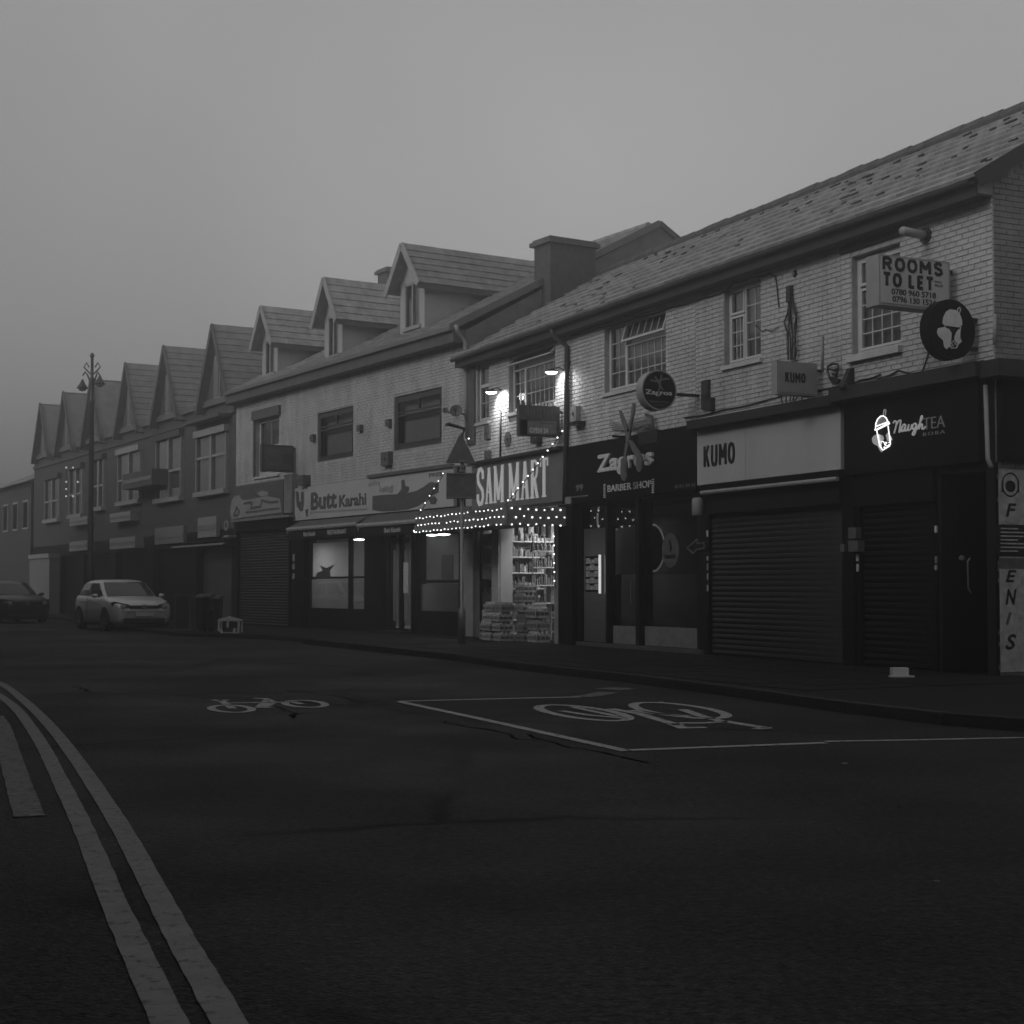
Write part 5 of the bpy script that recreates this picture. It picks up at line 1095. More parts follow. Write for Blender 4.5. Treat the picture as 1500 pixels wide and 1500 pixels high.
# tea shop flue and stub pipe by the corner
fu = thing('flue_pipe', 'pale stubby flue pipe sticking out under the eaves near the corner', 'flue', A, (gx(1352), 0, fz(1352, 345)))
a = A.hit(1358, 345, 0); m = MB(); m.tube([a, A.hit(1350, 344, .1), A.hit(1322, 338, .55)], .06, 10); m.build('pipe', 'sign_case', fu, smooth=True)
m = MB(); m.tube([a+Vector((0, .02, 0)), a+Vector((0, -.05, 0))], .11, 12); m.build('collar', 'metal_black', fu)
downpipe('short thin pale pipe stub on the wall close to the corner', [A.hit(1457, 460, .04), A.hit(1457, 505, .04)], .025, 'sign_case')
downpipe('pale thin conduit standing on the wall above the small light box', [A.hit(1204.5, 492, .03), A.hit(1204.5, 543, .03)], .022, 'pipe_white')
# cables
def cab(label, L_, r=.010, out=.03, sag=.02, blk=A): 
    pts = [blk.hit(x, y, out) for x, y in L_]; t = thing('cable', label, 'cable', blk, tuple(pts[0])); cable(t, 'wire', pts, r, sag=sag, n=6); return t
cab('thin cable swagged under the gutter across the top of the barber wall', [(836, 492), (878, 480), (930, 466), (985, 450), (1030, 436), (1058, 428), (1075, 414), (1100, 407), (1128, 400), (1136, 404), (1138, 420), (1141, 450)], .012)
cab('cable sagging over the wall above the tea shop fascia', [(1255, 572), (1290, 553), (1316, 542), (1352, 548), (1380, 545)], .011)
cab('second cable drooping beside the round tea sign', [(1360, 515), (1352, 540), (1346, 556), (1395, 538), (1440, 528)], .010)
cab('loose cable hanging between the right window and its tangle', [(1104, 470), (1110, 478), (1122, 482), (1140, 478)], .007, sag=.05)
cab('long cable along the wall above the pale blank fascia', [(1002, 612), (1060, 600), (1130, 584), (1150, 575), (1230, 566), (1262, 556), (1290, 548)], .012)
tg = thing('cable_tangle', 'bunch of tangled dark cables hanging above the small kumo light box', 'cables', A, (gx(1156), 0, fz(1156, 480))); rr = random.Random(6)
for k in range(9):
    x = 1149+k*2.2+rr.uniform(-4, 4); top_y = 445+rr.uniform(-14, 18); pts = [A.hit(1157+rr.uniform(-2, 3), top_y-14, .05)]
    for j in range(5): pts.append(A.hit(x+rr.uniform(-3.5, 3.5)*(1.6 if k % 3 == 0 else .6), top_y+(527-top_y)*(j+1)/5, .04+rr.uniform(0, .05)))
    cable(tg, 'wire', pts, rr.choice([.004, .005, .007, .013]), n=5, sag=.03)
m = MB(); a = A.hit(1157, 430, .05); m.box(a.x-.05, a.x+.05, -.09, -.01, a.z-.14, a.z+.12); m.build('cable_head', 'metal_black', tg)
rr = random.Random(16); cl = thing('cable_tangle', 'loose cable ends spilling below the small kumo light box onto the cornice', 'cables', A, (gx(1165), 0, fz(1165, 590)))
for k in range(7):
    x = 1146+k*6; cable(cl, 'wire', [A.hit(x, 577, .1), A.hit(x+rr.uniform(-5, 5), 586, .12), A.hit(x+rr.uniform(-8, 14), 598, .2)], .012, n=4)
# fallen carton by the tea shop
bx = thing('takeaway_carton', 'small white open carton lying on the pavement before the tea shop', 'carton', W, tuple(ground_at(1318, 990, PZ)))
p = ground_at(1317.5, 990, PZ+.02); m = MB(); m.box(p.x-.10, p.x+.10, p.y-.08, p.y+.08, p.z, p.z+.105); m.build('tub', 'upvc', bx); m = MB(); m.box(p.x-.16, p.x+.15, p.y-.16, p.y-.085, p.z-.01, p.z+.012); m.build('flap', 'upvc', bx)
# ================================================================ BLOCK B : taller rendered and painted building with three dormers
EB = 6.94; GB = 7.36; xm = B.X(427); RB = 10.5; DB = 5.71
bx_ = B.X; bz = B.Z
def brect(a, b, c, d, o=0): return rect(a, b, c, d, B, o)
wB1 = brect(375, 615, 408, 699); wB2 = brect(465.5, 606, 517, 677); wB3 = brect(577.5, 582, 647, 660.5)
B_low = bz(429, 716)
def house_B(name, x0, x1, label, holes, gholes, zs):
    t = thing(name, label, 'shop', B, (x0, 0, 0), 'tall painted shops with dormers')
    w_ = wall(t, x0, x1, zs, EB+.05, holes, 'joint'); bricks(w_, x0+.002, x1-.002, zs+.02, EB, holes, 'brick_white')
    wall(t, x0, x1, 0, zs, gholes, 'dado')
    rf = slab(t, 'roof', [(x0, -.32, GB-.06), (x1, -.32, GB-.06), (x1, DB, RB), (x0, DB, RB)], .07, 'felt'); v = Vector((0, DB+.32, RB-GB+.06))
    tiles(rf, (x0, -.36, GB-.07), (1, 0, 0), v, x1-x0, v.length, .33, .30, 'tile', single=False)
    slab(t, 'rear_roof', [(x0, DB, RB), (x1, DB, RB), (x1, DB*2+.3, GB-.1), (x0, DB*2+.3, GB-.1)], .07, 'tile_far')
    m = MB(); n = int((x1-x0)/.45)
    for i in range(n): m.tube([(x0+i*.45, DB, RB+.02), (x0+i*.45+.44, DB, RB+.03)], .12, 8)
    m.build('ridge_tile', 'tile', rf, kind='stuff')
    MB().box(x0, x1, -.34, -.014, EB+.02, GB-.10).build('box_eaves', 'render_dark', t)
    MB().box(x0, x1, -.44, -.345, GB-.14, GB-.05).build('gutter', 'gutter', t)
    MB().box(x0, x1, 2*DB-.2, 2*DB, 0, EB).build('rear_wall', 'brick_dark', t)
    return t
def bgh(a, b, zt, zb=PZ): return (bx_(a), bx_(b), zb, zt)
zB = bz(450, 788)
lf = house_B('shuttered_shop', 0, xm, 'shop with dark closed shutter and cartoonish board at the left end of the dormer building', [wB1], [bgh(349, 425, bz(347, 764))], bz(345, 716))
bk = house_B('karahi_shop', xm, B.len, 'restaurant with pale name board, striped awnings and two upper dark framed windows', [wB2, wB3], [bgh(449, 536, zB), bgh(565, 604, zB), bgh(609, 674, zB)], B_low)
# dark gable end above the lower roof next door
ge = MB(); X = B.len
ge.add([(X, 0, 0), (X, 2*DB, 0), (X, 2*DB, EB), (X, DB, RB-.05), (X, 0, GB-.1)], [(0, 1, 2, 3, 4)]); geo = ge.build('gable_wall', 'gable_render', bk)
MB().bar((X+.03, -.42, GB-.06), (X+.03, DB, RB+.02), .06, .16).build('bargeboard', 'gutter', bk); MB().bar((X+.03, DB*2+.3, GB-.1), (X+.03, DB, RB+.02), .06, .14).build('bargeboard', 'render_dark', bk)
# lead flashing where the next roof meets the gable
chy = 3.1; ch = MB()
c0 = B.hit(839, 390, 0)
def chimney(parent, x0, x1, y0, y1, zb, zt, pots=0, mt='chimney', lean=0):
    o = MB().box(x0, x1, y0, y1, zb, zt-.16).build('chimney', mt, parent)
    MB().box(x0-.09, x1+.09, y0-.09, y1+.09, zt-.16, zt-.06).box(x0-.03, x1+.03, y0-.03, y1+.03, zt-.06, zt).build('chimney_cap', 'print_grey', o)
    if pots:
        m = MB()
        for k in range(pots): m.lathe([(.12, 0), (.10, .3), (.13, .34)], 10, (x0+(x1-x0)*(k+.5)/pots, (y0+y1)/2, zt))
        m.build('chimney_pot', mt, o)
yl_, zt_c = B.hitx(806, 345, X+.35); yr_, _ = B.hitx(872, 352, X+.35)
chimney(bk, X-.35, X+.35, yl_, yr_, 5.5, zt_c)
# chimney beyond the ridge behind the near dormer
q = B.hit(566, 395, -DB); chimney(bk, q.x-.25, q.x+.45, DB-.2, DB+.7, RB-.3, q.z)
# dormers
def dormer(parent, px_l, px_r, px_ap, py_ap, py_eL, py_base, setb, wpx):
    t = parent; y0 = setb
    xa, xb = B.X(px_l, -y0), B.X(px_r, -y0); ap = B.hit(px_ap, py_ap, -y0+.15); za = ap.z; zb = B.hit(px_r, py_base, -y0).z; ze = B.hit(px_r-2, py_eL, -y0).z
    xc = (xa+xb)/2; sl_ = (RB-GB+.06)/(DB+.32); roof_z = lambda y: GB-.06+sl_*(y+.32); yend_e = (ze-GB+.06)/sl_-.32; yend_r = (za-GB+.06)/sl_-.32
    # front wall with its window, two cheeks
    m = MB(); wx0, wx1 = xa+.22, xb-.22; wz0, wz1 = zb+.12, ze-.10
    for a, b, c, d in holes_grid(xa, xb, zb-.2, ze, [(wx0, wx1, wz0, wz1)]): m.quad((a, y0, c), (b, y0, c), (b, y0, d), (a, y0, d))
    m.add([(xa, y0, ze), (xb, y0, ze), (xc, y0, za-.16)], [(0, 1, 2)])
    fo = m.build('dormer', 'render', t)
    m = MB(); m.add([(xb, y0, zb-.2), (xb, yend_e, ze), (xb, y0, ze)], [(0, 1, 2)]); m.add([(xa, y0, zb-.2), (xa, yend_e, ze), (xa, y0, ze)], [(0, 2, 1)]); m.build('dormer_cheek', 'render', fo)
    W_ = MB(); f = .07
    W_.box(wx0, wx0+f, y0, y0+.07, wz0, wz1).box(wx1-f, wx1, y0, y0+.07, wz0, wz1).box(wx0, wx1, y0, y0+.07, wz1-f, wz1).box(wx0-.05, wx1+.05, y0-.05, y0+.07, wz0-.02, wz0+f).box((wx0+wx1)/2-.03, (wx0+wx1)/2+.03, y0, y0+.07, wz0, wz1).build('window_frame', 'sign_case', fo)
    MB().quad((wx0, y0+.05, wz0), (wx1, y0+.05, wz0), (wx1, y0+.05, wz1), (wx0, y0+.05, wz1)).build('pane', 'glass', fo); MB().quad((wx0, y0+.15, wz0), (wx1, y0+.15, wz0), (wx1, y0+.15, wz1), (wx0, y0+.15, wz1)).build('curtain', 'curtain', fo)
    # roof: two slopes overhanging front and sides
    ov = .22; fy = y0-.30; hw = (xb-xa)/2; p_ = (za-ze)/hw; el = ze-p_*ov
    ro = slab(t, 'dormer_roof', [(xb+ov, fy, el), (xb+ov, yend_e-.2, el), (xc, yend_r+.2, za), (xc, fy, za)], .05, 'felt')
    slab(ro, 'dormer_roof_slope', [(xa-ov, yend_e-.2, el), (xa-ov, fy, el), (xc, fy, za), (xc, yend_r+.2, za)], .05, 'tile')
    v = Vector((xc-xb-ov, 0, za-el)); 
    tiles(ro, (xb+ov+.02, fy, el-.01), (0, 1, 0), v, yend_r-fy+.3, v.length, .33, v.length/6.0, 'tile', single=False, clip=lambda u_, vv, L=v.length: u_ < (yend_e-fy)+(yend_r-yend_e)*vv/L, th=.02)
    MB().bar((xb+ov+.02, fy-.02, el-.04), (xc, fy-.02, za-.02), .04, .17).bar((xa-ov-.02, fy-.02, el-.04), (xc, fy-.02, za-.02), .04, .17).build('bargeboard', 'sign_case', ro)
    MB().box(xb+.01, xb+ov-.01, fy+.05, yend_e-.3, el-.09, el-.05).box(xb+ov, xb+ov+.03, fy, yend_e-.2, el-.14, el-.0).build('dormer_soffit', 'render_dark', ro)
    return t
dormer(bk, 585.5, 621, 597, 358, 402, 484, .42, None)
dormer(bk, 474, 500, 481, 408, 453, 527, .42, None)
dormer(lf, 382.5, 405, 390, 449, 490, 553, .42, None)
# upper windows
x0, x1, z0, z1 = wB2; window(bk, x0, x1, z0, z1, [(0, .5, .72, 1, 1, 1, 0), (.5, 1, .72, 1, 1, 1, 0), (0, 1, 0, .68, 1, 1, 0)], fm='frame_dark', back='blind', fw=.11, y=.04, sill=None)
x0, x1, z0, z1 = wB3; window(bk, x0, x1, z0, z1, [(0, .5, .72, 1, 1, 1, 0), (.5, 1, .72, 1, 1, 1, 0), (0, 1, 0, .68, 1, 1, 0)], fm='frame_dark', back='blind', fw=.12, y=.04, sill=None)
x0, x1, z0, z1 = wB1; window(lf, x0, x1, z0, z1, [(0, 1, .5, 1, 2, 1, 0), (0, 1, 0, .5, 2, 1, 0)], y=.12, fw=.09)
MB().box(x0-.14, x1+.14, -.10, -.014, z1-.02, z1+.26).build('lintel', 'print_grey', lf); MB().box(x0-.12, x0, -.05, -.014, z0, z1-.02).build('jamb', 'print_grey', lf)
# downpipe at the junction
P_ = lambda px, py, o: B.hit(px, py, o)
downpipe('pale swan necked downpipe at the meeting of the two painted ranges', [P_(668, 476, .40), P_(670, 486, .35), P_(675, 492, .2), P_(681, 500, .08), P_(683, 560, .08), P_(683.5, 642, .08)], .045, 'sign_case', B)
def fitB(*a, **k): return fitting(*a, blk=B, **k)
fitB('alarm_box', 'small box on the wall left of the middle dark window', 'alarm box', 452.5, 637, 457, 647, .12, 'print_grey')
fitB('alarm_box', 'small box just right of the middle dark window', 'alarm box', 521, 623, 526, 632, .12, 'print_grey')
fitB('alarm_box', 'small box high left of the nearest dark window', 'alarm box', 563, 615, 568, 625, .12, 'print_grey')
fitB('wall_box', 'tall dark box on the wall over the karahi name board', 'utility box', 557, 663, 568, 683, .15, 'print_grey')
for px, py, rr_, lb in ((652.5, 601, 4.5, 'smaller satellite dish right of the nearest dark window'), (668, 601.5, 9.5, 'larger satellite dish beside the swan necked downpipe')):
    c = B.hit(px, py, .35); rad = rr_*c.length*0+rr_*(Vector(B.world(c)).y)/FPX; t = thing('satellite_dish', lb, 'satellite dish', B, tuple(c), 'satellite dishes'); nd = Vector((.75, -.6, .28)).normalized(); a_ = nd.cross(Vector((0, 0, 1))).normalized(); b_ = a_.cross(nd)
    m = MB(); vs = []; n = 16
    for k, (f_, dpt) in enumerate(((.05, -.12), (.55, -.08), (1, 0))): vs += [c+(a_*math.cos(2*math.pi*i/n)+b_*math.sin(2*math.pi*i/n))*rad*f_+nd*dpt*rad*2 for i in range(n)]
    m.add(vs, [(k*n+i, k*n+(i+1) % n, (k+1)*n+(i+1) % n, (k+1)*n+i) for k in range(2) for i in range(n)]+[tuple(range(n))]); m.build('dish', 'print_grey', t, smooth=True)
    MB().bar(c-nd*.05, (c.x-.05, 0, c.z-.1), .03).bar(c-b_*rad*.8, c+nd*rad*1.3, .015).build('mount', 'metal_black', t)
# karahi name board
ks2 = thing('shop_sign', 'pale karahi restaurant name board with boat drawing', 'shop sign', B, (bx_(429), 0, bz(429, 763)), 'shop name boards')
oo = .10; zt_, zb_ = B.Z(429, 716, oo), B.Z(429, 763, oo); xl, xr = B.X(429, oo), B.X(653.5, oo)+.35
MB().box(xl, xr, -oo, -.014, zb_, zt_).build('board', 'sign_white', ks2)
MB().box(B.X(540, oo), xr, -oo-.06, -oo+.02, zt_+.003, zt_+.08).build('cornice', 'render_dark', ks2)
fB = lambda out: (lambda u, v, w: (u, -out-w, v))
def CB(pp, out=.10): return [(q.x, q.z) for q in [B.hit(400+x/5.357, 660+y/5.357, out) for x, y in pp]]
def btext(s, x0, y0, x1, y1, mt, bold=.02, t=ks2): a = CB([(x0, y1), (x0, y0)]); b = CB([(x1, y1)]); text('lettering', s, t, fB(oo), a[0][0], b[0][0], a[0][1], a[1][1], mt, .012, bold)
btext('Butt', 298, 330, 500, 470, 'print_grey', .05); btext('Karahi', 520, 352, 732, 447, 'print_grey', .03)
m = MB(); m.poly(CB([(178, 320), (200, 322), (208, 400), (218, 405), (222, 325), (243, 322), (245, 400), (235, 470), (215, 475), (190, 440)]), fB(oo), .01); m.poly(CB([(253, 465), (276, 460), (272, 515), (262, 520)]), fB(oo), .01); m.build('flame_emblem', 'print_grey', ks2)
m = MB(); m.stroke(CB([(782, 412), (860, 412), (960, 408), (1060, 396), (1130, 376), (1190, 340), (1240, 300), (1300, 290)]), [.36, .42, .42, .40, .38, .36, .34, .22], fB(oo), .01); m.build('boat_hull', 'print_grey', ks2)
m = MB(); m.poly(CB([(970, 352), (1010, 300), (1008, 235), (1030, 228), (1038, 275), (1068, 285), (1065, 320), (1020, 350)]), fB(oo), .01); m.poly(CB([(1225, 385), (1240, 362), (1270, 358), (1290, 385), (1275, 420), (1240, 420)]), fB(oo), .012); m.build('figure_motif', 'print_grey', ks2)
m = MB(); rr = random.Random(12)
for k in range(9): x = 835+k*12; m.stroke(CB([(x, 335-rr.uniform(0, 20)), (x+12, 300-rr.uniform(0, 30))]), .04, fB(oo), .01)
m.stroke(CB([(750, 270), (800, 250), (838, 262)]), .09, fB(oo), .01); m.stroke(CB([(290, 487), (740, 458)]), .05, fB(oo), .006); m.build('motif_line', 'sign_case', ks2)
btext('FREE', 1228, 180, 1330, 210, 'print_grey', .0)
# awnings: two folded cassettes with hanging valances
def awning(label, pa, pb, words):
    out = .42; x0, x1 = B.X(pa, out), B.X(pb, out); z = B.Z(pa, 776 if pa < 500 else 770.5, out); zt2 = zb_-.02; t = thing('awning', label, 'awning', B, (x0, -out, z), 'folded awnings of the karahi restaurant')
    m = MB(); m.add([(x0, -.05, zt2), (x1, -.05, zt2), (x1, -out, z+.05), (x0, -out, z+.05)], [(0, 1, 2, 3)]); m.add([(x0, -.05, zt2-.03), (x0, -out, z+.02), (x1, -out, z+.02), (x1, -.05, zt2-.03)], [(0, 1, 2, 3)]); m.build('canvas', 'print_grey', t)
    MB().tube([(x0, -out, z), (x1, -out, z)], .06, 8).build('front_bar', 'stone', t)
    MB().box(x0+.02, x1-.02, -out-.01, -out, z-.30, z-.04).build('valance', 'dado', t)
    MB().box(x0, x0+.05, -out-.02, -.02, z-.12, z+.04).build('arm', 'sign_case', t)
    W_ = x1-x0
    for s, a, b in words: text('lettering', s, t, fB(out+.01), x0+W_*a, x0+W_*b, z-.22, z-.10, 'letter_white', .004, .01)
    return t
awning('left striped awning folded under the karahi name board', 421, 523, [('Butt Karahi', .25, .42), ('RESTAURANT', .6, .86)])
awning('right striped awning folded under the karahi name board', 524.5, 676, [('Butt Karahi', .28, .44), ('RESTAURANT', .58, .82)])
# ground floor of the restaurant
room(bk, xm+.1, B.len-.15, PZ+.02, 2.85, 4, 'shop_wall')
MB().box(.01, B.len-.01, .35, 2*DB-.2, 2.87, 2.95).box(.01, B.len-.01, .35, 2*DB-.2, EB-.1, EB).build('floor_slab', 'room_dark', bk)
def bwin(px0, px1, zt, zb, mull=(), rail=None, name='shop_window', gm='glass_shop', frame='black'):
    x0, x1 = bx_(px0), bx_(px1); m = MB(); f = .07; m.box(x0, x0+f, .05, .12, zb, zt).box(x1-f, x1, .05, .12, zb, zt).box(x0+f, x1-f, .05, .12, zt-f, zt).box(x0+f, x1-f, .05, .12, zb, zb+f)
    for p in mull: xx = bx_(p); m.box(xx-.08, xx+.08, .04, .12, zb, zt)
    for z in rail or (): m.box(x0+f, x1-f, .05, .12, z-.04, z+.04)
    fo = m.build(name, frame, bk); MB().quad((x0+f, .085, zb+f), (x1-f, .085, zb+f), (x1-f, .085, zt-f), (x0+f, .085, zt-f)).build('pane', gm, fo); return fo
zc = lambda py: bz(450, py)
wl = bwin(449, 536, zB, PZ+.5, (510,)); 
for a, b, t_, u_ in ((452, 507, 849, 892), (513, 534, 849, 892)): MB().quad((bx_(a), .10, zc(u_)), (bx_(b), .10, zc(u_)), (bx_(b), .10, zc(t_)), (bx_(a), .10, zc(t_))).build('frosted_film', 'frost_dim', wl)
MB().box(bx_(452), bx_(534), .075, .083, zc(848), zc(845)).build('transfer_band', 'black', wl)
MB().quad((bx_(453), .11, zc(846)), (bx_(507), .11, zc(846)), (bx_(507), .11, zc(796)), (bx_(453), .11, zc(796))).build('window_graphic', 'frost', wl)
m = MB(); q = lambda x, y: ((B.hit(320+x/3.75, 540+y/3.75, 0)).x, (B.hit(320+x/3.75, 540+y/3.75, 0)).z)
m.poly([q(*p) for p in [(520, 1150), (530, 1120), (560, 1110), (545, 1080), (580, 1095), (625, 1075), (600, 1110), (605, 1145), (590, 1150)]], lambda u, v, w: (u, .07-w, v), .004); m.build('palm_graphic', 'print_grey', wl)
wr = bwin(609, 674, zB, PZ+.5, (), (zc(853),)); MB().quad((bx_(611), .10, PZ+.55), (bx_(672), .10, PZ+.55), (bx_(672), .10, zc(856)), (bx_(611), .10, zc(856))).build('frosted_film', 'frost_dim', wr)
dd = bwin(567, 602, zB, PZ+.05, (584.5,), name='door'); m = MB()
for p, w_ in ((574, .06), (579, .05), (591, .09), (597, .06)): m.box(bx_(p)-w_, bx_(p)+w_, .07, .08, PZ+.3, zB-.45)
m.build('door_panel', 'print_mid', dd); MB().box(bx_(588), bx_(595), .055, .068, zc(868), zc(828)).build('notice', 'sticker', dd)
MB().box(bx_(572), bx_(598), .045, .052, zB-.28, zB-.14).build('door_sign', 'letter_grey', dd)
MB().box(bx_(560), bx_(606), -.35, -.01, PZ+.002, PZ+.06).build('doorstep', 'kerb', bk)
for a_, b_ in ((536.5, 565), (430, 448), (605, 608.5), (675, 679)): MB().box(bx_(a_), bx_(b_), -.06, -.01, PZ, zB).build('pilaster', 'black', bk)
for a_, b_ in ((449, 536), (609, 674)): MB().box(bx_(a_), bx_(b_), .02, .2, PZ, PZ+.5).build('stall_riser', 'black', bk)
m = MB(); m.box(bx_(520, -3), bx_(534, -3), 3.2, 4.0, PZ, 1.2).box(bx_(620, -3), bx_(660, -3), 3.0, 3.6, PZ, 1.0); m.build('counter', 'print_grey', bk)
ft = thing('framed_picture', 'framed picture seen through the right karahi window', 'picture', B, (bx_(640, -4), 4.2, 1.6)); m = MB(); m.box(bx_(637, -4), bx_(652, -4), 4.22, 4.28, 1.5, 2.2); m.build('canvas_panel', 'print_grey', ft)
for px, py, nm in ((526, 790.5, 'ceiling lamp glowing in the left karahi window'), (650, 783, 'brightest ceiling lamp in the right karahi window'), (633, 784, 'smaller ceiling lamp in the right karahi window')):
    q3 = B.hit(px, py, -1.2 if px != 633 else -2.2); t = thing('ceiling_lamp', nm, 'ceiling lamp', B, tuple(q3)); MB().lathe([(0, -.035), (.16, -.01), (.17, .01), (0, .03)], 12, q3).build('lens', 'lamp' if px != 633 else 'tube', t)
    area('ceiling_lamp_light', (q3.x, q3.y, min(q3.z-.06, 2.8)), .4, .4, 24, blk=B)
# left shop: shutter, board
x0, x1 = bx_(350), bx_(424); ztS = bz(350, 780)
t_sh = thing('x', None, None, B) if False else lf
def shutterB(parent, blk, x0, x1, z0, z1, n, mt):
    t = MB().box(x0, x1, .06, .07, z0, z1).build('roller_shutter', mt, parent); h = (z1-z0)/n; s = MB()
    for i in range(n): s.add([(x0, .05, z0+i*h), (x1, .05, z0+i*h), (x1, .025, z0+(i+.5)*h), (x0, .025, z0+(i+.5)*h), (x1, .05, z0+(i+.97)*h), (x0, .05, z0+(i+.97)*h)], [(0, 1, 2, 3), (3, 2, 4, 5)])
    s.build('slat', mt, t, kind='stuff')
    for a_ in (x0-.1, x1): MB().box(a_, a_+.1, -.04, .06, z0, z1).build('guide_rail', 'black', parent)
shutterB(lf, B, x0, x1, PZ, ztS, 34, 'shutter'); MB().box(x0-.1, x1+.1, -.12, -.01, ztS, bz(350, 763)).build('shutter_box', 'dado', lf)
for k, (a, b) in enumerate([(812, 822), (826, 834), (840, 848)]): MB().box(bx_(431.5), bx_(434.5), -.07, -.061, B.hit(431, b, 0).z, B.hit(431, a, 0).z).build('sticker', 'sticker', bk)
cs = thing('shop_sign', 'weathered board with pale cutout shapes over the dark shutter left of the karahi board', 'shop sign', B, (bx_(340, .2), 0, bz(340, 760)), 'shop name boards')
x0, x1 = B.X(339.5, .22), B.X(414, .22); zb2, zt2 = B.Z(341, 764, .22), B.Z(341, 713, .22)
MB().box(x0+.25, x1, -.22, -.014, zb2+.05, zt2).build('board', 'print_grey', cs)
MB().box(x1+.003, x1+.55, -.2, -.014, zb2+.1, zt2+.12).build('end_board', 'print_mid', cs)
def C8(pp, out=.22): return [(qq.x, qq.z) for qq in [B.hit(320+x/6.82, 560+y/6.82, out) for x, y in pp]]
m = MB(); m.poly(C8([(135, 1370), (120, 1300), (135, 1190), (165, 1140), (215, 1130), (240, 1180), (330, 1170), (420, 1150), (480, 1130), (540, 1150), (620, 1165), (635, 1300), (400, 1330), (250, 1350)]), fB(.22), .02); m.build('cutout', 'sign_case', cs)
m = MB(); m.stroke(C8([(160, 1330), (190, 1250), (215, 1290), (200, 1330)]), .08, fB(.24), .01, True); m.stroke(C8([(260, 1210), (340, 1200), (330, 1260), (430, 1240), (440, 1180), (520, 1200), (600, 1190)]), .07, fB(.24), .01); m.stroke(C8([(280, 1300), (380, 1290), (500, 1270), (610, 1260)]), .05, fB(.24), .01); m.build('painted_shape', 'print_grey', cs)
m = MB(); m.poly(C8([(390, 1110), (440, 1085), (500, 1095), (505, 1130), (430, 1140)]), fB(.22), .03); m.build('cutout', 'sign_case', cs)
MB().box(x0+.1, x1+.6, -.3, -.014, zb2-.03, zb2+.04).build('ledge', 'print_mid', cs)
# projecting sign over it
xs = B.X(433, .0); (yr2, zt3) = B.hitx(431, 653, xs); (yl2, _) = B.hitx(384, 653, xs); (_, zb3) = B.hitx(431, 692, xs)
t = thing('lightbox_sign', 'dark framed hanging sign in front of the sash window left of the karahi restaurant', 'projecting sign', B, (xs, yr2, zb3), 'signs sticking out over the pavement')
yr2 = min(yr2, -.08)
MB().box(xs-.15, xs, yl2, yr2, zb3, zt3).build('case', 'frame_dark', t); MB().box(xs, xs+.01, yl2+.06, yr2-.06, zb3+.06, zt3-.06).build('face', 'print_grey', t)
text('lettering', 'FRIED', t, onproj(xs+.01), yl2+.1, yl2+(yr2-yl2)*.55, zt3-.32, zt3-.14, 'letter_grey', .004, .02); text('lettering', 'CHICKEN', t, onproj(xs+.01), yl2+.1, yl2+(yr2-yl2)*.6, zb3+.16, zb3+.3, 'letter_grey', .004, .02)
m = MB(); c = ((yl2+yr2)/2+.28, (zb3+zt3)/2); m.poly([(c[0]+.17*math.cos(R(k*24)), c[1]+.15*math.sin(R(k*24))) for k in range(15)], onproj(xs+.01), .006); m.build('emblem', 'frame_dark', t)
MB().box(xs-.1, xs-.05, yr2, -.01, zt3-.1, zt3-.05).build('bracket', 'metal_black', t)
fitB('wall_box', 'dark box at the top left corner of the karahi name board', 'utility box', 434, 697, 443, 712, .25, 'print_grey')

# ================================================================ BLOCK C : gabled terrace running into the fog
EC = 7.28; apx = [311, 240, 184, 133, 93, 59]
axs = [C.hit(p, q, .27) for p, q in zip(apx, (476, 507, 532, 555, 574, 591))]
bnd = [C.len-.01]
for a, b in zip(axs[:-1], axs[1:]): bnd.append((a.x+b.x)/2)
bnd.append(axs[-1].x-2.2)
cx_, cz_ = C.X, C.Z
lab = ['nearest gabled brick house, next to the painted wall, above the pale shutter', 'second gabled brick house from the painted wall, with half dropped blinds', 'third gabled house from the painted wall, with pale boxed shopfront', 'fourth gabled house from the painted wall, just behind the ornate lamp post', 'fifth gabled house, with small lights in its bay window', 'farthest sharply seen gabled house, at the end of the row']
ZG = 3.1
upper = [(286, 328, 643, 722), (227, 262, 648, 732), (171, 202, 668, 736), (135, 149, 676, 744), (100, 118, 690, 755), (64, 84, 705, 762)]
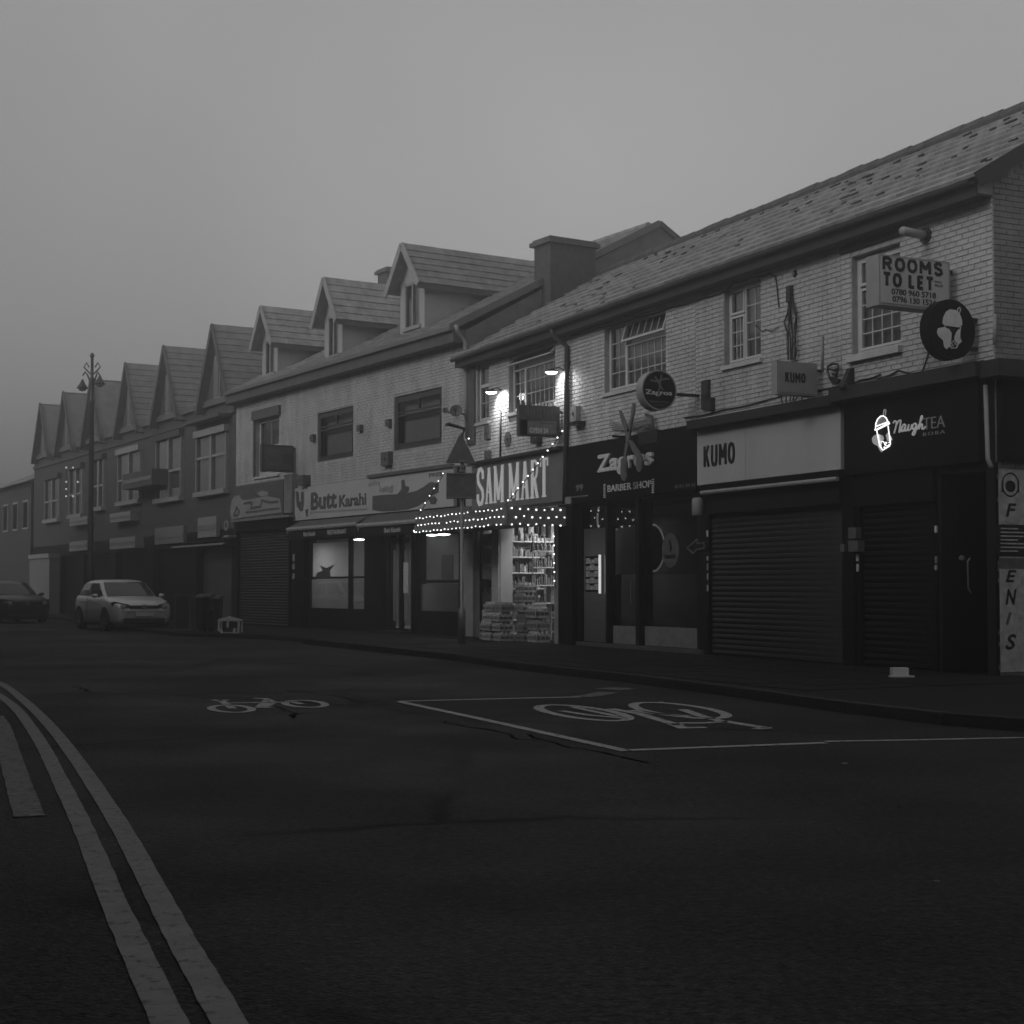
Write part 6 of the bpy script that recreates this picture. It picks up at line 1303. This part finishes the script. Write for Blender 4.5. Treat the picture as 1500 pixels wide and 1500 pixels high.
for i, nm in enumerate(lab):
    x1, x0 = bnd[i], bnd[i+1]; xc = axs[i].x
    t = thing('gabled_house', nm, 'house', C, (x0, 0, 0), 'gabled terrace houses')
    pl, pr, pt_, pb_ = upper[i]; r_ = (cx_(pl, .12), cx_(pr, .12), C.hit(pl, pb_, .12).z, C.hit(pl, pt_, .12).z)
    hole = (r_[0], r_[1], r_[2], r_[3])
    wo = wall(t, x0, x1, ZG, EC, [hole], 'brick_dark', th=.3); wall(t, x0, x1, 0, ZG, [(x0+.35, x1-.35, PZ, ZG-.5)], 'dado')
    MB().box(x0+.3, x1-.3, .25, .3, PZ, ZG-.45).build('roller_shutter', ('shutter_grey' if i == 0 else 'black'), t)
    s = MB(); n = 26
    for k in range(n): z = PZ+(ZG-.55-PZ)*k/n; s.box(x0+.36, x1-.36, .235, .248, z+.012, z+(ZG-.55-PZ)/n)
    if i < 3: s.build('slat', 'shutter_grey' if i == 0 else 'black', t, kind='stuff')
    # stone band, bay window with mullion and hood
    MB().box(x0, x1, -.12, -.001, EC-.14, EC+.06).build('gutter', 'gutter', t)
    MB().box(x0, x1, -.06, -.001, EC-.55, EC-.42).build('string_course', 'render_dark', t)
    a0, a1, b0, b1 = hole
    m = MB(); m.box(a0-.07, a0, -.12, .1, b0, b1).box(a1, a1+.07, -.12, .1, b0, b1).box((a0+a1)/2-.09, (a0+a1)/2+.09, -.12, .1, b0, b1)
    zz_ = b0+(b1-b0)*(.62 if i == 0 else .45); m.box(a0, a1, -.10, .1, zz_-.04, zz_+.04)
    wn = m.build('window', 'stone', t)
    for (pa, pb) in ((a0, (a0+a1)/2-.1), ((a0+a1)/2+.1, a1)):
        MB().quad((pa, -.05, b0), (pb, -.05, b0), (pb, -.05, b1), (pa, -.05, b1)).build('pane', 'glass', wn)
    MB().quad((a0, .05, b0), (a1, .05, b0), (a1, .05, b1), (a0, .05, b1)).build('curtain', 'curtain' if i < 3 else 'room_dark', wn)
    if i == 1: MB().quad((a0, .0, b0+(b1-b0)*.42), ((a0+a1)/2-.1, .0, b0+(b1-b0)*.42), ((a0+a1)/2-.1, .0, b1), (a0, .0, b1)).build('blind', 'blind', wn)
    MB().box(a0-.12, a1+.12, -.20, .05, b0-.16, b0-.003).build('sill', 'stone', wn); MB().box(a0-.12, a1+.12, -.20, .05, b1+.003, b1+.22).build('window_head', 'stone' if i in (0, 2) else 'brick_dark', wn)
    if i == 0: MB().box(a0-.3, a1+.3, -.45, .0, b1+.45, b1+.55).build('window_hood', 'print_grey', wn)
    # gabled attic front and its roof
    za = axs[i].z; hw = 1.35; xa, xb = xc-hw, xc+hw; fy = -.05; p_ = (za-EC)/hw
    go = MB(); ax0, ax1, az0, az1 = xc-.20, xc+.20, EC+.12, EC+1.35
    go.add([(xa, fy, EC), (xb, fy, EC), (xc, fy, za-.08)], [(0, 1, 2)]); go_ = go.build('gable', 'brick_dark', t)
    MB().box(ax0-.07, ax1+.07, fy-.06, fy-.002, az0-.07, az1+.07).build('attic_surround', 'stone', go_)
    MB().box(ax0, ax1, fy-.09, fy-.062, az0, az1).build('attic_window', 'curtain', go_)
    ov = .18; el = EC-p_*ov; bk_y = (za-EC)/.60
    yy = lambda z: max(.0, (z-EC)/.60)
    ro = slab(t, 'roof', [(xb+ov, fy-.22, el), (xb+ov, .3, el), (xc, bk_y+.3, za), (xc, fy-.22, za)], .06, 'tile_far')
    slab(ro, 'roof_slope', [(xa-ov, .3, el), (xa-ov, fy-.22, el), (xc, fy-.22, za), (xc, bk_y+.3, za)], .06, 'tile_far')
    v = Vector((xc-xb-ov, 0, za-el)); 
    if i < 3: tiles(ro, (xb+ov+.02, fy-.22, el), (0, 1, 0), v, bk_y+.5, v.length, .4, .26, 'tile_far', th=.018, clip=lambda u_, vv, L=v.length: u_ < .5+bk_y*vv/L)
    slab(t, 'main_roof', [(x0, -.1, EC+.0), (x1, -.1, EC+.0), (x1, 5.2, EC+3.1), (x0, 5.2, EC+3.1)], .08, 'tile_far')
    slab(t, 'rear_roof', [(x0, 5.2, EC+3.1), (x1, 5.2, EC+3.1), (x1, 10.4, EC), (x0, 10.4, EC)], .08, 'tile_far')
    MB().bar((xa-ov, fy-.24, el), (xc, fy-.24, za), .04, .18).bar((xb+ov, fy-.24, el), (xc, fy-.24, za), .04, .18).build('bargeboard', 'render_dark', ro)
    MB().box(x0, x1, 10.2, 10.4, 0, EC).box(x0-.01, x0+.1, .31, 10.2, 0, EC).build('rear_wall', 'brick_dark', t)
    MB().box(x0+.12, x1-.01, .4, 10.1, ZG-.3, ZG-.2).box(x0+.12, x1-.01, .8, .9, ZG, EC-.1).build('inner_floor', 'room_dark', t)
# pale boards on the terrace shopfronts
def board(name, label, pa, pb, ya, yb, out, mt, extra=None, cat='shop sign'):
    x0, x1, z0, z1 = C.X(pa, out), C.X(pb, out), C.Z(pa, yb, out), C.Z(pa, ya, out); t = thing(name, label, cat, C, (x0, 0, z0), 'shop name boards'); MB().box(x0, x1, -out, -.001, z0, z1).build('board', mt, t)
    m = MB(); m.box(x0+.1, x1-.1, -out-.015, -out, z0+(z1-z0)*.35, z0+(z1-z0)*.6); m.build('faded_print', 'print_mid', t); return t
board('shop_sign', 'pale plain board over the shutter next to the sash windowed bay', 289, 316, 759, 788, .12, 'sign_case')
board('shop_sign', 'long faint grey board under the second gabled house', 226, 268, 774, 798, .12, 'print_mid')
board('shop_sign', 'pale lower board of the boxed shopfront of the third gabled house', 160, 197, 789, 805, .35, 'sign_case')
board('shop_sign', 'pale upper board of the boxed shopfront of the third gabled house', 160, 190, 753, 766, .35, 'sign_case')
board('shop_sign', 'pale lower board left of the lamp post', 101, 127, 794, 808, .3, 'sign_case')
board('shop_sign', 'pale upper board left of the lamp post', 101, 127, 760, 771, .3, 'sign_case')
board('shop_sign', 'dark projecting board covering part of the third bay window', 178, 221, 696, 718, .7, 'render_dark')
t = thing('canopy_rail', 'thin pale rail over the pale shutter of the nearest gabled house', 'rail', C, (C.X(262), -.4, 3)); MB().bar((C.X(252, .4), -.4, C.Z(262, 801, .4)), (C.X(327, .4), -.4, C.Z(262, 801, .4)), .06).build('rail', 'sign_case', t); MB().box(C.X(262, .4), C.X(327, .4), -.4, -.001, C.Z(262, 799, .4)+.04, C.Z(262, 799, .4)+.1).build('sheet', 'dado', t)
q4 = B.hit(332, 770, .3); t = thing('round_wall_light', 'small ring shaped fitting left of the cartoonish board', 'wall light', B, tuple(q4)); m = MB(); m.stroke([(q4.x+.13*math.cos(R(k*24)), q4.z+.13*math.sin(R(k*24))) for k in range(15)], .06, fB(.3), .03, True); m.box(q4.x-.2, q4.x+.2, -.32, -.05, q4.z-.36, q4.z-.3); m.build('ring', 'sign_case', t)
for i, (px, py) in enumerate([(97, 685), (107, 685), (97, 706), (97, 716.5), (97, 727), (107, 727), (114, 706)]):
    pass
t = thing('window_lights', 'cluster of seven small lights in the upper bay of the fifth gabled house', 'fairy lights', C, tuple(C.hit(97, 727, .4))); 
bm2 = MB().lathe([(0, -.05), (.05, 0), (0, .05)], 8).mesh('bulb', 'bulb_far')
for px, py in [(97, 685), (107, 685), (97, 706), (97, 716.5), (97, 727), (107, 727), (114, 706)]: o = bpy.data.objects.new('bulb', bm2); COL.objects.link(o); o.parent = t; o.location = C.hit(px, py, .4)-OFF[t.name]
q5 = [C.hit(97, y, .38) for y in (685, 727)]; cable(t, 'wire', q5, .012)
# pale side wall beyond and more houses fading out
pw = thing('pale_pilaster', 'pale tapering shopfront end wall behind the dark car at the far left', 'wall', C, (C.X(60), -.5, 0)); a_, b_ = C.X(43, .5), C.X(72, .5)
m = MB(); m.add([(a_+1.1, -.5, PZ), (b_, -.5, PZ), (b_, -.5, C.Z(72, 817, .5)), (a_, -.5, C.Z(72, 817, .5)), (a_, -.5, C.Z(72, 868, .5)), (a_+1.1, -.05, PZ), (b_, -.05, PZ), (b_, -.05, C.Z(72, 817, .5)), (a_, -.05, C.Z(72, 817, .5)), (a_, -.05, C.Z(72, 868, .5))], [(0, 1, 2, 3, 4), (1, 6, 7, 2), (3, 2, 7, 8), (4, 3, 8, 9), (0, 4, 9, 5)]); m.build('panel', 'print_mid', pw); MB().box(a_-.05, b_+.05, -.56, -.04, C.Z(72, 817, .5), C.Z(72, 814, .5)+.1).build('capping', 'sign_case', pw)
for i in range(5):
    x1 = bnd[-1]-i*7.5-.6; x0 = x1-7.0; h = 6.2-.25*i; t = thing('far_house', ['nearest of the lower houses fading out past the gabled row', 'second lower house fading past the gabled row', 'third lower house fading past the gabled row', 'fourth lower house almost lost in the fog', 'last lower house lost in the fog'][i], 'house', C, (x0, 0, 0), 'houses fading into the fog')
    MB().box(x0, x1, 0, 9, 0, h).build('wall', 'render_dark' if i % 2 else 'brick_dark', t)
    m = MB(); m.add([(x0-.1, -.3, h), (x1+.1, -.3, h), (x1+.1, 4.5, h+2.2), (x0-.1, 4.5, h+2.2), (x0-.1, 9.3, h), (x1+.1, 9.3, h)], [(0, 1, 2, 3), (3, 2, 5, 4), (0, 3, 4), (1, 5, 2)]); m.build('roof', 'tile_far', t)
    for k in range(3): xx = x0+1+k*2.2; w_ = MB().box(xx, xx+1.1, -.02, -.0015, 4.0, 5.4).build('window', 'stone', t); MB().box(xx+.1, xx+1, -.03, -.021, 4.1, 5.3).build('pane', 'room_dark', w_)

# ================================================================ STREET FURNITURE
# ornate lamp post on the footway by the terrace
lp = ground_at(131.5, 909, PZ); t = thing('lamp_post', 'tall ornate cast lamp post with finial and two hanging lanterns on the far footway', 'lamp post', W, tuple(lp))
kz = lp.y/FPX; H_ = (909-518)*kz; zof = lambda py: at_depth(131, py, lp.y).z
m = MB(); m.lathe([(.20, 0), (.22, .3), (.15, .45), (.13, 1.6), (.16, 1.7), (.10, 1.8), (.085, zof(590)-PZ), (.11, zof(588)-PZ), (.08, zof(586)-PZ), (.075, zof(560)-PZ), (.10, zof(556)-PZ), (.055, zof(552)-PZ), (.05, zof(524)-PZ), (.09, zof(521)-PZ), (.03, zof(517)-PZ)], 10, lp); m.build('column', 'metal_black', t, smooth=True)
for s_, ln, zl in ((-1, .33, 566), (1, .27, 560)):
    top = zof(548); m = MB(); pts = [(lp.x, lp.y, zof(565)), (lp.x+s_*.15, lp.y, zof(550)), (lp.x+s_*ln*.7, lp.y, top+.08), (lp.x+s_*ln, lp.y, top-.05)]; m.tube(pts, .03, 6)
    m.tube([(lp.x+s_*.05, lp.y, zof(548)), (lp.x+s_*.28, lp.y, zof(538)), (lp.x+s_*.2, lp.y, zof(531)), (lp.x+s_*.1, lp.y, zof(538))], .025, 6); ao = m.build('scroll_arm', 'metal_black', t)
    c = (lp.x+s_*ln, lp.y, zof(zl+3)); MB().lathe([(.20, 0), (.17, .06), (.10, .16), (.05, .26), (.03, .32)], 12, c).build('lantern_hood', 'metal_black', t, smooth=True); MB().lathe([(.02, -.10), (.11, -.07), (.15, 0)], 12, c).build('lantern_glass', 'print_mid', t, smooth=True)
# sign post seen from behind, near kerb
sp0 = ground_at(676.5, 944, PZ); d0 = sp0.y; D = lambda px, py: at_depth(px, py, d0)
t = thing('road_sign_post', 'triangular warning sign with plate on a grey post seen from behind before the grocery', 'road sign', W, tuple(sp0))
m = MB(); m.lathe([(.075, 0), (.075, (944-894)*d0/FPX), (.038, (944-890)*d0/FPX), (.038, (944-634)*d0/FPX)], 10, sp0); m.build('post', 'metal', t, smooth=True)
yb = d0-.06
def dface(pp, mt, nm, th, y=0): 
    m = MB(); P = [D(*q) for q in pp]; m.poly([(q.x, q.z) for q in P], lambda u, v, w: (u, yb+y-w, v), th); return m.build(nm, mt, t)
dface([(653, 679), (697, 679), (677, 638), (673, 638)], 'print_grey', 'triangle_plate', .006)
dface([(654, 731), (697, 731), (697, 693), (654, 693)], 'print_grey', 'information_plate', .006)
m = MB()
for py in (683, 694, 729): a, b = D(655, py), D(696, py); m.box(a.x, b.x, yb-.03, yb-.007, a.z-.012, a.z+.012)
for py in (676, 690): a = D(676.5, py); m.box(a.x-.06, a.x+.06, yb-.05, yb+.1, a.z-.02, a.z+.02)
m.build('clamp_rail', 'metal', t)
m = MB(); a, b = D(653, 625), D(681, 627); m.tube([(a.x, yb-.25, a.z), (a.x+.06, yb-.24, a.z+.02), (b.x, yb+.02, b.z-.02), (D(676, 640).x, yb+.05, D(676, 640).z)], [.015, .04, .03, .025], 6); m.build('sign_light', 'metal_black', t, smooth=True)
# street cabinet, crates and white broken crate at the kerb build-out
def box_px(px0, px1, py0, py1, z0=PZ): a = ground_at(px0, py1, z0); b = ground_at(px1, py1, z0); h = at_depth(px0, py0, a.y).z-z0; return a, b, h
a, b, h = box_px(257, 276, 872, 924)
t = thing('advert_board', 'dark upright board with pale edges standing right of the silver car', 'advertising board', W, tuple(a))
MB().box(a.x, b.x, a.y-.02, a.y+.10, PZ+.06, PZ+h).build('panel', 'metal_black', t); MB().box(a.x-.04, a.x-.003, a.y-.03, a.y+.11, PZ, PZ+h+.02).box(a.x, b.x, a.y-.03, a.y+.11, PZ+h+.003, PZ+h+.03).box(b.x+.003, b.x+.03, a.y-.03, a.y+.11, PZ, PZ+h+.02).build('frame', 'print_grey', t); MB().box(a.x-.1, b.x+.15, a.y-.2, a.y+.2, PZ+.002, PZ+.05).build('foot', 'print_grey', t)
a, b, h = box_px(286, 320, 870, 926)
for k, (fx, w_, hh) in enumerate(((0, .34, 1.0), (.36, .30, 1.02), (.70, .30, .97))):
    x0 = a.x+(b.x-a.x)*fx; x1 = x0+(b.x-a.x)*w_; t = thing('wheeled_bin', ['left of three black bins huddled by the pale shutter', 'middle of three black bins huddled by the pale shutter', 'right of three black bins huddled by the pale shutter'][k], 'bin', W, (x0, a.y, PZ), 'black bins'); zt4 = PZ+h*hh; y0_ = a.y+.05*k
    m = MB(); m.add([(x0+.03, y0_, PZ+.08), (x1-.03, y0_, PZ+.08), (x1-.03, y0_+.4, PZ+.08), (x0+.03, y0_+.4, PZ+.08), (x0, y0_-.05, zt4-.1), (x1, y0_-.05, zt4-.1), (x1, y0_+.5, zt4-.1), (x0, y0_+.5, zt4-.1)], [(3, 2, 1, 0), (4, 5, 6, 7), (0, 1, 5, 4), (1, 2, 6, 5), (2, 3, 7, 6), (3, 0, 4, 7)]); m.build('body', 'rubbish', t)
    m = MB(); m.add([(x0-.02, y0_-.08, zt4-.1), (x1+.02, y0_-.08, zt4-.1), (x1+.02, y0_+.52, zt4-.08), (x0-.02, y0_+.52, zt4-.08), (x0, y0_-.05, zt4-.06), (x1, y0_-.05, zt4-.06), (x1, y0_+.5, zt4), (x0, y0_+.5, zt4)], [(0, 1, 5, 4), (1, 2, 6, 5), (2, 3, 7, 6), (3, 0, 4, 7), (4, 5, 6, 7)]); m.build('lid', 'rubbish', t)
    m = MB(); 
    for xx in (x0+.03, x1-.06): m.tube([(xx, y0_+.45, PZ+.1), (xx+.04, y0_+.45, PZ+.1)], .1, 10)
    m.build('wheel', 'tyre', t)
    if k == 1: MB().box(x0+.1, x0+.22, y0_-.03, y0_-.02, PZ+.55, PZ+.66).build('label_patch', 'print_grey', t)
a, b, h = box_px(320, 350, 903, 928)
t = thing('broken_crate', 'white broken packing crate with open sides at the kerb edge', 'crate', W, tuple(a)); m = MB(); x0, x1, y0_, y1_, z0, z1 = a.x, b.x, a.y, a.y+.4, PZ+.01, PZ+h; e = .035
for (p_, q_, w_) in [((x0, y0_, z0+.05), (x0+.02, y0_, z1-.08), .05), ((x1-.02, y0_, z0), (x1, y0_, z1-.08), .05), ((x0, y0_, z0+.12), (x0+.1, y0_, z0), .06), ((x0+.1, y0_, z0+.01), (x1-.03, y0_, z0+.01), .03), ((x0+.02, y0_, z1-.1), (x1*.45+x0*.55, y0_, z1-.05), .08), ((x1*.45+x0*.55, y0_, z1-.03), (x1, y0_, z1-.1), .08), (((x0+x1)/2-.02, y0_, z1-.08), ((x0+x1)/2-.03, y0_, z0+.14), .055), ((x1-.13, y0_, z0), (x1-.1, y0_, z0+.12), .06), ((x0, y1_, z0), (x0, y1_, z1-.1), .04), ((x1, y1_, z0), (x1, y1_, z1-.1), .04), ((x0, y0_, z1-.1), (x0, y1_, z1-.1), .05), ((x1, y0_, z1-.1), (x1, y1_, z1-.1), .05), ((x0, y1_, z1-.1), (x1, y1_, z1-.1), .05)]: m.bar(p_, q_, w_)
m.build('frame', 'poly', t); MB().box(x0, x1, y1_, y1_+.02, z0, z1-.12).box(x0, x1, y0_+.02, y1_, z0, z0+.02).build('back_panel', 'rubbish', t)
# ================================================================ CARS
def make_car(name, label, paint, ctr, heading, group='parked cars', plate_=True):
    """hatchback: x forward, y to its left, z up; ctr is the point under the middle of the front bumper"""
    t = bpy.data.objects.new(name, None); COL.objects.link(t); t.location = ctr; t.rotation_euler = (0, 0, heading); OFF[t.name] = Vector(); BLK[t.name] = W
    tag(t, label, 'car', group)
    # stations from the nose (x=0) back to the tail (x=-4.2): half widths and heights
    st = [(0.00, .60, .24, .46, .66, .71, .50), (-.05, .74, .21, .50, .72, .78, .58), (-.18, .83, .19, .54, .79, .845, .66), (-.45, .885, .19, .58, .84, .90, .70), (-.80, .90, .19, .60, .885, .945, .75), (-1.05, .90, .19, .60, .91, .975, .78),
          (-1.6, .90, .18, .60, .93, .97, .80), (-2.6, .90, .18, .61, .95, .98, .80), (-3.4, .89, .19, .62, .97, 1.0, .79), (-3.85, .86, .22, .62, .98, 1.02, .74), (-4.10, .80, .30, .62, .95, 1.0, .68), (-4.20, .70, .38, .60, .86, .90, .58)]
    m = MB(); K = 9
    for x, w, zb, zm, zs, zt, wt in st:
        pr = [(0, zb), (w*.86, zb), (w*.97, zb+.12), (w, zm), (w*.985, zs-.08), (w*.93, zs), (wt*1.02, zt-.01), (wt*.55, zt+.012), (0, zt+.02)]
        m.v += [Vector((x, y, z)) for y, z in pr]
    n = len(st); m.f += [(i*K+k, i*K+k+1, (i+1)*K+k+1, (i+1)*K+k) for i in range(n-1) for k in range(K-1)]
    m.f += [tuple(range(K-1, -1, -1)), tuple((n-1)*K+k for k in range(K))]
    base = len(m.v); m.v += [Vector((v.x, -v.y, v.z)) for v in m.v[:base]]; m.f += [tuple(base+i for i in reversed(f)) for f in m.f[:]]
    b = m.build('body', paint, t, smooth=True)
    # greenhouse: pillars and roof as one shell, glass set in proud panes
    def ring(z, xf, xr, w, r=.12): return [(xf-.0, 0, z), (xf-.02, w*.6, z), (xf-r, w*.94, z), (xf-r*2.2, w, z), ((xf+xr)/2, w*1.01, z), (xr+r*2, w*.98, z), (xr+r*.6, w*.9, z), (xr, w*.5, z), (xr, 0, z)]
    R_ = [ring(.93, -1.02, -3.98, .80), ring(1.16, -1.42, -3.86, .755), ring(1.36, -1.78, -3.66, .685), ring(1.44, -2.02, -3.45, .60), ring(1.475, -2.35, -3.1, .40)]
    m = MB(); k = 9
    for r_ in R_: m.v += [Vector(p) for p in r_]
    m.f += [(i*k+j, i*k+j+1, (i+1)*k+j+1, (i+1)*k+j) for i in range(4) for j in range(k-1)]+[tuple(4*k+j for j in range(k))]
    base = len(m.v); m.v += [Vector((v.x, -v.y, v.z)) for v in m.v[:base]]; m.f += [tuple(base+i for i in reversed(f)) for f in m.f[:]]
    m.build('roof', paint, t, smooth=True)
    def L3(i, j, u, v):     # point on the shell
        a, b_ = Vector(R_[i][j]), Vector(R_[i][j+1]); c, d = Vector(R_[i+1][j]), Vector(R_[i+1][j+1]); return a.lerp(b_, u).lerp(c.lerp(d, u), v)
    e = .012
    # windscreen
    def strip(rows, name, mt, off):
        m = MB(); 
        for r0, r1 in zip(rows[:-1], rows[1:]):
            for i in range(len(r0)-1): m.quad(r0[i]+off, r0[i+1]+off, r1[i+1]+off, r1[i]+off)
        return m.build(name, mt, t, smooth=True)
    def mirr(p): return Vector((p.x, -p.y, p.z))
    rows = []
    for i, v in ((0, .25), (1, 0), (1, .5), (2, 0), (2, .35)):
        half = [L3(i, 0, 0, v), L3(i, 0, .5, v), L3(i, 1, 0, v), L3(i, 1, .85, v)]; rows.append([mirr(p) for p in reversed(half[1:])]+half)
    strip(rows, 'windscreen', 'car_glass', Vector((.02, 0, .014)))
    rows = []
    for i, v in ((0, .4), (1, 0), (1, .5), (2, 0), (2, .2)):
        half = [L3(i, 7, 1, v), L3(i, 7, .2, v), L3(i, 6, .3, v)]; rows.append([mirr(p) for p in reversed(half[1:])]+half)
    strip(rows, 'rear_window', 'car_glass', Vector((-.02, 0, .01)))
    for sgn in (1, -1):
        for (ja, ua, jb, ub) in ((2, .6, 3, .95), (4, .06, 5, .2)):
            m = MB(); rws = []
            for i, v in ((0, .35), (1, 0), (1, .5), (1, 1.0), (2, .1)):
                ps = [L3(i, ja, ua, v), L3(i, ja, 1, v) if ja != jb else L3(i, ja, .5, v), L3(i, jb, ub*.5, v), L3(i, jb, ub, v)]; rws.append([Vector((p.x, (p.y+.012)*sgn, p.z)) for p in ps])
            for r0, r1 in zip(rws[:-1], rws[1:]):
                for q in range(3): m.quad(r0[q], r0[q+1], r1[q+1], r1[q])
            m.build('side_window', 'car_glass', t, smooth=True)
        # wheels, arches, mirrors, lamps
        for xw in (-.80, -3.38):
            y = sgn*.80; m = MB()
            m.fn = lambda p, y=y, xw=xw, sgn=sgn: Vector((xw+p.x, y+p.z*sgn, .31+p.y)); m.lathe([(0, -.10), (.30, -.10), (.315, -.06), (.315, .07), (.29, .10), (.20, .10), (0, .06)], 22); w_ = m.build('wheel', 'tyre', t, smooth=False)
            m = MB(); m.fn = lambda p, y=y, xw=xw, sgn=sgn: Vector((xw+p.x, y+p.z*sgn, .31+p.y)); m.lathe([(0, .09), (.05, .115), (.06, .10)], 12)
            for k in range(5): a = R(72*k+18); m.obox((math.cos(a)*.12, math.sin(a)*.12, .10), (math.cos(a)*.09, math.sin(a)*.09, 0), (-math.sin(a)*.022, math.cos(a)*.022, 0), (0, 0, .012))
            m.lathe([(.205, .085), (.215, .108), (.19, .108), (.185, .085)], 22); m.build('rim', 'rim', w_)
            m = MB(); N = 14; ps = [(xw+.375*math.cos(R(180*i/N)), .30+.385*math.sin(R(180*i/N))) for i in range(N+1)]; 
            m.add([(x, sgn*.908, z) for x, z in ps]+[(x, sgn*.6, z) for x, z in ps], [tuple(range(N+1))]+[(i, i+1, N+2+i, N+1+i) for i in range(N)]); m.build('wheel_arch', 'trim', t)
        m = MB(); m.lathe([(0, -.06), (.07, -.05), (.09, 0), (.07, .05), (0, .06)], 10, (-1.42, sgn*.99, 1.0)); mo = m.build('mirror', paint, t, smooth=True); MB().bar((-1.42, sgn*.84, .97), (-1.42, sgn*.94, .98), .04).build('mirror_arm', 'trim', mo)
        m = MB(); hl = [(-.01, .40, .66), (-.03, .54, .62), (-.14, .74, .63), (-.30, .83, .70), (-.36, .83, .80), (-.22, .77, .82), (-.07, .58, .775), (-.02, .42, .735)]
        m.add([(x+.035, sgn*(y+.03), z+.02) for x, y, z in hl]+[(x-.1, sgn*(y-.1), z-.02) for x, y, z in hl], [tuple(range(8))]+[(i, (i+1) % 8, 8+(i+1) % 8, 8+i) for i in range(8)]); ho = m.build('headlight', 'trim', t)
        m = MB(); m.lathe([(0, 0), (.075, .0), (.075, .05), (0, .07)], 12); m.v = [Vector((-.04+v.z*1.3, sgn*(.60+v.y), .70+v.x)) for v in m.v]; v_ = m.build('lamp_bowl', 'headlamp', ho)
        m = MB(); m.add([(-3.95, sgn*.868, .82), (-4.13, sgn*.80, .80), (-4.12, sgn*.78, .96), (-3.93, sgn*.85, .97)], [(0, 1, 2, 3)]); m.build('tail_light', 'print_grey', t)
        MB().bar((-1.55, sgn*.905, .80), (-3.3, sgn*.905, .82), .012, .03).build('side_moulding', paint, t); MB().box(-2.25, -2.12, sgn*.905-.008, sgn*.905+.008, .86, .885).build('door_handle', paint, t)
        MB().box(-2.54, -2.53, sgn*.903-.004, sgn*.903+.004, .3, .93).build('door_seam', 'trim', t)
    # nose
    MB().box(-.02, .022, -.42, .42, .635, .725).build('grille', 'trim', t); m = MB(); m.lathe([(0, 0), (.075, 0), (.068, .02), (0, .014)], 16); m.v = [Vector((.022+v.z, v.y, .685+v.x)) for v in m.v]; m.build('badge', 'rim', t)
    m = MB(); m.add([(.012, -.56, .25), (.012, .56, .25), (.02, .60, .36), (.02, -.60, .36)], [(0, 1, 2, 3)]); m.v = [Vector((.02 if abs(v.y) < .5 else -.03, v.y, v.z)) for v in m.v]; MB().box(-.08, .022, -.60, .60, .23, .37).build('lower_intake', 'trim', t)
    MB().box(.0, .05, -.27, .27, .43, .54).build('number_plate', 'plate' if plate_ else 'trim', t)
    MB().box(-.14, .045, -.62, .62, .555, .60).build('bumper_lip', paint, t)
    MB().box(-4.05, -.15, -.78, .78, .13, .22).build('underside', 'trim', t)
    return t
fc = ground_at(211, 924.5); fc.z = 0
sd_ = Vector((.53, -.85, 0)).normalized(); hd = math.atan2(sd_.y, sd_.x)
make_car('parked_car', 'silver hatchback parked facing us at the kerb in front of the gabled houses', 'car', fc, hd)
fc2 = ground_at(40, 913); fc2.z = 0
make_car('parked_car', 'dark car mostly cut off by the left edge of the photo', 'car_dark', fc2, math.atan2(-.80, .60), plate_=False)
